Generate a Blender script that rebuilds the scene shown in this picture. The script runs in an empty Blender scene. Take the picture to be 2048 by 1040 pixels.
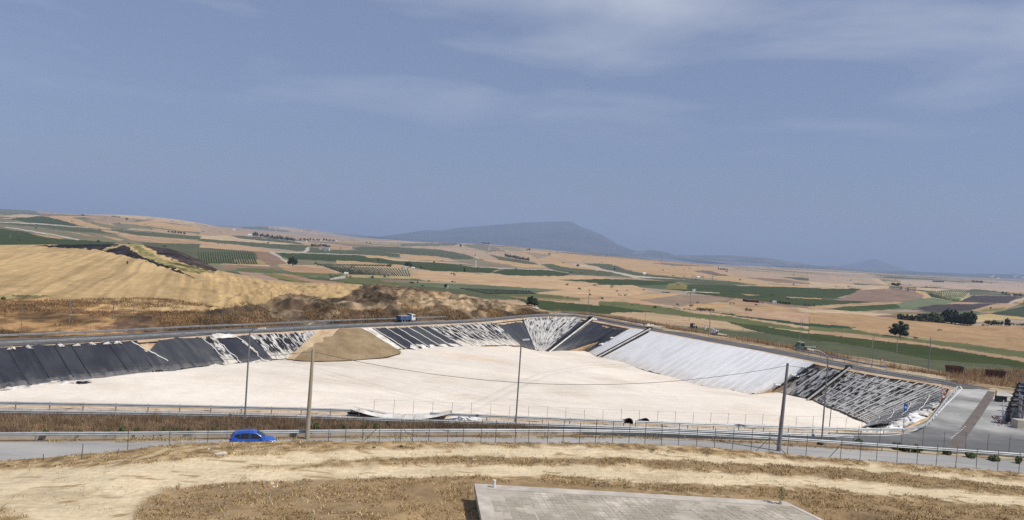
import bpy, math, random
import numpy as np
from mathutils import Vector, Matrix

random.seed(7)
SC = bpy.context.scene
COL = SC.collection

# ------------------------------------------------------------------ camera
H = 20.0                                    # eye height above the site roads
FPX = 1500.0                                # focal length in pixels of the 2048 px wide photograph
TH = math.radians(1.375); RHO = 0.068       # pitch down, roll
_R0 = np.array([1, 0, 0.]); _U0 = np.array([0, math.sin(TH), math.cos(TH)])
FWD = np.array([0, math.cos(TH), -math.sin(TH)])
RGT = math.cos(RHO) * _R0 + math.sin(RHO) * _U0
UPV = -math.sin(RHO) * _R0 + math.cos(RHO) * _U0
cd = bpy.data.cameras.new('camera'); cam = bpy.data.objects.new('camera', cd); COL.objects.link(cam)
cam.matrix_world = Matrix(((RGT[0], UPV[0], -FWD[0], 0), (RGT[1], UPV[1], -FWD[1], 0),
                           (RGT[2], UPV[2], -FWD[2], H), (0, 0, 0, 1)))
cd.sensor_width = 36.0; cd.lens = 36.0 * FPX / 2048.0
cd.clip_start = 0.5; cd.clip_end = 60000
SC.camera = cam

# ------------------------------------------------------------------ sky, sun, exposure
SUN_EL = math.radians(53); SUN_AZ = math.radians(112)   # azimuth clockwise from +Y
w = bpy.data.worlds.new('World'); SC.world = w; w.use_nodes = True
nt = w.node_tree; nt.nodes.clear()
def nn(nt, typ, **kw):
    n = nt.nodes.new(typ)
    for k, v in kw.items(): setattr(n, k, v)
    return n
out = nn(nt, 'ShaderNodeOutputWorld'); bg = nn(nt, 'ShaderNodeBackground')
sky = nn(nt, 'ShaderNodeTexSky', sky_type='NISHITA', sun_disc=False, sun_elevation=SUN_EL, sun_rotation=SUN_AZ,
         altitude=200, air_density=1.0, dust_density=1.6, ozone_density=3.0)
bg.inputs['Strength'].default_value = 0.092
tc = nn(nt, 'ShaderNodeTexCoord'); sep = nn(nt, 'ShaderNodeSeparateXYZ')
nt.links.new(tc.outputs['Generated'], sep.inputs[0])
# clouds: thin wisps laid on a horizontal sheet (direction divided by its height)
mx = nn(nt, 'ShaderNodeMath', operation='MAXIMUM'); mx.inputs[1].default_value = 0.02
nt.links.new(sep.outputs['Z'], mx.inputs[0])
dv = nn(nt, 'ShaderNodeVectorMath', operation='DIVIDE'); cmb = nn(nt, 'ShaderNodeCombineXYZ')
for i in range(3): nt.links.new(mx.outputs[0], cmb.inputs[i])
nt.links.new(tc.outputs['Generated'], dv.inputs[0]); nt.links.new(cmb.outputs[0], dv.inputs[1])
mp = nn(nt, 'ShaderNodeMapping'); mp.inputs['Scale'].default_value = (0.7, 0.6, 1); mp.inputs['Location'].default_value = (6.1, 9.9, 0)
nt.links.new(dv.outputs[0], mp.inputs[0])
cn = nn(nt, 'ShaderNodeTexNoise'); cn.inputs['Scale'].default_value = 1.0; cn.inputs['Detail'].default_value = 7
cn.inputs['Roughness'].default_value = 0.5; cn.inputs['Distortion'].default_value = 0.35
nt.links.new(mp.outputs[0], cn.inputs['Vector'])
cr = nn(nt, 'ShaderNodeValToRGB'); cr.color_ramp.elements[0].position = 0.46; cr.color_ramp.elements[1].position = 0.70
nt.links.new(cn.outputs[0], cr.inputs[0])
fade = nn(nt, 'ShaderNodeMapRange'); fade.inputs[1].default_value = 0.12; fade.inputs[2].default_value = 0.30
nt.links.new(sep.outputs['Z'], fade.inputs[0])
mul = nn(nt, 'ShaderNodeMath', operation='MULTIPLY'); nt.links.new(cr.outputs[0], mul.inputs[0]); nt.links.new(fade.outputs[0], mul.inputs[1])
mul2 = nn(nt, 'ShaderNodeMath', operation='MULTIPLY'); mul2.inputs[1].default_value = 0.95; nt.links.new(mul.outputs[0], mul2.inputs[0])
tint = nn(nt, 'ShaderNodeMix', data_type='RGBA', blend_type='MULTIPLY'); tint.inputs[0].default_value = 1.0
tint.inputs[7].default_value = (0.85, 0.90, 1.05, 1)
nt.links.new(sky.outputs[0], tint.inputs[6])
veil = nn(nt, 'ShaderNodeMix', data_type='RGBA'); veil.inputs[0].default_value = 0.55; veil.inputs[7].default_value = (2.95, 3.55, 5.25, 1)   # thin even milky veil of the dry air
mixc = nn(nt, 'ShaderNodeMix', data_type='RGBA'); mixc.inputs[7].default_value = (5.6, 6.1, 7.3, 1)
nt.links.new(mul2.outputs[0], mixc.inputs[0]); nt.links.new(tint.outputs[2], veil.inputs[6]); nt.links.new(veil.outputs[2], mixc.inputs[6])
nt.links.new(mixc.outputs[2], bg.inputs[0]); nt.links.new(bg.outputs[0], out.inputs[0])

sd = bpy.data.lights.new('sun', 'SUN'); sd.energy = 4.2; sd.angle = math.radians(0.6); sd.color = (1.0, 0.95, 0.87)
sun = bpy.data.objects.new('sun', sd); COL.objects.link(sun)
sdir = Vector((math.sin(SUN_AZ) * math.cos(SUN_EL), math.cos(SUN_AZ) * math.cos(SUN_EL), math.sin(SUN_EL)))
sun.rotation_euler = sdir.to_track_quat('Z', 'Y').to_euler(); sun.location = (60, -40, 120)
vs = SC.view_settings; SC.display_settings.display_device = 'sRGB'
vs.view_transform = 'Standard'; vs.look = 'None'; vs.exposure = 0.0; vs.gamma = 1.0; vs.use_curve_mapping = False
cy = SC.cycles; cy.use_denoising = False; cy.use_adaptive_sampling = False; SC.render.filter_size = 1.2; cy.max_bounces = 5; cy.diffuse_bounces = 2; cy.glossy_bounces = 2
cy.volume_bounces = 0; cy.transparent_max_bounces = 6; cy.caustics_reflective = False; cy.caustics_refractive = False

HAZE_DENSITY = 1.15e-4; HAZE_COLOR = (0.56, 0.70, 0.97)

# ------------------------------------------------------------------ helpers: projection and noise
def ray(px, py):
    px = np.asarray(px, float); py = np.asarray(py, float)
    return FWD + np.multiply.outer((px - 1024) / FPX, RGT) + np.multiply.outer((520 - py) / FPX, UPV)
def P(px, py, z=0.0):
    d = ray(px, py); t = (z - H) / d[2]; p = np.array([0, 0, H]) + d * t
    return float(p[0]), float(p[1]), float(z)
def proj(x, y, z):
    dx = np.asarray(x, float); dy = np.asarray(y, float); dz = np.asarray(z, float) - H
    wv = dx * FWD[0] + dy * FWD[1] + dz * FWD[2]; wv = np.where(np.abs(wv) < 0.1, 0.1, wv)
    a = dx * RGT[0] + dy * RGT[1] + dz * RGT[2]; b = dx * UPV[0] + dy * UPV[1] + dz * UPV[2]
    return 1024 + FPX * a / wv, 520 - FPX * b / wv
def uv_of(px, py):
    d = ray(px, py); return d[..., 0] / d[..., 1], -d[..., 2] / d[..., 1]
def _h(i, j, seed):
    n = (i * 374761393 + j * 668265263 + seed * 974634777) & 0xffffffff
    n = ((n ^ (n >> 13)) * 1274126177) & 0xffffffff
    return ((n ^ (n >> 16)) & 0xffff) / 65535.0
def vnoise(x, y, seed=0):
    x = np.asarray(x, float); y = np.asarray(y, float)
    xi = np.floor(x).astype(np.int64); yi = np.floor(y).astype(np.int64)
    fx = x - xi; fy = y - yi; fx = fx * fx * (3 - 2 * fx); fy = fy * fy * (3 - 2 * fy)
    a = _h(xi, yi, seed); b = _h(xi + 1, yi, seed); c = _h(xi, yi + 1, seed); d = _h(xi + 1, yi + 1, seed)
    return (a * (1 - fx) + b * fx) * (1 - fy) + (c * (1 - fx) + d * fx) * fy
def fbm(x, y, oct=4, seed=0):
    s = 0; a = 0.5; t = 0
    for o in range(oct):
        s = s + a * vnoise(np.asarray(x) * 2 ** o, np.asarray(y) * 2 ** o, seed + o * 17); t += a; a *= 0.5
    return s / t
def inside(px, py, poly):
    r = np.zeros(np.shape(px), bool); n = len(poly)
    for i in range(n):
        x0, y0 = poly[i]; x1, y1 = poly[(i + 1) % n]
        if y0 == y1: continue
        c = ((y0 > py) != (y1 > py)) & (px < (x1 - x0) * (py - y0) / (y1 - y0) + x0)
        r ^= c
    return r
def sstep(a, b, x):
    t = np.clip((x - a) / (b - a), 0, 1); return t * t * (3 - 2 * t)

# ------------------------------------------------------------------ helpers: materials
def mat(name, col, col2=None, scale=3.0, rough=0.85, metal=0.0, bump=0.0, bscale=None, detail=5, spec=0.3, attr=None,
        var=0.0, vscale=20.0, emit=None, foot=None, grad=None, stretch=None, lo=0.35, hi=0.65, coat=0.0, bdist=0.05):
    m = bpy.data.materials.new(name); m.use_nodes = True; t = m.node_tree
    b = t.nodes['Principled BSDF']; b.inputs['Roughness'].default_value = rough; b.inputs['Metallic'].default_value = metal
    b.inputs['Specular IOR Level'].default_value = spec
    if coat: b.inputs['Coat Weight'].default_value = coat; b.inputs['Coat Roughness'].default_value = 0.05
    geo = nn(t, 'ShaderNodeTexCoord'); vec = geo.outputs['Object']
    if attr and attr.startswith('uv:'):
        at0 = nn(t, 'ShaderNodeAttribute', attribute_name=attr[3:]); vec = at0.outputs['Vector']; attr = None
    mpn = nn(t, 'ShaderNodeMapping'); t.links.new(vec, mpn.inputs[0])
    if stretch: mpn.inputs['Scale'].default_value = stretch
    vec2 = mpn.outputs[0]
    src = None
    if attr:
        at = nn(t, 'ShaderNodeAttribute', attribute_name=attr); src = at.outputs['Color']
    if src is None:
        rgb = nn(t, 'ShaderNodeRGB'); rgb.outputs[0].default_value = (*col, 1); src = rgb.outputs[0]
    if col2 is not None:
        no = nn(t, 'ShaderNodeTexNoise'); no.inputs['Scale'].default_value = scale; no.inputs['Detail'].default_value = detail
        no.inputs['Roughness'].default_value = 0.62
        t.links.new(vec2, no.inputs['Vector'])
        mr = nn(t, 'ShaderNodeMapRange'); mr.inputs[1].default_value = lo; mr.inputs[2].default_value = hi; mr.interpolation_type = 'SMOOTHSTEP'
        t.links.new(no.outputs[0], mr.inputs[0])
        mxn = nn(t, 'ShaderNodeMix', data_type='RGBA'); t.links.new(mr.outputs[0], mxn.inputs[0])
        t.links.new(src, mxn.inputs[6]); mxn.inputs[7].default_value = (*col2, 1); src = mxn.outputs[2]
    if var:
        for k, (s2, amt) in enumerate(((vscale, var), (vscale * 0.13, var * 0.8))):
            n2 = nn(t, 'ShaderNodeTexNoise'); n2.inputs['Scale'].default_value = s2; n2.inputs['Detail'].default_value = 6
            n2.inputs['Roughness'].default_value = 0.65
            t.links.new(vec2, n2.inputs['Vector'])
            m2 = nn(t, 'ShaderNodeMapRange'); m2.inputs[1].default_value = 0.25; m2.inputs[2].default_value = 0.75
            m2.inputs[3].default_value = 1 - amt; m2.inputs[4].default_value = 1 + amt
            t.links.new(n2.outputs[0], m2.inputs[0])
            mu = nn(t, 'ShaderNodeVectorMath', operation='SCALE'); t.links.new(src, mu.inputs[0]); t.links.new(m2.outputs[0], mu.inputs['Scale']); src = mu.outputs[0]
    if grad:
        sg = nn(t, 'ShaderNodeSeparateXYZ'); t.links.new(vec, sg.inputs[0]); gn = nn(t, 'ShaderNodeTexNoise'); gn.inputs['Scale'].default_value = .14; gn.inputs['Detail'].default_value = 6; t.links.new(vec, gn.inputs['Vector'])
        ga = nn(t, 'ShaderNodeMath', operation='MULTIPLY_ADD'); t.links.new(gn.outputs[0], ga.inputs[0]); ga.inputs[1].default_value = 24; t.links.new(sg.outputs[1], ga.inputs[2])
        gm = nn(t, 'ShaderNodeMapRange'); gm.inputs[1].default_value = grad[0]; gm.inputs[2].default_value = grad[1]; gm.inputs[3].default_value = 1; gm.inputs[4].default_value = 0; gm.interpolation_type = 'SMOOTHSTEP'; t.links.new(ga.outputs[0], gm.inputs[0])
        gx = nn(t, 'ShaderNodeMix', data_type='RGBA'); t.links.new(gm.outputs[0], gx.inputs[0]); t.links.new(src, gx.inputs[6]); gx.inputs[7].default_value = (*grad[2], 1); src = gx.outputs[2]
    if foot:
        sp_ = nn(t, 'ShaderNodeSeparateXYZ'); t.links.new(vec, sp_.inputs[0]); fn = nn(t, 'ShaderNodeTexNoise'); fn.inputs['Scale'].default_value = .9; fn.inputs['Detail'].default_value = 6; t.links.new(vec2, fn.inputs['Vector'])
        ad = nn(t, 'ShaderNodeMath', operation='MULTIPLY_ADD'); t.links.new(fn.outputs[0], ad.inputs[0]); ad.inputs[1].default_value = .75; t.links.new(sp_.outputs[2], ad.inputs[2])
        fm = nn(t, 'ShaderNodeMapRange'); fm.inputs[1].default_value = foot[1]; fm.inputs[2].default_value = foot[2]; fm.inputs[4].default_value = foot[3]; fm.interpolation_type = 'SMOOTHSTEP'; t.links.new(ad.outputs[0], fm.inputs[0])
        fx = nn(t, 'ShaderNodeMix', data_type='RGBA'); t.links.new(fm.outputs[0], fx.inputs[0]); t.links.new(src, fx.inputs[6]); fx.inputs[7].default_value = (*foot[0], 1); src = fx.outputs[2]
    t.links.new(src, b.inputs['Base Color'])
    if bump:
        bn = nn(t, 'ShaderNodeTexNoise'); bn.inputs['Scale'].default_value = bscale or scale * 4; bn.inputs['Detail'].default_value = 6
        t.links.new(vec2, bn.inputs['Vector'])
        bu = nn(t, 'ShaderNodeBump'); bu.inputs['Strength'].default_value = bump; bu.inputs['Distance'].default_value = bdist
        t.links.new(bn.outputs[0], bu.inputs['Height']); t.links.new(bu.outputs[0], b.inputs['Normal'])
    return m

# ------------------------------------------------------------------ helpers: objects
def tag(o, label=None, cat=None, group=None, kind=None):
    if label: o['label'] = label
    if cat: o['category'] = cat
    if group: o['group'] = group
    if kind: o['kind'] = kind
    return o
def empty(name, loc=(0, 0, 0), rz=0.0, label=None, cat=None, group=None, sc=None):
    o = bpy.data.objects.new(name, None); COL.objects.link(o); o.location = loc; o.rotation_euler = (0, 0, rz)
    if sc: o.scale = (sc, sc, sc) if not hasattr(sc, '__len__') else sc
    o.empty_display_size = 0.3
    return tag(o, label, cat, group)
def link(name, me, parent=None):
    o = bpy.data.objects.new(name, me); COL.objects.link(o)
    if parent: o.parent = parent
    return o
def copy_tree(o, parent=None):
    c = o.copy(); COL.objects.link(c)
    if parent: c.parent = parent
    for ch in list(o.children): copy_tree(ch, c)
    return c
class MB:
    def __init__(s): s.v = []; s.f = []
    def add(s, vs, fs):
        b = len(s.v); s.v += [tuple(map(float, q)) for q in vs]; s.f += [tuple(i + b for i in f) for f in fs]; return s
    def box(s, c, size, rz=0.0, rx=0.0, ry=0.0, taper=1.0):
        x, y, z = [q / 2 for q in size]
        R = Matrix.Rotation(rz, 3, 'Z') @ Matrix.Rotation(ry, 3, 'Y') @ Matrix.Rotation(rx, 3, 'X')
        vs = []
        for k, (i, j, l) in enumerate([(-1, -1, -1), (1, -1, -1), (1, 1, -1), (-1, 1, -1), (-1, -1, 1), (1, -1, 1), (1, 1, 1), (-1, 1, 1)]):
            t = taper if l > 0 else 1
            vs.append(Vector(c) + R @ Vector((i * x * t, j * y * t, l * z)))
        return s.add(vs, [(0, 3, 2, 1), (4, 5, 6, 7), (0, 1, 5, 4), (1, 2, 6, 5), (2, 3, 7, 6), (3, 0, 4, 7)])
    def cyl(s, p0, p1, r0, r1=None, n=8, caps=True):
        p0 = Vector(p0); p1 = Vector(p1); r1 = r0 if r1 is None else r1
        a = (p1 - p0).normalized(); u = a.orthogonal().normalized(); v = a.cross(u)
        vs = []
        for p, r in ((p0, r0), (p1, r1)):
            for k in range(n):
                an = 2 * math.pi * k / n; vs.append(p + u * math.cos(an) * r + v * math.sin(an) * r)
        fs = [(k, (k + 1) % n, n + (k + 1) % n, n + k) for k in range(n)]
        if caps: fs += [tuple(range(n - 1, -1, -1)), tuple(range(n, 2 * n))]
        return s.add(vs, fs)
    def tube(s, pts, r, n=6, r1=None):
        pts = [Vector(p) for p in pts]; m = len(pts); vs = []; fs = []
        up = Vector((0.13, 0.21, 1))
        for i, p in enumerate(pts):
            a = (pts[min(i + 1, m - 1)] - pts[max(i - 1, 0)]).normalized()
            u = a.cross(up)
            u = u.normalized() if u.length > 1e-4 else a.orthogonal().normalized()
            v = a.cross(u); rr = r if r1 is None else r + (r1 - r) * i / (m - 1)
            for k in range(n):
                an = 2 * math.pi * k / n; vs.append(p + (u * math.cos(an) + v * math.sin(an)) * rr)
        for i in range(m - 1):
            for k in range(n):
                fs.append((i * n + k, i * n + (k + 1) % n, (i + 1) * n + (k + 1) % n, (i + 1) * n + k))
        fs += [tuple(range(n - 1, -1, -1)), tuple((m - 1) * n + k for k in range(n))]
        return s.add(vs, fs)
    def extrude_profile(s, prof, pts):
        """prof: list of (side, up) ; pts: polyline of 3-D points; side is to the left of travel"""
        pts = [Vector(p) for p in pts]; m = len(pts); n = len(prof); vs = []; fs = []
        for i, p in enumerate(pts):
            a = pts[min(i + 1, m - 1)] - pts[max(i - 1, 0)]; a.z = 0; a.normalize(); l = Vector((-a.y, a.x, 0))
            for sx, uz in prof: vs.append(p + l * sx + Vector((0, 0, uz)))
        for i in range(m - 1):
            for k in range(n): fs.append((i * n + k, (i + 1) * n + k, (i + 1) * n + (k + 1) % n, i * n + (k + 1) % n))
        fs += [tuple(range(n)), tuple((m - 1) * n + k for k in range(n - 1, -1, -1))]
        return s.add(vs, fs)
    def mesh(s, name, m, smooth=False):
        me = bpy.data.meshes.new(name); me.from_pydata(s.v, [], s.f); me.materials.append(m)
        if smooth: me.polygons.foreach_set('use_smooth', [True] * len(me.polygons))
        me.update(); return me
    def build(s, name, m, parent=None, smooth=False):
        return link(name, s.mesh(name, m, smooth), parent)
def np_mesh(name, V, Q, m, smooth=True, colors=None, vecs=None):
    me = bpy.data.meshes.new(name); V = np.asarray(V, np.float32); Q = np.asarray(Q, np.int32); k = Q.shape[1]
    me.vertices.add(len(V)); me.vertices.foreach_set('co', V.ravel())
    me.loops.add(Q.size); me.loops.foreach_set('vertex_index', Q.ravel())
    me.polygons.add(len(Q)); me.polygons.foreach_set('loop_start', np.arange(0, Q.size, k, dtype=np.int32))
    me.polygons.foreach_set('loop_total', np.full(len(Q), k, np.int32))
    me.update(calc_edges=True)
    if smooth: me.polygons.foreach_set('use_smooth', np.ones(len(Q), bool))
    if colors is not None:
        c = np.ones((len(V), 4), np.float32); c[:, :3] = colors
        a = me.attributes.new('soil', 'FLOAT_COLOR', 'POINT'); a.data.foreach_set('color', c.ravel())
    if vecs is not None:
        a = me.attributes.new('uvm', 'FLOAT_VECTOR', 'POINT'); a.data.foreach_set('vector', np.asarray(vecs, np.float32).ravel())
    me.materials.append(m); me.validate(); return me
def grid_quads(nr, nc):
    i = np.arange(nr - 1)[:, None] * nc + np.arange(nc - 1)[None, :]; i = i.ravel()
    return np.stack([i, i + 1, i + nc + 1, i + nc], 1)
def poly_len(pts):
    d = [0.0]
    for a, b in zip(pts, pts[1:]): d.append(d[-1] + math.dist(a, b))
    return d
def resample(pts, step):
    d = poly_len(pts); n = max(2, int(round(d[-1] / step)) + 1); t = np.linspace(0, d[-1], n); A = np.array(pts, float)
    return [tuple(float(np.interp(q, d, A[:, k])) for k in range(A.shape[1])) for q in t]
def offset(pts, dist):
    r = []
    for i, p in enumerate(pts):
        a = pts[max(i - 1, 0)]; b = pts[min(i + 1, len(pts) - 1)]
        tx, ty = b[0] - a[0], b[1] - a[1]; l = math.hypot(tx, ty) or 1
        r.append((p[0] - ty / l * dist, p[1] + tx / l * dist) + tuple(p[2:]))
    return r
def smooth_poly(pts, it=2):
    for _ in range(it):
        q = [pts[0]]
        for a, b in zip(pts, pts[1:]):
            q.append(tuple(0.75 * x + 0.25 * y for x, y in zip(a, b))); q.append(tuple(0.25 * x + 0.75 * y for x, y in zip(a, b)))
        q.append(pts[-1]); pts = q
    return pts

# ------------------------------------------------------------------ palette of materials
M = {}
M['valley'] = mat('valley_soil', (.3, .2, .1), attr='soil', rough=0.95, spec=0.1, var=0.16, vscale=0.05, bump=0.0)
M['hill'] = mat('hill_soil', (.3, .2, .1), attr='soil', rough=0.95, spec=0.1, var=0.22, vscale=0.35, bump=0.6, bscale=0.5, bdist=0.6)
M['site'] = mat('site_soil', (.3, .2, .1), attr='soil', rough=0.95, spec=0.1, var=0.28, vscale=0.9, bump=0.6, bscale=1.5, bdist=0.25)
M['fore'] = mat('foreground_soil', (.3, .2, .1), attr='soil', rough=0.95, spec=0.1, var=0.20, vscale=2.2, bump=0.8, bscale=3.0, bdist=0.12)
M['mountain'] = mat('mountain_rock', (.045, .05, .04), (.085, .08, .06), scale=0.0012, rough=1, spec=0.05)
M['ridge'] = mat('far_ridge', (.06, .07, .05), (.20, .165, .11), scale=0.0022, rough=1, spec=0.05, lo=.45, hi=.62)
M['asphalt'] = mat('asphalt', (.085, .085, .088), (.13, .125, .12), scale=0.25, rough=0.85, var=0.15, vscale=1.5, bump=0.2, bscale=20)
M['asphalt_dark'] = mat('dark_asphalt', (.04, .041, .046), (.075, .073, .072), scale=0.3, rough=0.8, var=0.12, vscale=1.2)
M['asphalt_pale'] = mat('worn_asphalt', (.285, .278, .262), (.37, .355, .33), scale=0.18, rough=0.9, var=0.10, vscale=0.8, stretch=(.35, 1, 1))
M['yard'] = mat('dusty_asphalt', (.24, .236, .222), (.44, .43, .395), grad=(100, 117, (.125, .124, .122)), scale=0.10, rough=0.9, var=0.16, vscale=0.7)
M['trench'] = mat('trench_patch', (.12, .10, .088), (.16, .135, .115), scale=0.6, rough=0.95)
M['paint'] = mat('road_paint', (.72, .72, .70), (.55, .54, .52), scale=2.0, rough=0.7)
M['floor'] = mat('pale_gravel', (.66, .585, .485), attr='soil', rough=0.95, spec=0.1, var=0.07, vscale=2.2, bump=0.7, bscale=3.0, bdist=0.12)
M['gravel'] = mat('loose_gravel', (.66, .585, .485), (.5, .43, .33), scale=1.0, rough=0.95, bump=.5)
M['sand'] = mat('orange_sand', (.45, .31, .185), (.56, .44, .31), scale=0.25, rough=0.95, spec=0.1, var=0.2, vscale=1.2, bump=0.6, bscale=2.0, bdist=0.15)
M['heap'] = mat('brown_gravel', (.245, .175, .098), (.315, .235, .14), scale=0.35, rough=0.95, spec=0.1, var=0.18, vscale=2.5, bump=0.9, bscale=5, bdist=0.15)
M['ramp'] = mat('clay_ramp', (.43, .30, .18), (.50, .39, .26), scale=0.4, rough=0.95, spec=0.1, var=0.2, vscale=1.5, bump=0.8, bscale=3, bdist=0.15, stretch=(1, 1, 1))
M['liner'] = mat('black_liner', (.014, .016, .024), (.033, .036, .046), scale=0.35, rough=0.5, spec=0.35, attr='uv:uvm', bump=0.5, bscale=0.8, stretch=(1, .35, 1), foot=((.20, .19, .18), 1.1, 1.6, .6), bdist=0.12)
M['liner_seam'] = mat('liner_seam', (.045, .048, .056), rough=.5)
M['liner_grey'] = mat('weathered_liner', (.030, .033, .042), (.075, .078, .082), scale=0.4, rough=0.6, spec=0.3, attr='uv:uvm', bump=0.7, bscale=1.0, stretch=(1.6, .3, 1), foot=((.26, .245, .225), 1.1, 1.6, .6), lo=.4, hi=.8, bdist=0.15)
M['liner_dusty'] = mat('dust_streaked_liner', (.016, .016, .020), (.52, .50, .47), scale=1.05, rough=0.75, spec=0.2, attr='uv:uvm', bump=0.7, bscale=1.2, stretch=(1.3, .55, 1), foot=((.60, .55, .48), 1.0, 1.35, .95), lo=.47, hi=.60, detail=7, bdist=0.12)
M['liner_net'] = mat('dust_caked_liner', (.03, .03, .032), (.47, .455, .43), scale=1.0, rough=0.8, spec=0.2, attr='uv:uvm', bump=0.8, bscale=1.4, stretch=(1.1, .42, 1), foot=((.60, .55, .48), 1.15, 1.5, .8), lo=.37, hi=.56, detail=8, bdist=0.15)
M['liner_grid'] = mat('black_liner_under_pale_net', (.020, .020, .022), (.50, .485, .455), scale=1.3, rough=0.8, spec=0.2, attr='uv:uvm', bump=0.8, bscale=1.4, stretch=(1.5, .40, 1), foot=((.60, .55, .48), 1.2, 1.6, .7), lo=.43, hi=.57, detail=8, bdist=0.15)
M['white_sheet'] = mat('white_geotextile', (.80, .79, .775), (.70, .69, .675), scale=0.4, rough=0.7, spec=0.2, attr='uv:uvm', foot=((.60, .52, .42), 1.05, 1.5, .8), bump=0.5, bscale=1.2, stretch=(1, .4, 1), bdist=0.08)
M['white_dirty'] = mat('soiled_white_sheet', (.70, .68, .64), (.46, .42, .36), scale=0.7, rough=0.8, spec=0.2, bump=0.5, bscale=2.0)
M['seam'] = mat('welded_seam', (.80, .81, .82), (.72, .73, .75), scale=1.0, rough=0.6)
M['rope'] = mat('pale_strap', (.70, .68, .64), (.52, .50, .46), scale=0.8, rough=0.85)
M['black_plastic'] = mat('black_plastic', (.012, .012, .013), (.03, .03, .03), scale=2, rough=0.45, spec=0.4)
M['rubber'] = mat('rubber', (.02, .02, .02), rough=0.9)
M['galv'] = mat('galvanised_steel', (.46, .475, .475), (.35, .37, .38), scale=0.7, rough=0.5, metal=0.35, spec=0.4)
M['galv_far'] = mat('darker_galvanised_steel', (.25, .26, .27), (.17, .178, .185), scale=0.7, rough=0.6, metal=0.2)  # darker version of the rail steel, for the left-bank and corner rails
M['galv_post'] = mat('galvanised_post', (.42, .44, .46), (.3, .31, .32), scale=2, rough=0.5, metal=0.6)
M['dark_steel'] = mat('dark_steel', (.12, .115, .11), (.17, .15, .13), scale=3, rough=0.6, metal=0.4)
M['lamp_steel'] = mat('painted_lamp_pole', (.26, .265, .27), (.20, .20, .205), scale=1.0, rough=0.5, metal=0.3)
M['pole_pale'] = mat('pale_concrete_pole', (.40, .345, .255), (.33, .28, .205), scale=0.8, rough=0.9)
M['pole_grey'] = mat('grey_concrete_pole', (.235, .235, .245), (.17, .17, .178), scale=0.8, rough=0.85)
M['wire'] = mat('cable', (.07, .065, .06), rough=0.7)
M['concrete'] = mat('weathered_concrete', (.54, .49, .41), (.40, .36, .305), scale=0.35, rough=0.95, var=0.10, vscale=2.0, bump=0.3, bscale=6)
M['conc_dark'] = mat('shaded_concrete', (.235, .20, .165), (.13, .105, .085), scale=0.6, rough=0.95)  # slab building wall: its shade is put into this dark concrete colour
M['block'] = mat('cement_block', (.335, .295, .235), (.56, .50, .41), scale=0.30, rough=0.95, var=0.12, vscale=1.2, lo=.45, hi=.75)
M['mortar'] = mat('mortar_joint', (.50, .445, .36), (.38, .335, .27), scale=0.4, rough=0.95)
M['grass'] = mat('dry_grass', (.54, .41, .21), (.36, .25, .13), scale=0.25, rough=0.9, spec=0.1, var=0.15, vscale=1.0)
M['weed'] = mat('dry_weeds', (.29, .205, .12), (.43, .315, .185), scale=0.5, rough=0.9, spec=0.1)
M['reed'] = mat('dry_reeds', (.50, .345, .195), (.36, .235, .13), scale=0.15, rough=0.9, spec=0.1)
M['brush'] = mat('dry_brush_stems', (.34, .21, .10), (.17, .11, .06), scale=0.12, rough=0.9, spec=0.1, var=.2, vscale=.5)
M['strip_weed'] = mat('brown_weeds', (.20, .135, .085), (.31, .22, .135), scale=0.5, rough=0.9, spec=0.1, var=.15, vscale=1)
M['leaf'] = mat('leaf_green', (.070, .090, .030), (.12, .14, .05), scale=0.8, rough=0.7, spec=0.2)
M['leaf_dark'] = mat('leaf_dark_green', (.028, .042, .024), (.052, .07, .036), scale=0.5, rough=0.75, spec=0.2)
M['leaf_olive'] = mat('leaf_grey_green', (.085, .105, .055), (.12, .135, .08), scale=0.5, rough=0.75, spec=0.2)
M['bark'] = mat('bark', (.10, .075, .055), (.16, .125, .09), scale=3, rough=0.95)
M['stone'] = mat('pale_stone', (.58, .52, .43), (.42, .37, .30), scale=3, rough=0.95, bump=0.4, bscale=8)
M['blue'] = mat('blue_paint', (.010, .085, .44), rough=0.28, spec=0.5, coat=0.8)
M['glass'] = mat('tinted_glass', (.012, .013, .015), rough=0.06, spec=0.6)
M['chrome'] = mat('bright_trim', (.6, .6, .6), rough=0.25, metal=0.9)
M['lampglass'] = mat('headlamp_glass', (.7, .72, .75), rough=0.1, spec=0.6)
M['redlens'] = mat('red_lens', (.3, .01, .012), rough=0.2)
M['truckblue'] = mat('truck_blue', (.04, .085, .19), (.07, .12, .22), scale=1.5, rough=0.55)
M['white'] = mat('white_paint', (.78, .77, .74), (.68, .66, .62), scale=1, rough=0.5)
M['green'] = mat('green_paint', (.075, .145, .085), (.11, .17, .11), scale=1.2, rough=0.55)
M['palegreen'] = mat('pale_green_paint', (.42, .50, .37), (.34, .40, .30), scale=1.2, rough=0.6)
M['rust'] = mat('rusty_steel', (.075, .030, .020), (.12, .055, .032), scale=1.0, rough=0.9, bump=0.3)
M['red'] = mat('red_sign', (.50, .035, .03), rough=0.6)
M['signwhite'] = mat('sign_white', (.78, .77, .75), rough=0.6)
M['signblue'] = mat('sign_blue', (.02, .11, .40), rough=0.6)
M['bluedrum'] = mat('blue_drum', (.02, .09, .33), rough=0.5)
M['wall_pale'] = mat('pale_render', (.62, .56, .48), (.5, .44, .37), scale=0.5, rough=0.9)
M['wall_white'] = mat('white_render', (.74, .72, .68), (.62, .6, .56), scale=0.5, rough=0.9)
M['roof'] = mat('clay_roof', (.34, .20, .13), (.26, .15, .10), scale=0.6, rough=0.9)
M['roof_red'] = mat('rust_roof', (.24, .085, .055), (.16, .065, .045), scale=0.5, rough=0.9)
M['dark'] = mat('dark_opening', (.03, .028, .026), rough=0.9)
M['yellow'] = mat('yellow_post', (.60, .48, .25), rough=0.7)
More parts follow.
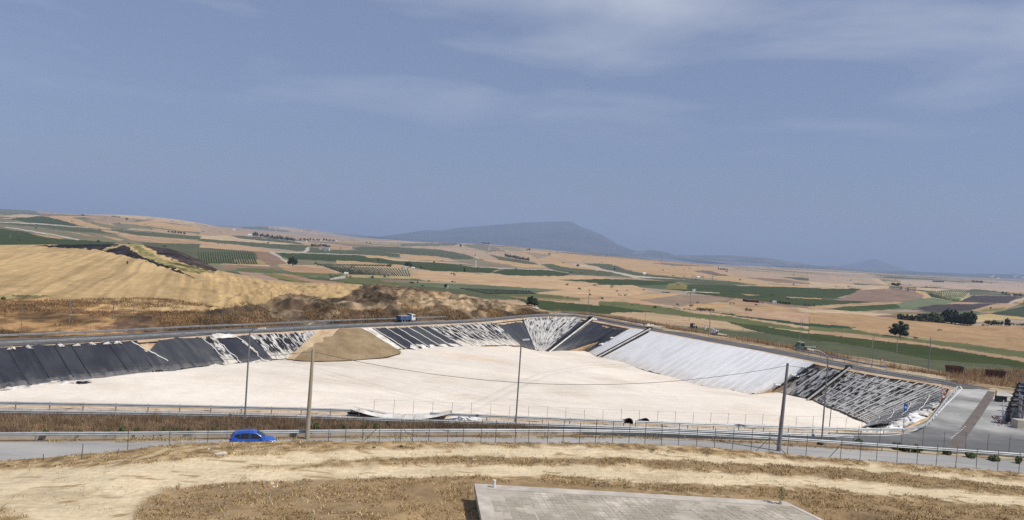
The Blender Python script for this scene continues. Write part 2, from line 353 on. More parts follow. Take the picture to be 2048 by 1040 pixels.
M['insul'] = mat('grey_lagging', (.42, .42, .43), (.3, .3, .31), scale=2, rough=0.5, metal=0.3)

# ------------------------------------------------------------------ distant terrain: a height table over azimuth and distance
TABLE = {
 -150: [(100, -1.5), ('p', 490, 420), ('p', 455, 750), ('p', 436, 1200), ('p', 425, 1700), ('p', 414, 2600), ('p', 412, 4200)],
 0:   [(100, -1.5), ('p', 490, 420), ('p', 463, 750), ('p', 445, 1200), ('p', 435, 1700), ('p', 424, 2500), ('p', 421, 4200)],
 250: [(100, -1.5), ('p', 497, 460), ('p', 473, 800), ('p', 453, 1300), ('p', 439, 2000), ('p', 434, 2500), ('p', 440, 4200)],
 500: [(100, -1.5), ('p', 545, 330), ('p', 525, 480), ('p', 505, 720), ('p', 490, 1050), ('p', 475, 1600), ('p', 465, 2400), ('p', 460, 3200), ('p', 464, 5000)],
 750: [(100, -1.5), ('p', 560, 360), ('p', 540, 520), ('p', 525, 720), ('p', 510, 1050), ('p', 497, 1600), ('p', 488, 2400), ('p', 483, 3300), ('p', 481, 6000)],
 1024: [(100, -1.5), (220, -2.0), ('p', 590, 330), ('p', 565, 460), ('p', 548, 640), ('p', 533, 900), ('p', 520, 1350), ('p', 510, 2000), ('p', 501, 3000), ('p', 497, 6000)],
 1300: [(100, -1.5), (200, -1.2), ('p', 625, 270), ('p', 600, 370), ('p', 580, 500), ('p', 565, 670), ('p', 550, 950), ('p', 540, 1300), ('p', 532, 1800), ('p', 524, 2700), ('p', 522, 6000)],
 1600: [(100, -1.5), (165, -1.0), ('p', 680, 215), ('p', 655, 270), ('p', 630, 350), ('p', 610, 450), ('p', 590, 610), ('p', 572, 900), ('p', 560, 1300), ('p', 550, 1950), ('p', 543, 3000), ('p', 539, 4500), ('p', 536, 7000)],
 1850: [(100, -1.5), (148, -1.0), ('p', 700, 215), ('p', 675, 280), ('p', 650, 360), ('p', 635, 430), ('p', 610, 600), ('p', 590, 850), ('p', 575, 1250), ('p', 565, 1900), ('p', 558, 3000), ('p', 552, 5000), ('p', 550, 7000)],
 2100: [(100, -1.5), (140, -1.0), ('p', 720, 205), ('p', 700, 245), ('p', 670, 340), ('p', 640, 500), ('p', 620, 680), ('p', 600, 1000), ('p', 585, 1500), ('p', 575, 2300), ('p', 568, 3600), ('p', 564, 5500), ('p', 562, 7000)],
 2300: [(100, -1.5), (140, -1.0), ('p', 735, 205), ('p', 715, 245), ('p', 684, 340), ('p', 654, 500), ('p', 634, 680), ('p', 614, 1000), ('p', 599, 1500), ('p', 589, 2300), ('p', 582, 3600), ('p', 578, 5500), ('p', 576, 7000)],
}
_uc = []; _cols = []
_ly = np.linspace(math.log(90), math.log(9500), 260)
for pxc, rows in TABLE.items():
    ds, zs, us = [], [], []
    for r in rows:
        if r[0] == 'p':
            u_, v_ = uv_of(pxc, r[1]); ds.append(r[2]); zs.append(H - v_ * r[2]); us.append(u_)
        else: ds.append(r[0]); zs.append(r[1])
    _uc.append(float(np.mean(us))); _cols.append(np.interp(_ly, np.log(ds), zs))
_uc = np.array(_uc); _cols = np.array(_cols).T
ker = np.exp(-np.linspace(-2, 2, 9) ** 2); ker /= ker.sum()
_cols = np.stack([np.convolve(np.pad(c, 4, mode='edge'), ker, 'valid') for c in _cols.T], 1)
def spline_matrix(xk, xq):
    n = len(xk); A = np.zeros((n, n)); B = np.zeros((n, n)); h = np.diff(xk)
    A[0, 0] = A[-1, -1] = 1
    for i in range(1, n - 1):
        A[i, i - 1] = h[i - 1]; A[i, i] = 2 * (h[i - 1] + h[i]); A[i, i + 1] = h[i]
        B[i, i - 1] = 6 / h[i - 1]; B[i, i] = -6 / h[i - 1] - 6 / h[i]; B[i, i + 1] = 6 / h[i]
    S = np.linalg.solve(A, B); W = np.zeros((len(xq), n))
    for q, x in enumerate(xq):
        i = min(max(np.searchsorted(xk, x) - 1, 0), n - 2); t = x - xk[i]; hh = h[i]
        e = np.eye(n); m0, m1 = S[i], S[i + 1]
        c1 = (e[i + 1] - e[i]) / hh - hh * (2 * m0 + m1) / 6
        W[q] = e[i] + c1 * t + m0 / 2 * t * t + (m1 - m0) / (6 * hh) * t ** 3
    return W
_ug = np.linspace(-0.86, 0.86, 345)
_Z = _cols @ spline_matrix(_uc, np.clip(_ug, _uc[0], _uc[-1])).T
BUMPS = [  # (px, distance, amplitude, width across, depth along)
    (1800, 800, 6.5, 62, 70), (960, 3400, 16, 420, 500), (1195, 2700, 13, 420, 600), (1745, 3000, 9, 150, 300),
    (320, 2500, 10, 150, 300), (585, 6500, 60, 420, 700), (690, 5200, 18, 520, 600), (40, 3900, 10, 500, 500)]
def zv(x, y):
    x = np.asarray(x, float); y = np.asarray(y, float); yy = np.clip(y, 91, 9400); u = np.clip(x / yy, -0.85, 0.85)
    a = (np.log(yy) - _ly[0]) / (_ly[1] - _ly[0]); b = (u - _ug[0]) / (_ug[1] - _ug[0])
    i = np.clip(a.astype(int), 0, len(_ly) - 2); j = np.clip(b.astype(int), 0, len(_ug) - 2); a = a - i; b = b - j
    z = (_Z[i, j] * (1 - a) + _Z[i + 1, j] * a) * (1 - b) + (_Z[i, j + 1] * (1 - a) + _Z[i + 1, j + 1] * a) * b
    for px, d, am, sx, sy in BUMPS:
        ub = (px - 1024) / FPX
        z = z + am * np.exp(-((x - ub * d) / sx) ** 2 - ((y - d) / sy) ** 2)
    s = sstep(300, 900, y)
    z = z + (fbm(x / 160, y / 260, 3, 5) - 0.5) * 2.2 * s * np.clip(y / 1500, .3, 2.2)
    return z
_ym = np.exp(np.linspace(math.log(125), math.log(9000), 900))
def V(px, py):
    """the point of the valley seen at a photo pixel"""
    u_, v_ = uv_of(px, py); f = (H - v_ * _ym) - zv(u_ * _ym, _ym)
    k = np.argmax(f <= 0) if (f <= 0).any() else len(_ym) - 1
    if k > 0 and f[k] <= 0:
        t = f[k - 1] / (f[k - 1] - f[k]); y = _ym[k - 1] + t * (_ym[k] - _ym[k - 1])
    else: y = _ym[k]
    return float(u_ * y), float(y), float(zv(u_ * y, y))

W_ = (.445, .295, .15); PL = (.47, .35, .22); G_ = (.046, .062, .022); V_ = (.086, .094, .050); Q_ = (.175, .158, .095); B_ = (.235, .155, .105)
D_ = (.060, .048, .047); T_ = (.375, .25, .145); R_ = (.43, .38, .31); O_ = (.19, .165, .06); E_ = (.115, .125, .050); K_ = (.024, .020, .020)
Z1 = (0, 400, 4.726); Z2 = (400, 400, 4.726); Z3 = (800, 400, 4.726); Z4 = (1200, 450, 4.523); Z5 = (1620, 500, 4.727); Z6 = (0, 580, 4.726); Z7 = (400, 580, 4.726)
Z8 = (800, 580, 4.726); Z9 = (1620, 640, 4.727)
FIELDS = [
 (Z1, Q_, [(-400,150),(0,170),(270,220),(850,260),(1130,330),(1300,370),(1985,380),(1985,480),(-400,480)]),
 (Z1, (.13,.14,.09), [(-400,40),(0,75),(330,105),(400,135),(330,150),(0,140),(-400,130)]),
 (Z1, PL, [(40,150),(200,135),(380,145),(330,160),(100,165)]),
 (Z1, G_, [(60,180),(400,150),(560,180),(830,255),(560,235),(290,215)]),
 (Z1, W_, [(440,150),(640,155),(900,225),(1080,285),(1985,370),(1985,385),(1300,330),(980,275),(760,245)]),
 (Z1, Q_, [(680,160),(1000,230),(1250,270),(1100,285),(900,235)]),
 (Z1, (.33,.235,.15), [(800,165),(1150,165),(1300,200),(1000,225)]),
 (Z1, W_, [(1210,215),(1470,190),(1600,225),(1985,260),(1985,310),(1700,290),(1400,245)]),
 (Z1, Q_, [(1060,215),(1300,235),(1480,280),(1100,260)]),
 (Z1, V_, [(980,275),(1380,305),(1985,350),(1985,385),(1300,335)]),
 (Z1, V_, [(-400,190),(0,210),(270,225),(840,270),(1120,325),(700,300),(400,260)]),
 (Z1, R_, [(-400,190),(0,205),(300,215),(830,255),(830,262),(290,225),(0,213),(-400,198)]),
 (Z1, G_, [(-400,240),(0,270),(250,300),(560,370),(780,380),(1080,400),(1080,440),(-400,440)]),
 (Z1, R_, [(40,250),(250,280),(600,340),(760,375),(740,380),(560,345),(250,292),(40,258)]),
 (Z1, W_, [(270,310),(600,360),(560,370),(420,350)]),
 (Z1, W_, [(870,320),(1180,375),(1130,385),(950,340)]),
 (Z1, T_, [(600,295),(820,325),(960,360),(860,345)]),
 (Z1, T_, [(1100,330),(1400,350),(1985,390),(1985,440),(1560,420),(1250,380)]),
 (Z1, V_, [(1330,400),(1985,420),(1985,620),(1500,560)]),
 (Z2, (.36,.26,.17), [(0,240),(600,290),(1140,325),(1740,345),(1740,390),(0,330)]),
 (Z2, V_, [(-20,360),(600,395),(1040,435),(1000,490),(600,450),(-20,385)]),
 (Z2, PL, [(0,335),(280,335),(900,400),(940,415),(700,380),(0,345)]),
 (Z2, V_, [(290,335),(500,345),(900,395),(1000,425),(500,400)]),
 (Z2, PL, [(0,345),(300,355),(700,395),(980,425),(700,415),(0,365)]),
 (Z2, (.44,.29,.17), [(0,395),(300,420),(800,490),(620,490),(0,450)]),
 (Z2, V_, [(-100,455),(170,465),(520,490),(600,545),(560,610),(-100,590)]),
 (Z2, B_, [(520,490),(690,500),(830,600),(640,615),(540,545)]),
 (Z2, (.30,.22,.11), [(310,560),(560,560),(640,615),(360,610)]),
 (Z2, G_, [(680,490),(960,500),(1290,510),(1500,515),(2000,600),(2000,615),(1300,580),(900,570),(840,560)]),
 (Z2, R_, [(640,485),(690,490),(850,595),(880,620),(840,605),(660,500)]),
 (Z2, Q_, [(900,560),(1290,580),(1280,610),(900,615)]),
 (Z2, V_, [(1040,450),(1600,480),(2000,520),(2000,545),(1240,510),(1000,500)]),
 (Z2, R_, [(960,495),(1020,440),(1050,445),(1000,500)]),
 (Z2, R_, [(680,490),(960,497),(1290,508),(1700,525),(1700,531),(1290,514),(960,503),(680,496)]),
 (Z2, T_, [(1210,430),(1400,435),(1440,475),(1240,470)]),
 (Z2, V_, [(1430,445),(1985,440),(1985,510),(1500,480)]),
 (Z2, W_, [(1540,515),(1760,530),(1780,555),(1600,545)]),
 (Z2, W_, [(1290,570),(1500,580),(1800,610),(2000,640),(2000,655),(1500,605),(1300,605)]),
 (Z2, (.34,.275,.165), [(1080,615),(1320,600),(2000,650),(2000,720),(1400,710),(1150,640)]),
 (Z2, (.38,.29,.15), [(1390,700),(2000,720),(2000,745),(1400,730)]),
 (Z2, B_, [(-100,600),(330,610),(850,640),(800,660),(-100,660)]),
 (Z2, E_, [(330,640),(700,650),(740,670),(400,680)]),
 (Z2, Q_, [(-100,600),(200,600),(240,690),(80,660)]),
 (Z2, (.36,.225,.13), [(800,640),(950,625),(1180,650),(1330,700),(1000,700),(780,660)]),
 (Z2, E_, [(740,670),(900,680),(1340,700),(1200,720),(900,715)]),
 (Z2, (.33,.23,.165), [(350,675),(580,690),(760,755),(900,800),(500,780)]),
 (Z2, O_, [(580,685),(800,700),(1130,775),(900,770),(740,740)]),
 (Z2, (.34,.21,.14), [(680,685),(900,710),(1050,750),(1400,780),(1100,790),(850,730)]),
 (Z2, E_, [(1250,745),(1400,725),(2000,770),(2000,820),(1400,780)]),
 (Z2, R_, [(1230,740),(1350,715),(1390,735),(1240,755)]),
 (Z2, B_, [(1700,750),(2000,765),(2000,785),(1720,765)]),
 (Z3, (.40,.29,.19), [(0,405),(400,410),(640,385),(770,410),(1040,480),(1300,480),(1985,540),(1985,640),(0,560)]),
 (Z3, (.13,.14,.085), [(0,410),(500,405),(640,395),(500,430),(0,440)]),
 (Z3, Q_, [(580,425),(780,415),(1000,480),(850,490),(650,450)]),
 (Z3, V_, [(0,445),(380,470),(600,510),(800,570),(560,570),(360,535),(0,510)]),
 (Z3, W_, [(0,515),(300,530),(420,570),(150,570)]),
 (Z3, V_, [(840,515),(960,535),(1220,580),(1320,610),(1000,600)]),
 (Z3, (.22,.18,.12), [(480,560),(700,560),(1100,625),(900,640),(620,600)]),
 (Z3, W_, [(700,550),(900,560),(1380,630),(1150,640),(1000,600)]),
 (Z3, G_, [(-10,580),(400,595),(700,635),(950,650),(850,690),(300,670),(-10,610)]),
 (Z3, Q_, [(950,635),(1400,655),(1640,700),(1985,720),(1500,690)]),
 (Z3, G_, [(870,690),(1000,650),(1400,665),(1640,700),(1500,725),(1000,710)]),
 (Z3, V_, [(1330,610),(1500,600),(1990,680),(1990,720),(1640,705),(1450,665)]),
 (Z3, V_, [(1730,600),(1990,600),(1990,665)]),
 (Z3, W_, [(1040,480),(1400,490),(1990,545),(1990,575),(1600,580),(1280,565)]),
 (Z3, (.30,.22,.15), [(1180,490),(1280,500),(1440,520),(1300,560)]),
 (Z3, W_, [(1250,565),(1700,600),(1990,650),(1990,680),(1600,640)]),
 (Z3, R_, [(1640,600),(1990,660),(1990,680),(1640,615)]),
 (Z3, R_, [(620,622),(950,642),(1400,655),(1640,700),(1400,662),(950,650)]),
 (Z3, (.47,.32,.185), [(150,670),(600,690),(1000,720),(1750,715),(2000,740),(2000,940),(1640,910),(1280,880),(1560,850),(1000,820),(700,790),(200,760)]),
 (Z3, G_, [(1470,755),(2000,745),(2000,800),(1700,770)]),
 (Z3, (.12,.135,.075), [(-10,775),(450,790),(1000,815),(1500,850),(1270,880),(800,870),(560,840),(-10,805)]),
 (Z3, E_, [(700,850),(1280,880),(1500,905),(1720,930),(1700,960),(1300,945),(950,910)]),
 (Z3, (.26,.19,.10), [(1000,905),(1280,925),(1720,945),(1700,960),(1200,945)]),
 (Z3, G_, [(1050,930),(1300,945),(2000,1010),(2000,1080),(1380,1080),(1290,1000)]),
 (Z3, (.36,.235,.14), [(1700,915),(2000,915),(2000,955),(1700,940)]),
 (Z4, W_, [(-10,295),(120,290),(650,370),(850,370),(1200,390),(1320,470),(1520,535),(1990,560),(1990,575),(1500,555),(1000,480),(500,460),(200,390),(-10,345)]),
 (Z4, (.40,.29,.19), [(1000,370),(1500,430),(1990,490),(1990,560),(1500,530),(1200,460)]),
 (Z4, (.17,.125,.10), [(840,415),(980,410),(1190,465),(1050,460)]),
 (Z4, B_, [(1310,475),(1650,490),(1990,540),(1600,520)]),
 (Z4, V_, [(1640,470),(1990,480),(1990,510),(1800,500)]),
 (Z4, V_, [(-10,350),(100,355),(240,410),(480,450),(900,490),(1430,540),(1300,560),(900,540),(330,460),(-10,390)]),
 (Z4, R_, [(-10,390),(330,460),(860,500),(860,510),(320,480),(-10,402)]),
 (Z4, V_, [(-10,410),(200,450),(-10,460)]),
 (Z4, G_, [(-10,490),(250,490),(700,515),(600,545),(-10,540)]),
 (Z4, V_, [(320,475),(700,490),(1200,520),(1480,555),(1000,540),(600,510)]),
 (Z4, (.38,.28,.17), [(1190,537),(1470,548),(1450,556),(1300,552)]),
 (Z4, G_, [(620,530),(900,540),(2000,570),(2000,740),(1700,720),(1200,660),(850,620),(780,600),(600,580)]),
 (Z4, T_, [(1280,620),(1450,635),(1330,637)]),
 (Z4, R_, [(770,598),(1080,612),(1080,618),(770,605)]),
 (Z4, T_, [(1680,650),(2000,662),(2000,672),(1700,658)]),
 (Z4, O_, [(620,530),(760,520),(800,580),(600,580)]),
 (Z4, (.47,.32,.185), [(-10,545),(300,545),(500,600),(280,640),(-10,655)]),
 (Z4, W_, [(240,650),(480,620),(740,620),(560,670),(330,670)]),
 (Z4, (.27,.195,.14), [(340,680),(740,630),(1000,650),(1200,665),(1000,710),(700,740),(500,710)]),
 (Z4, (.44,.285,.17), [(-10,655),(340,675),(500,710),(700,742),(400,720),(-10,690)]),
 (Z4, W_, [(700,745),(860,710),(1100,710),(1150,750),(1000,770),(870,760)]),
 (Z4, T_, [(1140,700),(1220,660),(1440,700),(1800,760),(1790,790),(1500,780),(1300,760)]),
 (Z4, W_, [(1330,750),(1600,740),(1790,790),(1600,785)]),
 (Z4, E_, [(-10,690),(200,695),(560,740),(870,800),(1200,830),(1990,960),(1990,980),(1200,880),(700,820),(-10,740)]),
 (Z4, G_, [(-10,720),(300,760),(500,790),(-10,790)]),
 (Z4, (.025,.055,.028), [(530,740),(800,760),(1200,820),(1990,935),(1990,910),(1700,870),(1240,810)]),
 (Z4, (.42,.275,.175), [(1210,815),(1300,785),(1800,790),(1990,790),(1990,900),(1700,865)]),
 (Z4, G_, [(1120,870),(1500,920),(2000,1000),(2000,1060),(1800,1030),(1400,960)]),
 (Z5, (.39,.29,.20), [(-10,235),(350,245),(600,255),(750,340),(-10,360)]),
 (Z5, V_, [(400,310),(600,330),(780,350),(430,330)]),
 (Z5, PL, [(-10,300),(750,345),(750,360),(-10,345)]),
 (Z5, PL, [(570,265),(640,270),(760,340),(700,340)]),
 (Z5, (.42,.32,.235), [(820,280),(1100,285),(1400,305),(2100,315),(2400,330),(2400,420),(2023,400),(1400,370),(1000,345),(900,320)]),
 (Z5, V_, [(980,345),(1300,350),(1000,370)]),
 (Z5, Q_, [(1000,370),(1500,380),(1820,400),(1820,420),(1500,400)]),
 (Z5, PL, [(1000,350),(1330,375),(1200,390),(1000,375)]),
 (Z5, V_, [(1480,380),(1560,370),(1900,405),(1500,400)]),
 (Z5, G_, [(-10,365),(490,365),(400,420),(250,450),(-10,455)]),
 (Z5, (.235,.16,.12), [(200,470),(330,450),(450,380),(620,370),(900,365),(1080,430),(1060,470),(850,490),(500,490)]),
 (Z5, (.34,.30,.17), [(1075,390),(1500,400),(1540,450),(1400,490),(1150,450)]),
 (Z5, (.145,.165,.09), [(900,480),(1150,450),(1400,490),(1050,560),(820,550),(820,500)]),
 (Z5, D_, [(1540,430),(2010,440),(1850,505),(1400,490)]),
 (Z5, D_, [(1000,545),(1200,515),(1770,505),(1520,570),(1250,590),(1100,580)]),
 (Z5, T_, [(1520,570),(1770,505),(2000,500),(1850,560),(1700,600)]),
 (Z5, O_, [(1600,565),(1850,545),(1800,580),(1640,580)]),
 (Z5, R_, [(1870,505),(2023,450),(2400,330),(2400,350),(2023,465),(1880,515)]),
 (Z5, D_, [(2400,400),(2023,475),(2023,500),(1900,505),(2400,500)]),
 (Z5, G_, [(-10,465),(400,480),(600,490),(480,500),(-10,530)]),
 (Z5, T_, [(-10,530),(600,495),(880,490),(820,510),(300,540),(100,560),(-10,560)]),
 (Z5, (.048,.072,.020), [(170,560),(330,535),(820,510),(860,545),(650,575),(430,580)]),
 (Z5, (.30,.23,.17), [(430,580),(900,560),(1090,575),(700,600)]),
 (Z5, O_, [(700,590),(900,590),(1060,600),(840,620)]),
 (Z5, (.21,.14,.115), [(620,620),(830,610),(830,655),(640,640)]),
 (Z5, (.37,.24,.125), [(-10,590),(400,600),(850,650),(1500,710),(2100,720),(2400,740),(2400,1020),(2023,960),(1500,900),(980,820),(400,760),(430,730),(-10,690)]),
 (Z5, (.028,.06,.028), [(-10,690),(430,730),(370,745),(-10,725)]),
 (Z5, (.47,.35,.165), [(1540,620),(1720,605),(2400,655),(2400,670),(1900,650),(1650,670),(1540,660)]),
 (Z5, (.05,.066,.035), [(1700,605),(1850,570),(2400,440),(2400,660),(2023,635)]),
 (Z5, E_, [(-10,720),(370,745),(800,820),(1200,860),(1500,890),(2400,1010),(2400,1080),(1600,960),(1100,880),(700,830),(-10,765)]),
 (Z5, T_, [(-10,755),(500,800),(1150,890),(1600,960),(2400,1080),(2400,1120),(1800,1020),(1100,905),(560,845),(-10,785)]),
 (Z5, (.044,.058,.016), [(-10,785),(560,845),(1100,905),(1800,1020),(2400,1120),(2400,1250),(1850,1090),(1150,1040),(600,930),(200,870),(-10,850)]),
 (Z9, (.20,.145,.115), [(1830,455),(2400,520),(2400,600),(2023,545),(1850,500)]),
]
def paint(px, py, default, fields, jitter=1.9, seed=3):
    c = np.zeros(px.shape + (3,)); c[:] = default
    jx = (fbm(px / 9, py / 4, 3, seed) - .5) * 2 * jitter * 2; jy = (fbm(px / 9, py / 4, 3, seed + 50) - .5) * jitter
    qx = px + jx; qy = py + jy
    for (ox, oy, s), col, pts in fields:
        pl = [(ox + a / s, oy + b / s) for a, b in pts]
        xs = [p[0] for p in pl]; ys = [p[1] for p in pl]
        sel = (qx > min(xs)) & (qx < max(xs)) & (qy > min(ys)) & (qy < max(ys))
        if not sel.any(): continue
        idx = np.nonzero(sel); r = inside(qx[idx], qy[idx], pl)
        k = tuple(i[r] for i in idx); c[k] = col
    return c
FAR_OUT = [P(*q, 0)[:2] for q in [(-150, 686), (0, 676), (400, 660), (700, 648), (800, 644), (900, 641), (1050, 630.5), (1150, 629), (1200, 638), (1290, 657), (1450, 680), (1600, 705), (1700, 720), (1960, 778), (2048, 790), (2200, 812)]]
REG = [(-150, 40), *FAR_OUT, (130, 118), (130, 40)]
def patchwork(X, Y):
    pal = np.array([T_, W_, PL, (.36, .26, .17), Q_, V_, B_, (.42, .30, .18), (.30, .24, .15), (.10, .12, .065), W_, (.34, .27, .19)])
    out = np.zeros(X.shape + (3,)); sc = np.where(Y > 2200, 2.6, np.where(Y > 900, 1.5, 1.0))
    ca, sa = math.cos(.35), math.sin(.35); A = (X * ca + Y * sa) / (130 * sc); B = (-X * sa + Y * ca) / (85 * sc) + sc * 31
    ai = np.floor(A).astype(np.int64); bi = np.floor(B).astype(np.int64); d1 = np.full(X.shape, 9.); d2 = np.full(X.shape, 9.); c1 = np.zeros(X.shape, int)
    for i in (-1, 0, 1):
        for j in (-1, 0, 1):
            cx = ai + i; cy_ = bi + j; px_ = cx + _h(cx, cy_, 3); py_ = cy_ + _h(cx, cy_, 4); d = np.abs(A - px_) * .8 + np.abs(B - py_)
            h = (_h(cx, cy_, 5) * 11.99).astype(int); nw = d < d1
            d2 = np.where(nw, d1, np.minimum(d2, d)); c1 = np.where(nw, h, c1); d1 = np.where(nw, d, d1)
    out = pal[c1]; edge = (d2 - d1) < .035
    return np.where(edge[..., None], np.array((.20, .18, .11)), out)
def build_valley():
    vv = np.concatenate([np.linspace(0.19, 0.06, 130, endpoint=False), np.linspace(0.06, 0.0032, 330)])
    yr = np.clip(21.5 / vv, 118, 9300); yr = np.unique(yr); ur = np.linspace(-0.84, 0.84, 1000)
    Y, Uu = np.meshgrid(yr, ur, indexing='ij'); X = Uu * Y; Zz = zv(X, Y)
    px, py = proj(X, Y, Zz)
    Zz = np.where(inside(X, Y, REG), np.minimum(Zz, -14.0), Zz)       # the site stands here
    C = paint(px, py, patchwork(X, Y), FIELDS)
    k1 = fbm(X / np.maximum(Y, 1) * 60, np.log(Y) * 70, 4, 9); k2 = fbm(X / np.maximum(Y, 1) * 16, np.log(Y) * 26, 3, 10); k3 = fbm(X / 5, Y / 7, 3, 13)
    C = C * (0.74 + .30 * k1 + .20 * k2)[..., None] * np.where(Y < 900, .86 + .28 * k3, 1.0)[..., None]
    dry = (C[..., 0] > C[..., 1] * 1.25) & (k1 * .5 + k2 * .5 > .60); C = np.where(dry[..., None], C * np.array((.80, .76, .74)), C)
    me = np_mesh('ground_valley', np.stack([X, Y, Zz], -1).reshape(-1, 3), grid_quads(len(yr), len(ur)), M['valley'], colors=C.reshape(-1, 3))
    tag(link('valley', me), 'wide farmed valley of wheat, vines and ploughed soil beyond the pit', kind='structure')
build_valley()
# plain carrying on to the foot of the mountains
pl = MB(); pl.add([(-12500, 9200, -34), (12500, 9200, -34), (12500, 17000, -50), (-12500, 17000, -50)], [(0, 1, 2, 3)])
tag(pl.build('plain', M['ridge']), 'hazy plain running to the foot of the mountains', kind='structure')

def mountain(name, sil, dist, depth, m, label, rough=0.12, base=-60):
    """a ridge whose skyline follows the photographed one, built as a heightfield with slopes before and behind"""
    px = np.linspace(sil[0][0], sil[-1][0], 240); sy = np.interp(px, [s[0] for s in sil], [s[1] for s in sil])
    ts = np.linspace(-1, 1, 41); Vv = []
    U_, V__ = [], []
    for a, b in zip(px, sy):
        u_, v_ = uv_of(a, b); U_.append(float(u_)); V__.append(float(v_))
    U_ = np.array(U_); zt = H - np.array(V__) * dist
    X0 = U_ * dist
    rows = []
    for t in ts:
        y = dist + t * depth
        prof = (1 - abs(t)) ** 1.25
        n = fbm(X0 / 900 + 40, np.full_like(X0, y / 700), 4, 21) - 0.5
        ruts = np.abs(fbm(X0 / 420, np.full_like(X0, y / 2600), 3, 31) - 0.5) * 2
        hgt = (zt - base) * prof * (1 + rough * 2 * (n + .5 - ruts * 0.7) * (abs(t) > 0.02) * min(1, abs(t) * 4)) + base
        hgt = np.minimum(hgt, base + (zt - base) * (1 - abs(t) * 0.5))
        rows.append(np.stack([X0 * 1.0, np.full_like(X0, y), hgt], -1))
    Vv = np.concatenate(rows)
    me = np_mesh(name, Vv, grid_quads(len(ts), len(px)), m)
    return tag(link(name, me), label, kind='structure')
mountain('mountain', [(640, 492), (760, 478), (800, 468), (850, 460), (880, 461), (920, 455), (1000, 449), (1050, 445), (1100, 443), (1142, 443), (1150, 448), (1180, 460), (1205, 470), (1230, 487), (1260, 499), (1300, 508), (1360, 520), (1460, 536)],
         11500, 2600, M['mountain'], 'long flat-topped blue mountain on the horizon', base=-50)
mountain('ridge', [(1180, 514), (1240, 508), (1280, 502), (1300, 500), (1330, 504), (1345, 510), (1400, 511), (1450, 510), (1540, 516), (1580, 523), (1620, 530), (1660, 534), (1720, 543), (1800, 549), (1880, 556)],
         9800, 1500, M['ridge'], 'low blue ridge running right from the flat-topped mountain', base=-45)
mountain('peak', [(1660, 545), (1690, 532), (1720, 524), (1745, 518), (1752, 518), (1775, 527), (1800, 541), (1840, 549)],
         15200, 1200, M['mountain'], 'faint cone-shaped peak on the right horizon', base=-55)
mountain('ridge', [(1560, 534), (1640, 533), (1660, 532), (1700, 540), (1780, 543), (1830, 543), (1900, 546), (1960, 547), (2048, 549), (2200, 556), (2360, 566)],
         8600, 1000, M['ridge'], 'low hazy ridge behind the four wind turbines', base=-42)

# ------------------------------------------------------------------ the pit: rim and floor lines
PAIRS = [  # rim pixel, floor pixel, floor height
 ((-60, 701), (-20, 783), -4.2), ((0, 698), (45, 774), -4.2), ((114, 692), (155, 761), -4.2), ((265, 684), (310, 744), -4.2), ((400, 675), (450, 729), -4.2),
 ((465, 671), (520, 722), -4.2), ((560, 667), (592, 715), -4.3), ((640, 662), (680, 709), -4.4), ((725, 657), (790, 700), -4.5), ((800, 654), (865, 694), -4.6),
 ((870, 651), (940, 691), -4.7), ((940, 648), (1010, 690), -5.0), ((985, 645), (1040, 691), -5.2), ((1020, 641), (1062, 698), -5.8), ((1060, 637), (1075, 701), -6.2),
 ((1100, 634.5), (1080, 703), -6.4), ((1150, 635.5), (1086, 704), -6.5), ((1180, 641), (1095, 705), -6.6), ((1250, 655), (1170, 702), -7.0), ((1290, 661), (1192, 713), -7.3),
 ((1400, 682), (1297, 743), -7.5), ((1500, 700), (1390, 769), -7.5), ((1600, 720), (1500, 789), -7.4), ((1640, 729), (1556, 784), -7.2), ((1700, 741), (1625, 800), -7.0),
 ((1800, 758), (1680, 822), -6.9), ((1870, 769), (1715, 838), -6.9), ((1902, 777), (1733, 846), -6.9), ((1890, 800), (1737, 852), -6.9), ((1860, 832), (1722, 858), -6.8)]
RIM = [P(*a, 0.0) for a, b, z in PAIRS]
def _rim_dist(p):
    best = 1e9
    for (x0, y0, _), (x1, y1, _) in zip(RIM, RIM[1:]):
        vx, vy = x1 - x0, y1 - y0; t = max(0, min(1, ((p[0] - x0) * vx + (p[1] - y0) * vy) / (vx * vx + vy * vy + 1e-9)))
        best = min(best, math.hypot(p[0] - x0 - t * vx, p[1] - y0 - t * vy))
    return best
def _floor_z(b):
    lo = -2.6
    for z in np.arange(-2.6, -7.6, -0.05):
        if _rim_dist(P(*b, z)) < 1.3 * abs(z): break
        lo = z
    return lo
_fz = np.array([_floor_z(b) for a, b, z in PAIRS]); _fz = np.convolve(np.pad(_fz, 2, mode='edge'), [.1, .22, .36, .22, .1], 'valid')
PAIRS = [(a, b, float(z)) for (a, b, _), z in zip(PAIRS, _fz)]
FLO = [P(*b, z) for a, b, z in PAIRS]
def FZ(px): return float(np.interp(px, [b[0] for a, b, z in PAIRS[:14]], [z for a, b, z in PAIRS[:14]]))
NVIS = len(RIM)
NEAR = [((49.5, 92.6), (46.5, 103.5), -6.6), ((43.5, 91.0), (40.5, 101), -6.4), ((34, 89.6), (31, 99.0), -6.2), ((14.5, 86.2), (13, 96), -5.9), ((-2, 84.2), (-2, 94), -5.6), ((-16.4, 82.6), (-15.5, 92.4), -5.3),
        ((-31.6, 79.8), (-30, 89.6), -5.0), ((-49.8, 75.6), (-47.5, 85.2), -4.7), ((-64, 72.2), (-62, 80.5), -4.4), ((-88, 68), (-78, 76), -4.2), ((-96, 75), (-84.5, 80), -4.2)]
for a, b, z in NEAR: RIM.append((*a, 0.0)); FLO.append((*b, z))
RIM.append(RIM[0]); FLO.append(FLO[0])
RA = np.array(RIM); FA = np.array(FLO)
RLEN = np.array(poly_len([tuple(r[:2]) for r in RIM]))
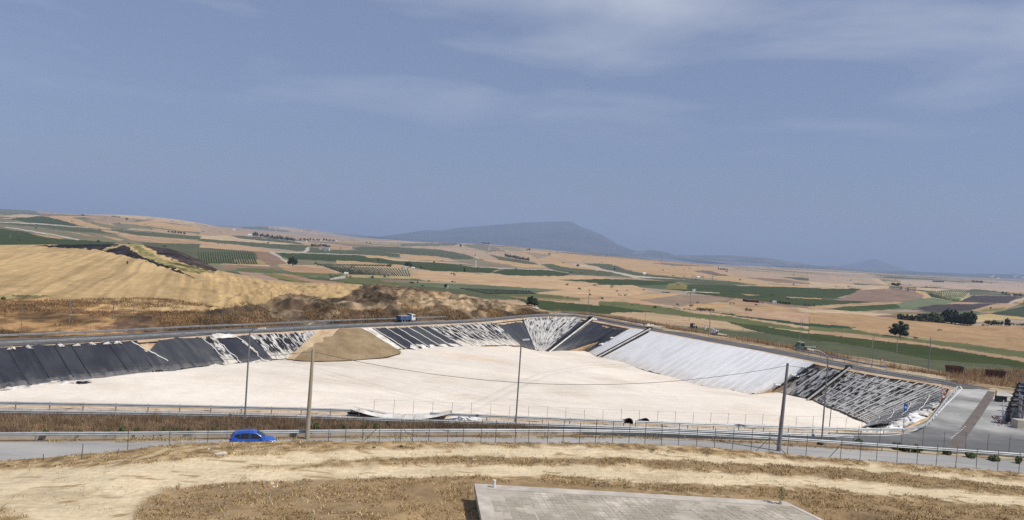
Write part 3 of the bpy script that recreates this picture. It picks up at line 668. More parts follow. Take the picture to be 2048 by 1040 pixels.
def SL(s, t, lift=0.0):
    """point on the pit slope: s index along the rim, t 0 at the rim .. 1 at the floor"""
    s = np.asarray(s, float); t = np.asarray(t, float); k = np.arange(len(RIM))
    r = np.stack([np.interp(s, k, RA[:, i]) for i in range(3)], -1); f = np.stack([np.interp(s, k, FA[:, i]) for i in range(3)], -1)
    p = r + (f - r) * t[..., None]
    h = f - r; n = np.stack([-h[..., 0] * h[..., 2], -h[..., 1] * h[..., 2], h[..., 0] ** 2 + h[..., 1] ** 2], -1)
    n = np.where(n[..., 2:3] < 0, -n, n); n[..., :2] = h[..., :2] * np.abs(h[..., 2:3]) ; n /= np.linalg.norm(n, axis=-1, keepdims=True) + 1e-9
    return p + n * np.asarray(lift)[..., None] if np.ndim(lift) else p + n * lift
def s_of(px):
    return float(np.interp(px, [a[0] for a, b, z in PAIRS[:28]], np.arange(28)))
rim2 = [tuple(r[:2]) for r in RIM[:-1]]; flo2 = [tuple(f[:2]) for f in FLO[:-1]]
# bare slope under the liners
S_, T__ = np.meshgrid(np.linspace(0, len(RIM) - 1, (len(RIM) - 1) * 8 + 1), np.linspace(0, 1.12, 15), indexing='ij')
tag(link('pit_slope', np_mesh('pit_slope', SL(S_, T__, -0.32).reshape(-1, 3), grid_quads((len(RIM) - 1) * 8 + 1, 15), M['sand'])), 'bare sandy bank of the pit under the liners', kind='structure')
# floor
def build_floor():
    xs = np.arange(-90, 80, 0.42); ys = np.arange(72, 208, 0.42); X, Y = np.meshgrid(xs, ys, indexing='ij')
    px = np.array([f[0] for f in FLO[:-1]]); py = np.array([f[1] for f in FLO[:-1]]); pz = np.array([f[2] for f in FLO[:-1]])
    num = 0; den = 0
    for a, b, c in zip(px, py, pz):
        wgt = 1 / ((X - a) ** 2 + (Y - b) ** 2 + 6) ** 1.3; num = num + wgt * c; den = den + wgt
    Zz = num / den
    Zz = Zz + (fbm(X / 14, Y / 14, 3, 2) - .5) * 0.35 + (fbm(X / 2.5, Y / 2.5, 2, 4) - .5) * 0.08
    tr = np.zeros(X.shape)
    rr = random.Random(12)
    for k in range(16):
        a0 = rr.uniform(-.5, 1.1); c0 = rr.uniform(-60, 60); w0 = (X - 5) * math.sin(a0) + (Y - 135) * -math.cos(a0); w1 = w0 - c0 * .7 - 7 * np.sin((X * math.cos(a0) + Y * math.sin(a0)) / rr.uniform(22, 40) + k)
        for o_ in (-.95, .95): tr = np.maximum(tr, np.exp(-((w1 - o_) / .38) ** 2) * rr.uniform(.3, 1.0))
    Zz = Zz - .05 * tr
    base = np.array((.75, .675, .575)); dk = np.array((.63, .54, .43)); n1 = fbm(X / 11, Y / 5, 4, 95)[..., None]; n2 = fbm(X / 30, Y / 18, 3, 96)[..., None]
    C = base * (1 - .55 * sstep(.42, .75, n1)) + dk * (.55 * sstep(.42, .75, n1)); C = C * (1.03 - .10 * sstep(.4, .7, n2)) * (1 - .14 * tr[..., None] * (.5 + n1)) * (.95 + .10 * fbm(X / .9, Y / .9, 2, 97)[..., None])
    ox_, oy_, _ = P(945, 718, -5); C = C * (1 - .22 * np.exp(-((X - ox_) / 7) ** 2 - ((Y - oy_) / 3) ** 2)[..., None] * np.array((.1, .6, 1)))
    cx, cyy = np.mean(px), np.mean(py)
    big = []
    for i in range(len(px)):
        j = (i + 1) % len(px); h = (i - 1) % len(px); tx, ty = px[j] - px[h], py[j] - py[h]; l = math.hypot(tx, ty); nx, ny = -ty / l, tx / l
        if (px[i] - cx) * nx + (py[i] - cyy) * ny < 0: nx, ny = -nx, -ny
        big.append((px[i] + nx * 0.9, py[i] + ny * 0.9))
    ok = inside(X, Y, big); q = grid_quads(len(xs), len(ys)); okv = ok.ravel(); q = q[okv[q].any(1)]
    used = np.zeros(X.size, bool); used[q.ravel()] = True; idx = np.cumsum(used) - 1
    Vv = np.stack([X, Y, Zz], -1).reshape(-1, 3)[used]
    tag(link('pit_floor', np_mesh('pit_floor', Vv, idx[q], M['floor'], colors=C.reshape(-1, 3)[used])), 'pale gravel bed covering the bottom of the pit', kind='structure')
build_floor()

# ------------------------------------------------------------------ site ground (flat yard level, hollow where the pit is)
def build_site():
    xs = np.arange(-140, 150, 1.0); ys = np.arange(50, 262, 1.0); X, Y = np.meshgrid(xs, ys, indexing='ij')
    dist = np.full(X.shape, 1e9)
    for (x0, y0), (x1, y1) in zip(REG, REG[1:] + REG[:1]):
        vx, vy = x1 - x0, y1 - y0; t = np.clip(((X - x0) * vx + (Y - y0) * vy) / (vx * vx + vy * vy), 0, 1)
        dist = np.minimum(dist, np.hypot(X - x0 - t * vx, Y - y0 - t * vy))
    outd = np.where(inside(X, Y, REG), 0, dist)
    Zz = -0.03 - np.clip(outd - 7.0, 0, 100) * 0.11 + (fbm(X / 6, Y / 6, 3, 8) - .5) * 0.25 * (outd > 1.5)
    rd = np.full(X.shape, 1e9)
    for (x0, y0), (x1, y1) in zip(rim2, rim2[1:] + rim2[:1]):
        vx, vy = x1 - x0, y1 - y0; t = np.clip(((X - x0) * vx + (Y - y0) * vy) / (vx * vx + vy * vy), 0, 1)
        rd = np.minimum(rd, np.hypot(X - x0 - t * vx, Y - y0 - t * vy))
    inn = inside(X, Y, rim2)
    Zz = np.where(inn, -np.clip(rd, 0, 10) * 2.4 - 1.0, Zz)
    n = fbm(X / 9, Y / 9, 4, 11)[..., None]; n2 = fbm(X / 3, Y / 3, 3, 12)[..., None]
    C = np.array((.33, .245, .15)) * (1 - n) + np.array((.24, .16, .095)) * n
    C = np.where(n2 > 0.58, np.array((.42, .34, .22)), C)
    near = (rd < 4.0)[..., None] & ~inn[..., None]; C = np.where(near, np.where((Y < 92)[..., None], np.array((.56, .48, .38)), np.array((.46, .36, .25))), C)
    me = np_mesh('site_ground', np.stack([X, Y, Zz], -1).reshape(-1, 3), grid_quads(len(xs), len(ys)), M['site'], colors=C.reshape(-1, 3))
    tag(link('site_ground', me), 'dry trodden earth around the pit', kind='structure')
build_site()
# sandy verge from the rim outwards
vg_o = offset(RIM, 0); A = []
cxy = RA[:, :2].mean(0)
d2 = RLEN; RS = resample(RIM, 1.0)
side = offset(RS, 1.5)
sgn = 1.0 if math.dist(side[10][:2], cxy) > math.dist(RS[10][:2], cxy) else -1.0
vf = np.array([1.0 if q[1] > 131 or (q[0] < 20 and q[1] > 100) else 0.22 for q in RS])
def vg(d, z0, z1=0.0):
    q = offset(RS, d * sgn); return [tuple(np.array(RS[i][:2]) * (1 - f) + np.array(q[i][:2]) * f) + (z0 + z1 * random.random() * f,) for i, f in enumerate(vf)]
INW = [tuple(q[:2]) + (-0.12,) for q in offset(RS, -0.25 * sgn)]; OUTW = vg(1.5, .02); OUT2 = vg(2.2, -.06); ridge_ = vg(.45, .05, .15)
n_ = len(RS)
tag(link('verge', np_mesh('verge', INW + ridge_ + OUTW + OUT2, grid_quads(4, n_), M['sand'])), 'strip of loose orange sand along the top of the pit', kind='structure')

# ------------------------------------------------------------------ roads
def ribbon(name, left, right, z, m, label, crown=0.0, nx=4):
    L = np.array([p[:2] for p in left]); R = np.array([p[:2] for p in right]); rows = []
    for k in np.linspace(0, 1, nx + 1):
        p = L * (1 - k) + R * k; rows.append(np.concatenate([p, np.full((len(p), 1), z + crown * (1 - (2 * k - 1) ** 2))], 1))
    return tag(link(name, np_mesh(name, np.concatenate(rows), grid_quads(nx + 1, len(L)), m, smooth=True)), label, kind='structure')
YF = [(-90, 49), (-75, 53), (-60, 57.5), (-42.5, 63.6), (-35, 65.6), (-9.9, 73.6), (5, 77.6), (14, 79.7), (21.6, 80.6), (34.8, 81.2), (57, 81.2), (75, 80.4), (110, 78)]
yf_pl = resample(smooth_poly(YF, 2), 1.0)
def yf(x): return float(np.interp(x, [p[0] for p in yf_pl], [p[1] for p in yf_pl]))
ribbon('near_road', yf_pl, offset(yf_pl, -6.0), 0.0, M['asphalt_pale'], 'pale worn road with the blue car on it', crown=0.02)
PIT_RAIL = [(-90, 64.5), (-70, 69.2), (-49.8, 74.0), (-31.6, 78.0), (-16.4, 80.9), (1.2, 82.8), (14.5, 84.3), (38.4, 88.0), (45.5, 89.2), (49.5, 90.6), (52.2, 92.6), (54.5, 95.5), (60, 103.2), (70, 117.6), (77.0, 127.0)]
RAIL2 = [(-90, 61), (-70, 65.6), (-47.6, 70.9), (-30.2, 74.9), (-15.6, 77.4), (1.2, 79.7), (14.1, 81.6), (30, 83.4), (40, 84.6)]
ring_in = resample(smooth_poly(PIT_RAIL[:9], 2), 1.0)
ring_far = [(p[0], p[1] - 0.5) for p in ring_in]
ribbon('ring_road', ring_far, offset(ring_far, -3.4), 0.012, M['asphalt_dark'], 'dark asphalt ring road between the two guardrails on the near side of the pit')
# far ring road between rim and outer boundary, left leg and right leg in one ribbon
rim_far = [RIM[i] for i in range(0, 28)]
ext = [(RIM[0][0] - 16, RIM[0][1] - 19, 0)] + [tuple(r) for r in rim_far]
FAR_RIM = resample(smooth_poly(ext, 1), 1.5)
FR_in = offset(FAR_RIM, 2.2); FR_out = offset(FAR_RIM, 8.6)
if math.dist(FR_in[30][:2], cxy) < math.dist(FAR_RIM[30][:2], cxy): FR_in = offset(FAR_RIM, -2.2); FR_out = offset(FAR_RIM, -8.6)
FSG = 1.0 if math.dist(offset(FAR_RIM, 1)[30][:2], cxy) > math.dist(FAR_RIM[30][:2], cxy) else -1.0
ribbon('far_road', FR_in, FR_out, 0.02, M['asphalt'], 'narrow asphalt road looping round the far side of the pit')
# asphalt yard on the right
yard_in = [(p[0], p[1]) for p in offset(resample(smooth_poly(PIT_RAIL, 2), .8), .35) if p[0] > 38.5]
yard = yard_in + [P(*q, 0)[:2] for q in [(1960, 778), (2048, 790), (2200, 812)]] + [(120, 118), (120, 84)] + [(x, yf(x) + 1.6) for x in (90, 70, 57, 48, 42, 38)]
ym = MB(); ym.add([(x, y, 0.032) for x, y in yard], [tuple(range(len(yard)))])
tag(ym.build('asphalt_yard', M['yard']), 'dusty grey asphalt yard at the right corner of the pit', kind='structure')
def strip(name, pxs, width, z, m, label):
    pts = resample([P(*q, z) for q in pxs], 1.0); L = offset(pts, width / 2); R = offset(pts, -width / 2)
    return ribbon(name, L, R, z, m, label, nx=1)
strip('trench_patch', [(1984, 783), (1968, 808), (1947, 838), (1922, 872), (1902, 905)], 1.25, 0.044, M['trench'], 'brown trench patch crossing the asphalt yard')
strip('edge_line', [(1660, 867), (1700, 870), (1750, 871.5), (1790, 870), (1820, 865), (1845, 853), (1865, 838), (1895, 806), (1916, 786), (1924, 777), (1920, 772)], 0.22, 0.048, M['paint'], 'white edge line along the curve of the guardrail')
strip('crack', [(1911, 797), (1935, 800), (1966, 803)], 0.18, 0.05, M['trench'], 'dark crack across the top of the asphalt yard')
for i in range(9):
    a = i / 8.0; px = 1903 + a * 27; py = 876 - a * 23
    q = MB(); x, y, z = P(px, py, 0.052); q.box((x, y, 0.05), (0.34, 0.20, 0.012), rz=0.9)
    tag(q.build('lane_dash', M['paint']), 'short white dash of the broken line on the asphalt yard', kind='structure')
pad = MB(); pp = [P(*q, 0)[:2] for q in [(1990, 785), (2048, 792), (2120, 803), (2120, 822), (2040, 808), (1985, 800)]]
pad.add([(x, y, 0.05) for x, y in pp] + [(x, y, 0.10) for x, y in pp], [tuple(range(6, 12))] + [(i, (i + 1) % 6, 6 + (i + 1) % 6, 6 + i) for i in range(6)])
tag(pad.build('concrete_pad', M['concrete']), 'pale concrete pad behind the black pipe manifold', kind='structure')
def bank_y(x): return float(np.interp(x, [p[0] for p in RAIL2], [p[1] for p in RAIL2])) - .75
bx = np.linspace(-75, 9, 120); hb = .42 * (1 - sstep(2, 9, bx)); Vb = []
for a_, b_, k_ in ((0, 1.25, 0.0), (0, 1.5, 1.0), (.5, 0, 1.0), (1, 0, .9), (1, .35, 0.0)):
    for x, h_ in zip(bx, hb):
        y0_ = yf(x); y1_ = bank_y(x); y = y0_ + b_ if a_ == 0 else (y0_ + 1.5) * (1 - a_) + y1_ * a_ + b_
        Vb.append((x, y, .01 + h_ * k_))
tag(link('bank', np_mesh('bank', Vb, grid_quads(5, 120), M['strip_weed'])), 'low earth bank carrying the dry weeds between the two roads', kind='structure')
# kerb channel in the weed strip
kl = [(x, yf(x) + 1.2) for x in np.linspace(-62, 8, 60)]
kb = MB(); kb.extrude_profile([(-.18, -.1), (.18, -.1), (.18, .52), (-.18, .52)], [(x, y, 0) for x, y in kl])
tag(kb.build('kerb', M['concrete']), 'low pale kerb between the near guardrail and the dry weeds', kind='structure')

# ------------------------------------------------------------------ foreground ground
def zb(x): return np.interp(x, [-60, -40, -36, -31, -26, -18, -8.5, 1.5, 10, 21, 33, 54, 90], [.15, .25, .55, 1.0, 1.62, 1.62, 1.5, 1.32, 1.32, 1.15, .75, .5, .3])
def gf(x, y):
    x = np.asarray(x, float); y = np.asarray(y, float)
    yn = np.interp(x, [p[0] for p in yf_pl], [p[1] for p in yf_pl]) - 6.3; yc = yn - 0.7; b = zb(x)
    t = yc - y
    up = np.interp(t, [0, 5, 12, 20, 30, 45, 60, 74, 110], [0, .12, .55, 1.35, 3.3, 7.4, 12.6, 18.2, 18.4])
    z = b + (1.25 - b) * sstep(3, 18, t) + np.where(t >= 0, up, 0)
    z = np.where(t < 0, b * (1 - sstep(0, 1.3, -t)) - 0.06 * sstep(0.6, 1.6, -t) - 0.25 * sstep(1.6, 3.0, -t), z)
    dd_ = np.hypot(np.maximum(np.maximum(-4.5 - x, x - 24), 0), np.maximum(np.maximum(34 - y, y - 51), 0)); z = np.minimum(z, 2.55 + dd_ * .55)
    z = z - 30 * sstep(8.5, 10.5, -t)
    z = z + (fbm(x / 3.2, y / 3.2, 3, 14) - .5) * 0.28 * sstep(-0.3, 2, t) + (fbm(x / 0.8, y / 0.8, 2, 15) - .5) * 0.10 * sstep(-0.8, 1, t)
    return z
TR = [[(-300, 950), (0, 936), (150, 935), (300, 924), (400, 914), (600, 904), (800, 897), (1000, 893), (1150, 892), (1250, 898), (1400, 908), (1560, 918), (1800, 936), (2300, 985),
       (2300, 1000), (1800, 945), (1560, 929), (1400, 923), (1250, 915), (1100, 913), (1000, 913), (800, 914), (700, 919), (560, 929), (450, 938), (450, 945), (-300, 990)],
      [(440, 938), (560, 938), (700, 933), (800, 930), (1000, 930), (1200, 930), (1350, 938), (1500, 948), (1640, 956), (1800, 970), (2300, 1012), (2300, 1035), (1800, 989), (1640, 973), (1500, 969), (1380, 967), (1250, 961), (1150, 952), (1000, 951), (800, 955), (700, 958), (600, 958), (500, 962), (420, 966), (380, 960)],
      [(-300, 950), (0, 938), (450, 924), (480, 960), (420, 966), (335, 976), (290, 992), (270, 1015), (265, 1120), (90, 1120), (60, 1035), (0, 1015), (-300, 1010)]]
BROWN = [[(330, 975), (560, 958), (900, 955), (1100, 962), (1250, 966), (1300, 985), (950, 990), (940, 1100), (270, 1100), (290, 1000)],
         [(1640, 985), (2300, 1035), (2300, 1120), (1640, 1120), (1560, 1010)], [(1300, 966), (1640, 985), (1800, 995), (1800, 1040), (1560, 1005), (1300, 975)],
         [(1250, 918), (1560, 932), (1800, 948), (2300, 1000), (2300, 1010), (1800, 965), (1500, 945), (1250, 926)], [(800, 916), (1000, 915), (1250, 918), (1250, 926), (1000, 926), (800, 926)]]
def track_mask(X, Y, Zz):
    px, py = proj(X, Y, Zz)
    w1 = (fbm(X / 1.6, Y / 1.6, 3, 61) - .5) * 14; w2 = (fbm(X / 1.1, Y / 1.3, 3, 62) - .5) * 13
    m = np.zeros(np.shape(X), bool)
    for t in TR: m |= inside(px + w1, py + w2, t)
    b = np.zeros(np.shape(X), bool)
    for t in BROWN: b |= inside(px + w1 * 2, py + w2, t)
    return m, b & ~m, px, py
def build_fore():
    xs = np.arange(-85, 95, 0.3); ys = np.concatenate([np.arange(-40, 36, 2.0), np.arange(36, 84.2, 0.25)]); X, Y = np.meshgrid(xs, ys, indexing='ij')
    Zz = gf(X, Y)
    m, b, px, py = track_mask(X, Y, Zz)
    mf = m.astype(float)
    for _ in range(2): mf = (mf + np.roll(mf, 1, 0) + np.roll(mf, -1, 0) + np.roll(mf, 1, 1) + np.roll(mf, -1, 1)) / 5
    ruts = (np.sin((py + (fbm(X / 5, Y / 9, 2, 77) - .5) * 10) * 1.05) * .5 + .5)
    Zz = Zz - 0.10 * mf - 0.03 * mf * ruts
    n = fbm(X / 2.0, Y / 2.0, 4, 18)[..., None]; n2 = fbm(X / 0.7, Y / 0.7, 3, 19)[..., None]; n3 = fbm(X / 6, Y / 6, 3, 20)[..., None]
    straw = np.array((.40, .275, .13)); brown = np.array((.255, .175, .095)); bare = np.array((.47, .36, .215)); tr1 = np.array((.66, .54, .355)); tr2 = np.array((.54, .43, .27))
    C = straw * (1 - n) + brown * n; C = np.where(n2 > .60, bare, C); C = np.where(n2 < .36, brown * .7, C); C = C * (.72 + .56 * fbm(X / .5, Y / .5, 2, 104)[..., None])
    CB = brown * (1.15 - .5 * n2) + straw * (.35 * n); C = np.where(b[..., None], CB, C)
    CT = tr1 * (1 - .5 * n) + tr2 * (.5 * n); CT = np.where((n3 * .6 + n2 * .4 > .60), tr2, CT); CT = CT * (1.03 - 0.07 * ruts[..., None]); CT = CT * (.89 + .22 * fbm(X / 5, Y / .45, 4, 102)[..., None]); CT = np.where((fbm(X / 2.2, Y / .7, 4, 103) > .74)[..., None], np.array((.36, .255, .135)), CT)
    C = C * (1 - mf[..., None]) + CT * mf[..., None]
    me = np_mesh('ground', np.stack([X, Y, Zz], -1).reshape(-1, 3), grid_quads(len(xs), len(ys)), M['fore'], colors=C.reshape(-1, 3))
    tag(link('ground', me), 'dry grassy slope with pale dirt tracks in front of the road', kind='structure')
build_fore()
def G(px, py):
    """foreground ground point at a photo pixel"""
    u_, v_ = uv_of(px, py); y = np.linspace(25, 84, 1200); f = (H - v_ * y) - gf(u_ * y, y); k = int(np.argmax(f <= 0)) if (f <= 0).any() else len(y) - 1
    return float(u_ * y[k]), float(y[k]), float(gf(u_ * y[k], y[k]))

# ------------------------------------------------------------------ left hill with wheat, burnt strip and diggings
HC = [(-180, 96, 290, 488), (0, 114, 300, 491), (120, 119, 320, 490), (240, 126, 330, 489), (265, 127, 325, 489), (300, 130, 324, 493), (335, 132, 320, 497), (360, 134, 314, 506), (400, 137, 302, 523), (437, 139, 290, 543), (530, 147, 272, 561), (600, 152, 265, 566), (680, 160, 258, 567),
      (725, 163, 254, 570), (760, 167, 250, 568), (830, 174, 246, 575), (900, 181, 242, 586), (960, 190, 238, 596), (1030, 204, 234, 608), (1080, 213, 230, 618), (1140, 219, 228, 629.5), (1180, 222, 228, 634)]
_hu = np.array([(a - 1024) / FPX + 0.003 for a, *_ in HC])
_h0 = np.array([b for _, b, _, _ in HC]); _hc = np.array([c for *_, c, _ in HC]); _hz = np.array([H - float(uv_of(a, d)[1]) * c for a, b, c, d in HC])
def zh(x, y):
    u = x / y; d0 = np.interp(u, _hu, _h0); dc = np.interp(u, _hu, _hc); zc = np.interp(u, _hu, _hz)
    s = (y - d0) / (dc - d0)
    z = np.where(s < 0, s * 6, np.where(s < 1, zc * np.clip(s, 0, 1) ** 0.85 , zc - ((s - 1) * 1.1) ** 1.6 * 22))
    sh = sstep(0.0, .12, s) * (1 - sstep(.9, 1.0, s))
    px = 1024 + u * FPX
    dug = sstep(330, 480, px) * (1 - sstep(1000, 1100, px)) * (1 - sstep(.72, .95, s))
    low = (1 - sstep(.25, .6, s))
    z = z + sh * ((fbm(x / 22, y / 22, 3, 33) - .5) * 2.0 + (fbm(x / 5, y / 5, 3, 34) - .5) * 1.1 * (dug + low * .7))
    rid = 1 - np.abs(fbm(x / 9, y / 12, 4, 35) * 2 - 1)
    z = z + sh * dug * (rid - .6) * 4.2 + sh * dug * (fbm(x / 2.4, y / 3.0, 3, 36) - .5) * 1.6
    return z
HF = [
 (Z1, (.28,.17,.078), [(-900,900),(-900,800),(0,900),(80,920),(600,930),(1000,1000),(1400,1060),(1985,1030),(1985,1250),(-900,1400)]),
 (Z1, (.20,.19,.075), [(0,905),(240,905),(450,898),(560,915),(240,928),(0,925)]),
 (Z1, K_, [(300,436),(600,420),(1000,405),(1200,430),(1330,530),(1600,632),(1860,735),(1850,742),(1600,650),(1300,552),(900,468),(500,445)]),
 (Z1, (.42,.31,.15), [(940,470),(1080,430),(1180,425),(1010,478)]),
 (Z1, (.225,.19,.075), [(1200,405),(1290,420),(1500,545),(1880,640),(1985,650),(2010,690),(1780,690),(1500,600),(1330,520)]),
 (Z1, (.048,.036,.032), [(1340,425),(1600,425),(1985,585),(2060,655),(1985,660),(1870,645),(1650,565),(1500,505)]),
 (Z2, (.055,.040,.032), [(0,560),(60,580),(180,655),(120,672),(0,645)]),
 (Z6, (.26,.155,.07), [(-900,150),(0,190),(250,180),(600,240),(900,320),(1400,235),(1985,195),(1985,500),(-900,520)]),
 (Z6, (.16,.095,.055), [(1250,250),(1400,240),(1500,330),(1900,320),(1985,400),(1300,400),(900,380)]),
 (Z7, (.125,.088,.052), [(-150,400),(0,210),(350,150),(600,130),(800,30),(950,35),(1200,80),(1350,70),(1450,0),(1600,-80),(2000,-90),(2000,340),(-150,420)]),
 (Z7, (.20,.12,.058), [(-150,300),(400,250),(700,330),(500,400),(-150,430)]),
 (Z7, (.15,.11,.068), [(640,330),(800,200),(900,60),(1150,90),(1000,330)]),
 (Z7, (.36,.28,.185), [(980,345),(1250,180),(1330,190),(1180,345)]),
 (Z7, (.20,.145,.088), [(1200,95),(1985,140),(1985,190),(1300,180)]),
 (Z7, (.08,.055,.035), [(1310,182),(1640,200),(1655,320),(1600,240),(1400,225)]),
 (Z7, (.15,.10,.06), [(800,90),(1100,100),(1150,200),(1000,260),(850,200)]),
 (Z8, (.22,.155,.088), [(-20,-60),(200,-20),(600,0),(1000,80),(1300,170),(1300,260),(1000,260),(700,300),(-20,330)]),
 (Z8, (.255,.185,.11), [(150,80),(500,20),(900,100),(1000,180),(300,200)]),
 (Z8, (.20,.135,.075), [(0,10),(300,-40),(620,10),(500,60),(100,70)]),
 (Z8, (.23,.16,.095), [(-20,210),(400,215),(800,230),(900,290),(-20,320)])]
def build_hill():
    ur = np.linspace(-0.82, 0.104, 900); tt = np.concatenate([np.linspace(0.0, 1.0, 340), np.linspace(1.02, 1.9, 30)])
    d0 = np.interp(ur, _hu, _h0); dc = np.interp(ur, _hu, _hc)
    Y = d0[None, :] + tt[:, None] * (dc - d0)[None, :]; X = ur[None, :] * Y; Zz = zh(X, Y)
    px, py = proj(X, Y, Zz)
    C = paint(px, py, (.435, .303, .148), HF, jitter=5, seed=71)
    wheat = (np.abs(C - np.array((.435, .303, .148))).sum(-1) < .01)
    rows = fbm((X * .9 + Y * .35 + 8 * fbm(X / 60, Y / 60, 2, 44)) / 1.25, (Y * .9 - X * .35) / 50, 3, 41); C = np.where(wheat[..., None], C * (0.79 + .42 * sstep(.15, .85, rows)[..., None]), C * (0.50 + .85 * sstep(.3, .7, fbm(X / 7, Y / 9, 4, 45))[..., None]) * (.62 + .76 * sstep(.3, .7, fbm(X / 1.3, Y / 2.4, 4, 42))[..., None]))
    big = fbm(X / 40, Y / 40, 3, 43)[..., None]; C = np.where(wheat[..., None], C * (.88 + .24 * big), C)
    me = np_mesh('hill', np.stack([X, Y, Zz], -1).reshape(-1, 3), grid_quads(len(tt), len(ur)), M['hill'], colors=C.reshape(-1, 3))
    tag(link('hill', me), 'golden wheat hill with a burnt strip and brown diggings left of the pit', kind='structure')
build_hill()
def HP(px, py):
    u_, v_ = uv_of(px, py); y = np.linspace(100, 330, 1500); f = (H - v_ * y) - zh(u_ * y, y); k = int(np.argmax(f <= 0)) if (f <= 0).any() else 900
    return float(u_ * y[k]), float(y[k]), float(zh(u_ * y[k], y[k]))
# ------------------------------------------------------------------ liners on the pit slopes
def slen(s):
    a = SL(np.array([s]), np.array([0.0]))[0]; b = SL(np.array([s]), np.array([1.0]))[0]; return float(np.linalg.norm(b - a))
def sheet(name, label, s0, s1, t0, t1, m, cat, lift=0.06, fold=0.05, fk=1.3, seed=0, skew=0.0, jag=0.02, parent=None, tt0=None, group=None, ns=None, seam=0):
    ln = abs(float(np.interp(s1, np.arange(len(RIM)), RLEN) - np.interp(s0, np.arange(len(RIM)), RLEN)))
    ns = ns or max(6, int(ln / 0.35)); nt_ = 18
    sv = np.linspace(0, 1, ns + 1); tv = np.linspace(0, 1, nt_ + 1); A, B = np.meshgrid(sv, tv, indexing='ij')
    top = t0 + (fbm(sv * ln / 1.5, sv * 0 + seed, 3, seed) - .5) * jag * 2
    if tt0 is not None: top = np.interp(sv, [q[0] for q in tt0], [q[1] for q in tt0]) + (fbm(sv * ln / 1.2, sv * 0 + seed, 3, seed) - .5) * jag * 2
    bot = t1 + (fbm(sv * ln / 2.0, sv * 0 + seed + 3, 3, seed) - .5) * 0.05
    T = top[:, None] * (1 - B) + bot[:, None] * B
    Sx = s0 + (s1 - s0) * A + skew * (T - .5)
    L = np.interp(Sx, np.arange(len(RIM)), RLEN); k = L * fk
    ridg = np.clip(1 - np.abs(fbm(k + B * .8, B * 1.1 + seed, 3, seed + 9) * 2 - 1) * 2.4, 0, 1)
    if seam: fold_s = .22 * np.exp(-((np.mod(L, seam) - seam * .5) / .22) ** 2)
    else: fold_s = 0
    lf = lift + fold_s + fold * ridg * sstep(0, .12, B) + (fbm(L * .5, B * 4 + seed, 3, seed + 5) - .5) * fold * 1.2
    Pp = SL(Sx, T, lf)
    sl = slen((s0 + s1) / 2)
    vec = np.stack([L + seed * 13.0, T * sl, T], -1)
    me = np_mesh(name, Pp.reshape(-1, 3), grid_quads(ns + 1, nt_ + 1), m, vecs=vec.reshape(-1, 3))
    o = link(name, me, parent)
    if not parent: tag(o, label, cat, group)
    return o
def rope(label, s0, t0, s1, t1, r=0.07, m=None, lift=0.16, group='pale straps lying down the liners', name='rope', cat='rope', wig=0.12, seed=0):
    n = 12; q = np.linspace(0, 1, n); rr = random.Random(seed * 31 + int(s0 * 100))
    s = s0 + (s1 - s0) * q + np.array([0 if i in (0, n - 1) else (rr.random() - .5) * wig * .25 for i in range(n)]); t_ = t0 + (t1 - t0) * q
    b = MB(); b.tube([tuple(p) for p in SL(s, t_, lift)], r, 5)
    return tag(b.build(name, m or M['rope']), label, cat, group)

# 1-2 the two smooth black sheets on the left bank
BL0 = sheet('black_liner', 'long smooth black liner on the left bank, running out of the left edge', 0.0, s_of(274), -0.03, 1.03, M['liner'], 'liner', fold=.07, fk=.35, seed=1, jag=.03, seam=4.3)
def seams(o, pxs):
    for i, (p0, p1) in enumerate(pxs):
        b = MB(); q = np.linspace(0.0, .97, 12); b.tube([tuple(p) for p in SL(np.full(12, s_of(p0)) + (s_of(p1) - s_of(p0)) * q, q, .16)], .07, 5); b.build('seam', M['liner_seam'], o)
seams(BL0, [(14, 14), (60, 60), (108, 108), (140, 140), (178, 178), (214, 214), (236, 237)])
sheet('liner_hem', 'wavy grey hem along the foot of the long black liner', 0.0, s_of(300), .86, 1.06, M['liner_grey'], 'liner', lift=.13, fold=.16, fk=.5, seed=7, jag=.03)
sheet('black_liner', 'black liner right of the bare sandy notch on the left bank', s_of(266), s_of(402), 0.03, 1.0, M['liner_grey'], 'liner', fold=.06, fk=.4, seed=2, seam=3.4, lift=.12, tt0=[(0, .45), (.16, .28), (.34, .02), (.6, -.03), (1, .04)])
rope('pale strap beside the sandy notch between the two black liners', s_of(262), .0, s_of(300), .72, r=.11)
# 3 striped left part up to the ramp
cuts = [402, 424, 447, 470, 497, 520, 548, 575, 605, 640]
lb = ['narrow dust-streaked liner strip right after the smooth black liners', 'black liner panel under the torn white flap', 'black liner panel next to the left lamp post', 'grey-black liner panel just right of the left lamp post top',
      'first dust-streaked black panel before the clay ramp', 'second dust-streaked black panel before the clay ramp', 'third dust-streaked black panel before the clay ramp', 'fourth dust-streaked black panel before the clay ramp', 'last dust-streaked black panel touching the clay ramp']
for i in range(9):
    mm = [M['liner_dusty'], M['liner'], M['liner'], M['liner_grey'], M['liner_dusty'], M['liner_dusty'], M['liner_dusty'], M['liner_dusty'], M['liner_net']][i]
    sheet('striped_liner', lb[i], s_of(cuts[i]), s_of(cuts[i + 1]), .06 if i in (1, 2) else .02, 1.0, mm, 'liner', fold=.07, fk=1.2, seed=10 + i, jag=.05, group='striped liner panels left of the clay ramp')
for i, px in enumerate([402, 424, 470, 505, 528, 552, 570, 590, 608, 625]):
    rope('pale strap down the striped liner, number %s from the left' % ['one', 'two', 'three', 'four', 'five', 'six', 'seven', 'eight', 'nine', 'ten'][i], s_of(px), .0, s_of(px + 4), 1.02, r=.10 if i < 3 else .08, seed=i, wig=.3)
sheet('white_flap', 'torn white flap folded over the top of the striped liner', s_of(424), s_of(468), -.02, .10, M['white_dirty'], 'sheet', lift=.18, fold=.12, seed=31, jag=.12)
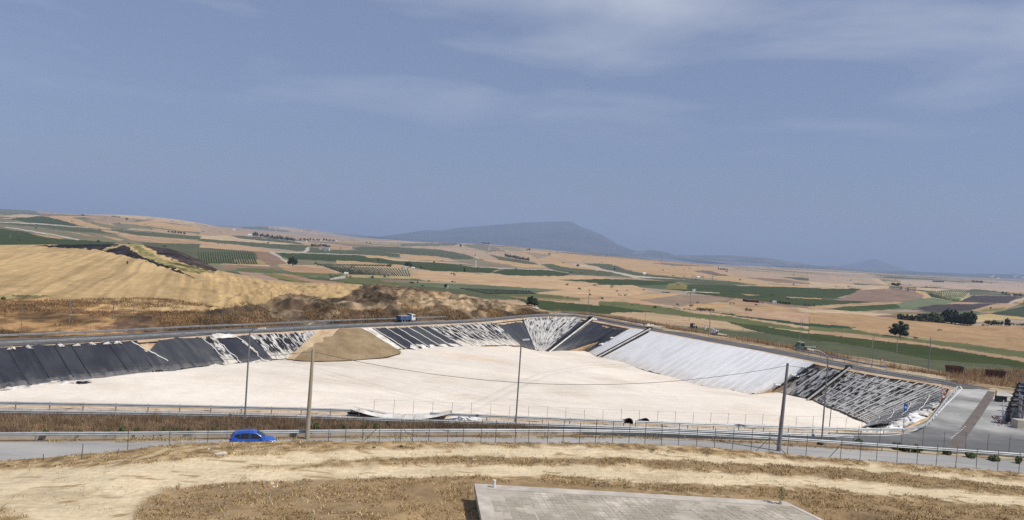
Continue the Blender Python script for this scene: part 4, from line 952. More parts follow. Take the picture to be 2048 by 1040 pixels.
rope('thick white roll lying down the black liner near the left lamp post', s_of(468), .28, s_of(474), .74, r=.22, m=M['white_dirty'], lift=.25)
# 4 right of the heap: black panels with straps
sheet('white_sheet', 'white sheet along the right edge of the gravel heap', s_of(724), s_of(741), 0.0, 1.0, M['white_dirty'], 'sheet', lift=.10, fold=.10, seed=33)
cuts = [744, 768, 790, 812, 832, 852]
lb = ['first smooth black panel right of the gravel heap', 'second smooth black panel right of the gravel heap', 'third smooth black panel right of the gravel heap, below the blue truck', 'fourth smooth black panel right of the gravel heap', 'fifth smooth black panel right of the gravel heap, before the dusty ones']
for i in range(5):
    sheet('black_liner', lb[i], s_of(cuts[i]), s_of(cuts[i + 1]), .03, .96, M['liner'] if i != 3 else M['liner_grey'], 'liner', fold=.06, fk=.9, seed=40 + i, jag=.05, group='smooth black panels right of the gravel heap')
    rope('pale strap at the left edge of the %s smooth black panel' % ['first', 'second', 'third', 'fourth', 'fifth'][i], s_of(cuts[i]), .0, s_of(cuts[i] + 2), 1.0, r=.11, seed=20 + i)
for i, px in enumerate([762, 782, 800, 822, 842]):
    x0 = s_of(px); sheet('sheet_scrap', 'white scrap of sheet at the foot of the %s smooth black panel' % ['first', 'second', 'third', 'fourth', 'fifth'][i], x0 - .1, x0 + .06, .92, 1.08, M['white_dirty'], 'scrap', lift=.16, fold=.2, seed=50 + i, jag=.1, ns=8, group='white scraps at the foot of the black panels')
# 5 dusty panels at the far bank
cuts = [852, 872, 892, 912, 932, 952, 972, 988]
nth = ['first', 'second', 'third', 'fourth', 'fifth', 'sixth', 'seventh', 'eighth', 'ninth', 'tenth', 'eleventh', 'twelfth', 'thirteenth', 'fourteenth', 'fifteenth', 'sixteenth', 'seventeenth', 'eighteenth', 'nineteenth', 'twentieth', 'twenty-first', 'twenty-second', 'twenty-third', 'twenty-fourth', 'twenty-fifth', 'twenty-sixth']
for i in range(7):
    sheet('dusty_liner', '%s dust-streaked black panel on the far bank, counted from the left' % nth[i], s_of(cuts[i]), s_of(cuts[i + 1]), .02, 1.02, M['liner_dusty'], 'liner', fold=.08, fk=1.4, seed=60 + i, jag=.04, group='dust-streaked panels on the far bank')
    rope('pale strap at the left edge of the %s dust-streaked panel on the far bank' % nth[i], s_of(cuts[i]), .0, s_of(cuts[i] + 1), 1.03, r=.10, seed=30 + i)
    if i: rope('pale strap down the middle of the %s dust-streaked panel on the far bank' % nth[i], s_of(cuts[i] + 10), .0, s_of(cuts[i] + 9), 1.03, r=.06, seed=80 + i)
# 6-9 round the far corner
sheet('weathered_liner', 'blue-grey weathered liner in the far left of the corner', s_of(988), s_of(1062), .10, 1.02, M['liner_grey'], 'liner', fold=.07, fk=1.6, seed=71, jag=.05)
sheet('dusty_net', 'white-dusted netted sheet in the upper part of the far corner', s_of(1045), s_of(1165), .0, 1.0, M['liner_net'], 'sheet', lift=.14, fold=.10, fk=1.2, seed=72, jag=.04)
for i, px in enumerate([1046, 1064, 1080, 1096, 1112, 1130, 1150]):
    rope('%s pale strap fanning down the netted corner sheet' % nth[i], s_of(px), .0, s_of(1100 + (px - 1100) * .6), .78, r=.10, seed=110 + i, lift=.26, group='straps on the far corner sheet')
sheet('weathered_liner', 'grey-black liner left of the far corner gutter', s_of(1118), s_of(1174), .05, 1.02, M['liner_grey'], 'liner', lift=.10, fold=.06, fk=1.0, seed=73, tt0=[(0, .75), (.5, .3), (1, .03)])
for i, (a, b) in enumerate([(1186, 1212), (1210, 1234), (1232, 1262)]):
    sheet('weathered_liner', ['folded black liner just right of the far corner gutter', 'middle folded black liner between corner gutter and white cover', 'folded black liner touching the white cover'][i], s_of(a), s_of(b), .04 + .05 * i, 1.03, M['liner_grey'], 'liner', lift=.08 + .05 * i, fold=.12, fk=.9, seed=75 + i, jag=.06)
def gutter(label, px, px2, t1=1.04, r=.42):
    b = MB(); pts = [tuple(p) for p in SL(np.linspace(s_of(px), s_of(px2), 14), np.linspace(-.06, t1, 14), .30)]
    e = empty('drain_gutter', pts[0], label=label, cat='gutter', group='black drain gutters down the bank')
    inv = Vector(pts[0]); loc = [tuple(Vector(p) - inv) for p in pts]
    b.extrude_profile([(-r, -.25), (-r, .18), (-r + .07, .18), (-r + .07, -.12), (r - .07, -.12), (r - .07, .18), (r, .18), (r, -.25)], loc); b.build('channel', M['black_plastic'], e)
    for sgn_, nm in ((1, 'edge_strip'),):
        c = MB(); n2 = np.linspace(0, 1, 14); q = offset([tuple(p) for p in loc], (r + .32) * GS); c.tube([(p[0], p[1], p[2] + .05) for p in q], .20, 6); c.build(nm, M['rope'], e)
    c = MB(); c.box((0, 0, .12), (1.3, .7, .5), rz=.6); c.build('inlet_box', M['black_plastic'], e)
GS = 1.0
gutter('black drain gutter running down the far corner', 1178, 1179)
gutter('black drain gutter between the two white covers', 1295, 1296)
gutter('black drain gutter right of the white cover near the right lamp', 1695, 1694, r=.48)
# 10 white covers with welded panels
def cover(label, px0, px1, n, rel):
    p0 = SL(np.array([s_of(px0)]), np.array([0.0]))[0]
    e = empty('white_cover', tuple(p0), label=label, cat='cover', group='white geotextile covers')
    ss = np.linspace(s_of(px0), s_of(px1), n + 1)
    for i in range(n):
        o = sheet('panel', '', ss[i], ss[i + 1], .0, 1.0, M['white_sheet'], '', lift=.10, fold=.045, fk=.8, seed=200 + i, jag=.01, parent=e, ns=6); o.location = -Vector(p0)
        b = MB(); q = np.linspace(0, 1, 10); b.tube([tuple(p - p0) for p in SL(np.full(10, ss[i + 1]), q, .15)], .075, 5); b.build('seam', M['seam'], e)
cover('narrow white cover between the black liners and the gutter', 1262, 1289, 3, 0)
cover('wide white cover of many welded panels on the right bank', 1303, 1630, 25, 1)
# 11-12 right end
sheet('dusty_net', 'dust-caked liner between the wide white cover and the pale strap', s_of(1630), s_of(1660), .12, 1.0, M['liner_dusty'], 'liner', fold=.12, fk=1.2, seed=91, jag=.04)
sheet('dusty_net', 'dust-caked liner just left of the gutter near the right lamp', s_of(1660), s_of(1688), .05, 1.0, M['liner_grid'], 'liner', fold=.12, fk=1.3, seed=92, jag=.04)
rope('broad pale strap between the white cover and the right gutter', s_of(1661), .05, s_of(1658), 1.0, r=.2, m=M['rope'])
rope('ragged black roll at the right edge of the wide white cover', s_of(1634), .05, s_of(1630), .98, r=.22, m=M['black_plastic'])
sheet('dusty_net', 'large dust-caked netted liner at the right end of the pit', s_of(1702), 28.95, .06, 1.0, M['liner_grid'], 'liner', fold=.14, fk=1.1, seed=93, jag=.03)
E8 = np.linspace(s_of(1714), 28.8, 20)
for i, s in enumerate(E8):
    rope('%s pale strap down the netted liner at the right end, counted from the gutter' % nth[i], float(s), .04, float(s) + .02, 1.0, r=.10, seed=140 + i, lift=.24, group='straps down the right netted liner', wig=.2)
for i, t_ in enumerate([.2, .42, .62, .8, .93]):
    rope('%s cross strap from the top across the netted liner at the right end' % nth[i], s_of(1712), t_, 28.4, t_ + .05, r=.065, seed=170 + i, lift=.28, group='cross straps on the right netted liner', wig=1.0)
# near bank under the road (mostly hidden)
sheet('dusty_net', 'dusty dark liner on the near bank below the draped guardrail', 29.5, 40.4, .02, 1.0, M['liner_dusty'], 'liner', fold=.08, fk=.8, seed=95)
# crumpled scraps along the foot of the left bank
def crumple(name, label, loc, size, m, seed, cat='scrap', group=None, rz=0.0, parent=None):
    n, k = 23, 13; A_, B_ = np.meshgrid(np.linspace(0, 1, n), np.linspace(0, 1, k), indexing='ij')
    q = (np.sin(np.pi * A_) * np.sin(np.pi * B_)) ** .45; f1 = 1 - np.abs(fbm(A_ * 3.2 + seed, B_ * 2.4 + seed * .7, 3, seed) * 2 - 1) * 2.2; f2 = fbm(A_ * 2.1 + seed, B_ * 1.7, 2, seed + 5)
    hh = np.clip(.08 + .55 * f1 * f2 + .5 * (f2 - .3), 0.0, 1) * q * size[2] * 1.25 - .03
    e1 = (fbm(A_ * 4 + seed, B_ * 4, 2, seed + 8) - .5); e2 = (fbm(A_ * 5, B_ * 4 + seed, 2, seed + 9) - .5)
    vs = np.stack([(A_ - .5 + e1 * .45) * size[0], (B_ - .5 + e2 * .7) * size[1], hh], -1).reshape(-1, 3)
    o = link(name, np_mesh(name, vs, grid_quads(n, k), m, smooth=False), parent); o.location = loc; o.rotation_euler = (0, 0, rz)
    return tag(o, label, cat, group)
lbl = ['flat white scrap at the left edge of the picture, foot of the black liner', 'white scrap lying left of the long crumpled one at the black liner', 'long crumpled white scrap along the foot of the black liner', 'white scrap under the long black liner with a dark fold', 'tall white scrap standing up at the foot of the black liner', 'black and white crumple below the sandy notch', 'white scrap right of the black and white crumple', 'flat white scrap where the second black liner ends', 'thin white scrap below the left lamp post', 'white scrap pile at the left foot of the clay ramp']
for i, (px, py, wx, h) in enumerate([(10, 780, 3, .5), (42, 776, 3, .7), (95, 768, 5.0, .8), (150, 766, 4.0, .8), (240, 748, 4, 1.1), (298, 742, 3.5, 1.0), (345, 736, 4, .9), (440, 730, 3.5, .6), (520, 722, 4, .5), (560, 713, 3, 1.0)]):
    x, y, z = P(px, py, FZ(px)); crumple('sheet_scrap', lbl[i], (x, y, z), (wx, 1.6, h), M['white_dirty'], 300 + i, group='white scraps along the foot of the left bank', rz=.86)
    if i in (3, 5): crumple('sheet_scrap', ['dark fold of liner beside the white scrap', 'dark torn liner piece below the sandy notch'][i == 5], (x + 1.2, y - .2, z), (2.0, 1.2, h), M['black_plastic'], 350 + i, rz=.9)
# scraps at the right end near the curve
lbl = ['big white sheet heap behind the curve of the guardrail', 'white folded sheet left of the big heap by the blue sign', 'long white roll of sheet just behind the guardrail', 'white scrap at the lower right tip of the gravel floor', 'small white heap below the warning sign', 'flat grey sheet in front of the long white roll', 'white sheet bundle between big heap and warning sign']
for i, (px, py, sx, sy, h, m) in enumerate([(1828, 838, 3.6, 2.2, 1.3, 'white_sheet'), (1806, 850, 3.4, 2.2, 1.2, 'white_dirty'), (1790, 856, 4.0, 1.3, .9, 'white_sheet'), (1735, 860, 3.5, 1.5, .6, 'white_dirty'), (1872, 812, 2.6, 1.5, 1.0, 'white_dirty'), (1765, 864, 5.0, 1.2, .35, 'white_dirty'), (1852, 826, 4.2, 2.0, .9, 'white_dirty')]):
    x, y, z = P(px, py, -.4 if py < 860 else -.1); crumple('sheet_heap', lbl[i], (x, y, z), (sx, sy, h), M[m], 320 + i, rz=.75, group='white sheet heaps at the right curve')
for i, px in enumerate([20, 54, 120, 149, 180, 210, 232]):
    p = SL(np.array([s_of(px)]), np.array([0.02]))[0]; crumple('sandbag', '%s white sandbag from the left on the top edge of the long black liner' % nth[i], tuple(p + [0, 0, .05]), (1.1, .6, .55), M['white_dirty'], 340 + i, cat='sandbag', rz=.7, group='white sandbags along the left liner')
for i, (px, t_) in enumerate([(1262, .42), (1262, .68), (1627, .18), (1628, .45), (1622, .75), (1187, -.04)]):
    p = SL(np.array([s_of(px)]), np.array([t_]))[0]; crumple('sandbag', ['upper white sandbag on the left edge of the narrow white cover', 'lower white sandbag on the left edge of the narrow white cover', 'topmost white sandbag at the right edge of the wide white cover', 'middle white sandbag at the right edge of the wide white cover', 'lowest white sandbag at the right edge of the wide white cover', 'white bag at the head of the far corner gutter'][i], tuple(p + [0, 0, .15]), (1.3, 1.0, .75), M['white_sheet'], 360 + i, cat='sandbag', group='white sandbags beside the white covers')

# gravel heap and clay ramp in the pit
def heap(name, label, tops, bots, m, bulge, seed, cat=None):
    T_n = resample(tops, .5); n = len(T_n); B_n = np.array(bots, float); db = poly_len(bots); q = np.linspace(0, db[-1], n)
    Bq = np.stack([np.interp(q, db, B_n[:, k]) for k in range(3)], -1); A = np.array(T_n); tv = np.linspace(0, 1, 26); rows = []
    for t in tv:
        p = A * (1 - t) + Bq * t
        p[:, 2] += bulge * math.sin(math.pi * t ** .8) + (fbm(p[:, 0] / 1.6, p[:, 1] / 1.6, 3, seed) - .5) * .55 * math.sin(math.pi * t) + .12
        rows.append(p)
    o = link(name, np_mesh(name, np.concatenate(rows), grid_quads(26, n), m)); return tag(o, label, cat)
zf_ = FZ(690)
heap('clay_ramp', 'orange clay ramp sloping down the left side of the gravel heap', [P(636, 664, .05), P(655, 660, .25), P(678, 658.5, .3)], [P(572, 719, zf_), P(600, 721, zf_), P(628, 720, zf_)], M['ramp'], .1, 5, 'earth ramp')
heap('gravel_heap', 'brown gravel heap spilling from the far road into the pit', [P(662, 660, .1), P(690, 658, .35), P(722, 657, .15)], [P(586, 721, zf_), P(620, 724, zf_), P(700, 722, zf_), P(770, 716, zf_), P(806, 706, zf_), P(796, 701, zf_)], M['heap'], .18, 6, 'gravel heap')

# ------------------------------------------------------------------ guardrails
WB = [(-.02, .44), (.05, .47), (.09, .52), (.05, .58), (.02, .60), (.05, .62), (.09, .68), (.05, .74), (-.02, .77)]
POSTM = MB().box((0, 0, .30), (.10, .07, 1.0)).mesh('post', M['galv_post'])
def guardrail(pts, label, z=0.0, face=1, step=3.1, m='galv', extra=0.0, group='metal guardrails round the pit', double=False):
    pts = resample([tuple(p[:2]) for p in pts], .8); x0, y0 = pts[0]
    e = empty('guardrail', (x0, y0, z), label=label, cat='guardrail', group=group)
    b = MB(); b.extrude_profile([(s * face, u + extra) for s, u in WB][::face], [(x - x0, y - y0, 0) for x, y in pts]); b.build('rail', M[m], e)
    for q in resample(pts, step):
        o = link('post', POSTM, e); o.location = (q[0] - x0, q[1] - y0, extra)
    return e
pr = resample(smooth_poly(PIT_RAIL, 2), .7)
def cut(pl, f): return [p for p in pl if f(p)]
guardrail(cut(pr, lambda p: p[0] < -14.8), 'guardrail on the pit side of the ring road, left of the draped white sheet', face=-1)
guardrail(cut(pr, lambda p: -8.2 < p[0] < 14.0), 'guardrail on the pit side between the draped sheet and the two black pipes', face=-1)
guardrail(cut(pr, lambda p: p[0] > 15.0), 'guardrail from the black pipes round the right curve to the yard', face=-1)
guardrail(smooth_poly(RAIL2, 2), 'guardrail between the dry weeds and the ring road', face=-1)
guardrail([(p[0], p[1] + .35) for p in yf_pl if -70 < p[0] < 80], 'long bright guardrail along the far side of the near road', face=-1)
def fr(px0, px1, off):
    q = offset(FAR_RIM, off * FSG); pp = [proj(x[0], x[1], 0) for x in q]; k0 = min(range(len(q)), key=lambda i: abs(pp[i][0] - px0) + (0 if i < len(q) else 0)); k1 = min(range(len(q)), key=lambda i: abs(pp[i][0] - px1)); return [(p[0], p[1]) for p in q[k0:k1 + 1]]
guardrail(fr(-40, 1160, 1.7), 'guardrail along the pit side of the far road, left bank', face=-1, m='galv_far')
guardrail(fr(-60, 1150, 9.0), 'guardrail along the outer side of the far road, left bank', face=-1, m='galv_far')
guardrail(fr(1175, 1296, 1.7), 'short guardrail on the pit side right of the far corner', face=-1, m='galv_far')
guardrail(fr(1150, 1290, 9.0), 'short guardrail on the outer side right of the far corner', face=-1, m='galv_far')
guardrail(fr(1612, 1912, 1.5), 'whitish guardrail along the right bank up to the yard', face=-1)
guardrail(fr(1588, 1770, 9.2), 'short guardrail on the outer side of the right road', face=-1)
# draped sheet over the buried guardrail, culvert pipes
dr = np.linspace(0, 1, 60); 
def drape():
    xs = np.linspace(-16.2, -5.6, 70); vs = []; k = 14
    for x in xs:
        yy = float(np.interp(x, [p[0] for p in PIT_RAIL], [p[1] for p in PIT_RAIL])); a = (x + 16.2) / 10.6
        sag = .80 - .62 * (1 - abs(2 * a - 1) ** 2.2) - .10 * (abs(a - .5) < .02)
        for j in range(k):
            b = j / (k - 1); z = sag * (1 - sstep(.25, 1, b)) - 2.2 * sstep(.3, 1, b) + (0.10 if j else 0) + .16 * (float(fbm(np.array([x * 1.1]), np.array([b * 3.]), 3, 77)[0]) - .5); z = z if j else max(.05, sag - .35 * (1 - abs(2 * a - 1)))
            vs.append((x, yy - .45 + b * 4.6 + .3 * math.sin(x * 1.7) * b, z))
    o = link('draped_sheet', np_mesh('draped_sheet', vs, grid_quads(70, k), M['white_dirty'])); tag(o, 'white sheet draped over the sagging guardrail on the near side', 'sheet')
drape()
bp = MB()
bp.add([(x, float(np.interp(x, [p[0] for p in PIT_RAIL], [p[1] for p in PIT_RAIL])) + dy, z) for x, dy, z in [(-16.9, .2, .45), (-14.5, .2, .62), (-12.2, .1, .30), (-10.8, .0, .06), (-16.6, .5, .02), (-14.0, .5, .02), (-10.8, .4, .02)]], [(0, 1, 5, 4), (1, 2, 6, 5), (2, 3, 6)])
tag(bp.build('liner_edge', M['black_plastic']), 'black liner edge showing under the left end of the draped white sheet', 'liner')
crumple('sheet_scrap', 'crumpled white sheet under the guardrail right of the draped one', (-4.2, 83.0, -.05), (4.2, 1.4, .7), M['white_sheet'], 388, rz=.1)
for i, (px, py) in enumerate([(1258, 850), (1291, 851)]):
    x, y, z = P(px, 846, .15); b = MB(); n = 18
    for r0, r1 in ((.50, .40),):
        ring = [(math.cos(2 * math.pi * k / n), math.sin(2 * math.pi * k / n)) for k in range(n)]
        vs = [(a * r0, 0, c * r0) for a, c in ring] + [(a * r1, 0, c * r1) for a, c in ring] + [(a * r0, 3.2, c * r0 - .9) for a, c in ring] + [(a * r1, 1.6, c * r1 - .5) for a, c in ring]
        fs = []
        for k in range(n):
            j = (k + 1) % n; fs += [(k, j, n + j, n + k), (k, 2 * n + k, 2 * n + j, j), (n + k, n + j, 3 * n + j, 3 * n + k)]
        fs.append(tuple(3 * n + k for k in range(n)))
        b.add(vs, fs)
    o = b.build('drain_pipe', M['black_plastic']); o.location = (x, y + .1, .22); tag(o, ['black drain pipe end under the left rail end of the gap', 'black drain pipe end right of the gap in the guardrail'][i], 'pipe', 'black drain pipes at the guardrail gap')

# ------------------------------------------------------------------ poles, lamps, wires
def pole(px, py, top, r0, r1, m, label, cat='utility pole', name='utility_pole', lean=0.0, z=0.0, at=None, cap=True, group=None):
    x, y, z = at or P(px, py, z); e = empty(name, (x, y, z), label=label, cat=cat, group=group)
    b = MB(); b.cyl((0, 0, -.15), (lean * top, 0, top), r0, r1, 12); b.build('shaft', M[m], e)
    if cap:
        c = MB(); c.box((lean * top, 0, top - .35), (.9, .09, .09)); c.build('crossarm', M['dark_steel'], e)
        for sx in (-.38, .38):
            d = MB(); d.cyl((lean * top + sx, 0, top - .30), (lean * top + sx, 0, top - .12), .05, .04, 8); d.build('insulator', M['insul'], e)
    return e, (x + lean * top, y, z + top)
gz = gf(29.3, 77.0)
_, TL = pole(614, 878, 8.6, .23, .13, 'pole_pale', 'pale concrete utility pole standing left of centre beside the blue car', cap=False, lean=.006)
_, TRR = pole(1557, 902, 9.3, .23, .13, 'pole_grey', 'grey concrete utility pole standing at the right by the wire fence', cap=False, lean=.028)
for (x, y, z), nm in ((TL, 'pale left'), (TRR, 'grey right')):
    pass
def cable(a, b, sag, label, r=.022):
    q = [tuple(np.array(a) * (1 - t) + np.array(b) * t - np.array([0, 0, sag * 4 * t * (1 - t)])) for t in np.linspace(0, 1, 40)]
    m = MB(); m.tube(q, r, 5); return tag(m.build('cable', M['wire']), label, 'cable', 'overhead cables')
tl = (TL[0], TL[1], TL[2] - .25); tr = (TRR[0], TRR[1], TRR[2] - .25)
cable(tl, tr, 2.55, 'overhead cable sagging between the pale pole and the grey pole')
cable((-70, 52, 6.4), tl, 1.2, 'overhead cable running from the pale pole out of the left edge')
cable(tr, (92, 96, 7.0), 1.15, 'overhead cable running from the grey pole out to the right')
for (x, y, z), nm, base in ((tl, 'pale left', (-18.3, 70.8)), (tr, 'grey right', (29.3, 78.3))):
    pass
def lamp(px, py, h, arm, label, z=0.0, at=None, side=1, r=.085, group='street lamps round the pit', m='lamp_steel'):
    x, y, z = at or P(px, py, z); e = empty('street_lamp', (x, y, z), label=label, cat='street lamp', group=group)
    b = MB(); pts = [(0, 0, -.1), (0, 0, h * .5), (0, 0, h - arm * .55)] + [(side * arm * (1 - math.cos(a)), 0, h - arm * .55 + arm * .55 * math.sin(a)) for a in np.linspace(.2, 1.45, 7)]
    b.tube(pts, r, 8, r1=r * .6); b.build('mast', M[m], e)
    tx = pts[-1]; c = MB(); c.box((tx[0] + side * .28, 0, tx[2]), (.75, .26, .14), ry=-side * .12); c.build('lamp_head', M['white'], e)
    return e
lamp(498, 862, 9.7, 1.0, 'tall street lamp left of the pale utility pole', at=(-25.6, 74.6, 0), side=1)
lamp(1030, 856, 9.6, .25, 'slim straight street lamp in the middle of the pit view', at=(1.6, 80.6, 0), side=1)
lamp(1645, 885, 10.3, 2.0, 'street lamp with curved arm in front of the right netted liner', at=(36.0, 83.6, 0), side=-1)
lamp(1615, 690, 7.2, 1.6, 'distant curved-arm street lamp behind the green truck', z=-.3, side=-1, r=.06)
FARP = [(138, 648, 50, .12, 'H', 'thick grey post on the dry bank, leftmost of the left hill posts'), (226, 637, 37, .12, 'H', 'grey post right of the thick grey post on the left hill'), (42, 673, 60, .05, 'S', 'thin mast by the far road near the left edge'),
        (265, 668, 62, .05, 'S', 'thin mast by the far road above the sandy notch'), (443, 660, 48, .05, 'S', 'thin mast by the far road left of the diggings'), (542, 601, 18, .07, 'H', 'small leaning pole on the wheat slope above the diggings'), (595, 655, 46, .05, 'S', 'thin mast by the far road in front of the dug bank'),
        (733, 650, 32, .05, 'S', 'thin mast by the far road above the gravel heap'), (850, 645, 46, .05, 'S', 'thin mast just right of the blue truck'), (960, 638, 38, .05, 'S', 'thin mast by the far road over the dusty panels'), (1037, 606, 26, .06, 'V', 'thin pole left of the round tree beyond the far corner'),
        (1051, 621, 26, .05, 'S', 'thin pole in front of the round tree beyond the far corner'), (1175, 634, 56, .10, 'S', 'grey utility pole right behind the far corner'), (1289, 656, 36, .05, 'S', 'thin dark mast at the head of the middle gutter'), (1378, 642, 54, .08, 'S', 'thin tall pole left of the pale pole with trailer'),
        (1418, 672, 52, .14, 'S', 'pale thick pole beside the grey drum trailer'), (1484, 690, 44, .045, 'S', 'thin dark mast between drum trailer and green truck'), (1599, 676, 38, .07, 'S', 'pale pole behind the green truck'), (1601, 702, 66, .06, 'S', 'dark-footed pole in front of the green truck cab'),
        (1744, 733, 66, .06, 'S', 'dark mast left of the warning sign by the right road'), (1744, 696, 20, .09, 'S', 'short pale pole in the green field by the right road'), (1793, 704, 36, .09, 'S', 'pale pole in front of the big round tree'), (1856, 744, 70, .10, 'S', 'tall grey pole between the round tree and the rusty skips'),
        (587, 516, 14, .12, 'V', 'faint white pylon left in the green field'), (692, 520, 9, .12, 'V', 'small white pole in the green strip right of the pylon'), (749, 528, 13, .14, 'V', 'white pole above the olive rows'), (767, 576, 26, .05, 'H', 'thin pole on the crest of the dug mound'), (20, 477, 12, .12, 'V', 'white pole in the far green field near the left edge')]
for px, py, hp, r, kind, lb in FARP:
    at = HP(px, py) if kind == 'H' else V(px, py) if kind == 'V' else P(px, py, 0 if py > 640 else -1.0)
    h = hp / FPX * at[1] * 1.0
    pole(px, py, h, r, r * .7, 'pole_pale' if 'pale' in lb or 'white' in lb else 'lamp_steel', lb, cat='pole', name='pole', at=at, cap='utility' in lb)

# ------------------------------------------------------------------ fences
def fence(pts, label, h=2.0, r=.035, m='dark_steel', braces=(), group='wire fences', wires=(.5, 1.1, 1.8), lean=.05, zf=None):
    x0, y0 = pts[0][:2]; z0 = pts[0][2] if len(pts[0]) > 2 else 0
    e = empty('wire_fence', (x0, y0, z0), label=label, cat='fence', group=group); rr = random.Random(len(pts) * 7 + int(x0))
    pm = MB().cyl((0, 0, -.3), (0, 0, h), r, r, 6).mesh('post', M[m]); tops = []
    for i, p in enumerate(pts):
        z = (p[2] if len(p) > 2 else 0) - z0; o = link('post', pm, e); o.location = (p[0] - x0, p[1] - y0, z); o.rotation_euler = ((rr.random() - .5) * lean, (rr.random() - .5) * lean, 0)
        o.scale = (1, 1, .92 + .16 * rr.random()); tops.append((p[0] - x0, p[1] - y0, z))
    for wz in wires:
        b = MB(); b.tube([(x, y, z + wz) for x, y, z in tops], .006, 4); b.build('wire', M['wire'], e)
    for i, dx in braces:
        b = MB(); x, y, z = tops[i]; b.cyl((x, y, z + h * .7), (x + dx, y, z - .1), .03, .03, 6); b.build('brace', M[m], e)
    return e
FP = [(255, 904), (338, 894), (415, 889), (497, 887), (657, 876), (691, 876), (725, 877), (759, 878), (801, 879), (825, 880), (857, 880), (895, 880), (926, 880), (962, 880), (991, 880), (1030, 882), (1057, 882), (1095, 880), (1126, 879), (1159, 879), (1191, 879), (1225, 880), (1258, 881), (1290, 883), (1323, 886), (1357, 887), (1393, 889), (1429, 892), (1465, 895), (1502, 897), (1538, 901), (1575, 903), (1612, 907), (1681, 911), (1720, 916), (1753, 918), (1794, 921), (1834, 926), (1872, 931), (1911, 934), (1952, 940), (1995, 945), (2037, 950), (2078, 955)]
FPW = []
for a, b in FP:
    u_, v_ = uv_of(a, b); yc = yf(u_ * 72) - 6.9; x = float(u_ * yc); yc = yf(x) - 6.9; x = float(u_ * yc); FPW.append((x, yc, float(gf(x, yc))))
fence(FPW, 'wire fence of thin dark posts along the grassy edge in front of the near road', braces=((8, 1.3), (30, 1.7), (30, -1.4), (7, -1.4), (33, -1.2)), h=2.05, r=.03)
for i, (a, b, h) in enumerate([(86, 924, .55), (163, 918, 1.15), (234, 910, .45)]):
    x, y, z = G(a, b - 1); m = MB(); m.cyl((0, 0, -.1), (.06 * i, 0, h), .035, .03, 6); o = m.build('fence_stake', M['dark_steel']); o.location = (x, y, z)
    tag(o, ['short leftmost stake at the edge of the dirt track', 'crooked stake near the left edge of the near road', 'tiny stake left of the first fence post'][i], 'stake')
rf = [(p[0], p[1] + 1.0) for p in resample([q for q in smooth_poly(PIT_RAIL[:9], 2) if q[0] > -17], 2.15)]
fence([(x, y, .0) for x, y in rf], 'thin wire fence on the pit side behind the near guardrail', h=1.75, r=.018, m='dark_steel', wires=(1.7,))
fence([(x, yf(x) + 2.2, 0) for x in np.arange(40, 66, 2.4)], 'thin wire fence along the near edge of the asphalt yard', h=2.2, r=.025)
fo = [(p[0], p[1]) for p in resample(fr(1300, 1915, 12.0), 2.6)]
fence([(x, y, -.05) for x, y in fo], 'wire fence on the dry land beyond the right road', h=1.8, r=.03)
fl_ = [(p[0], p[1]) for p in resample(fr(-20, 1000, 10.5), 4.5)]
fence([(x, y, .1) for x, y in fl_], 'sparse wire fence on the dry bank beyond the far road', h=1.5, r=.022)

# ------------------------------------------------------------------ signs
def tri_sign(px, py, h, label, two=True, sc=1.0, z=0.0):
    x, y, z = P(px, py, z); e = empty('warning_sign', (x, y, z), label=label, cat='road sign', group='triangular warning signs', sc=sc)
    b = MB(); b.cyl((0, 0, -.2), (0, 0, h), .035, .035, 8); b.build('post', M['galv_post'], e)
    s = .52; z0 = h - .75
    def tri(k, yy): return [(-s * k, yy, z0 + .3 - .30 * k), (s * k, yy, z0 + .3 - .30 * k), (0, yy, z0 + .3 + .60 * k)]
    b = MB(); t0 = tri(1, -.05); t1 = tri(1, -.02); b.add(t0 + t1, [(0, 1, 2), (5, 4, 3), (0, 3, 4, 1), (1, 4, 5, 2), (2, 5, 3, 0)]); b.build('red_border', M['red'], e)
    b = MB(); t0 = tri(.68, -.06); t1 = tri(.68, -.052); b.add(t0 + t1, [(0, 1, 2), (5, 4, 3), (0, 3, 4, 1), (1, 4, 5, 2), (2, 5, 3, 0)]); b.build('white_field', M['signwhite'], e)
    b = MB(); b.box((0, -.066, z0 + .28), (.10, .006, .26)); b.box((.09, -.066, z0 + .22), (.06, .006, .16)); b.build('pictogram', M['dark'], e)
    if two:
        b = MB(); b.cyl((0, -.05, z0 - .42), (0, -.02, z0 - .42), .30, .30, 20); b.build('red_disc', M['red'], e)
        b = MB(); b.cyl((0, -.058, z0 - .42), (0, -.052, z0 - .42), .20, .20, 20); b.build('disc_field', M['signwhite'], e)
tri_sign(1885, 812, 2.6, 'red triangular warning sign above a round sign at the top of the right curve', z=-.1)
tri_sign(1764, 728, 1.1, 'small triangular warning sign on the dry verge beyond the right road', two=False)
x, y, z = P(1806, 862, 0); e = empty('blue_sign', (x, y, z), label='small blue sign on a slim post behind the right curve', cat='road sign')
MB().cyl((0, 0, -.2), (0, 0, 3.4), .035, .035, 8).build('post', M['lamp_steel'], e); MB().box((.06, -.05, 3.2), (.42, .03, .42)).build('plate', M['signblue'], e); MB().box((.06, -.05, 2.72), (.40, .03, .40)).build('plate', M['signblue'], e); MB().box((.06, -.07, 2.95), (.16, .02, .24)).build('arrow_mark', M['signwhite'], e)
x, y, z = P(1659, 850, 0); tag(MB().cyl((x, y, -.3), (x + .05, y, 2.3), .05, .05, 8).build('stake', M['dark_steel']), 'dark stake standing at the lower edge of the gravel floor right of the lamp', 'stake')
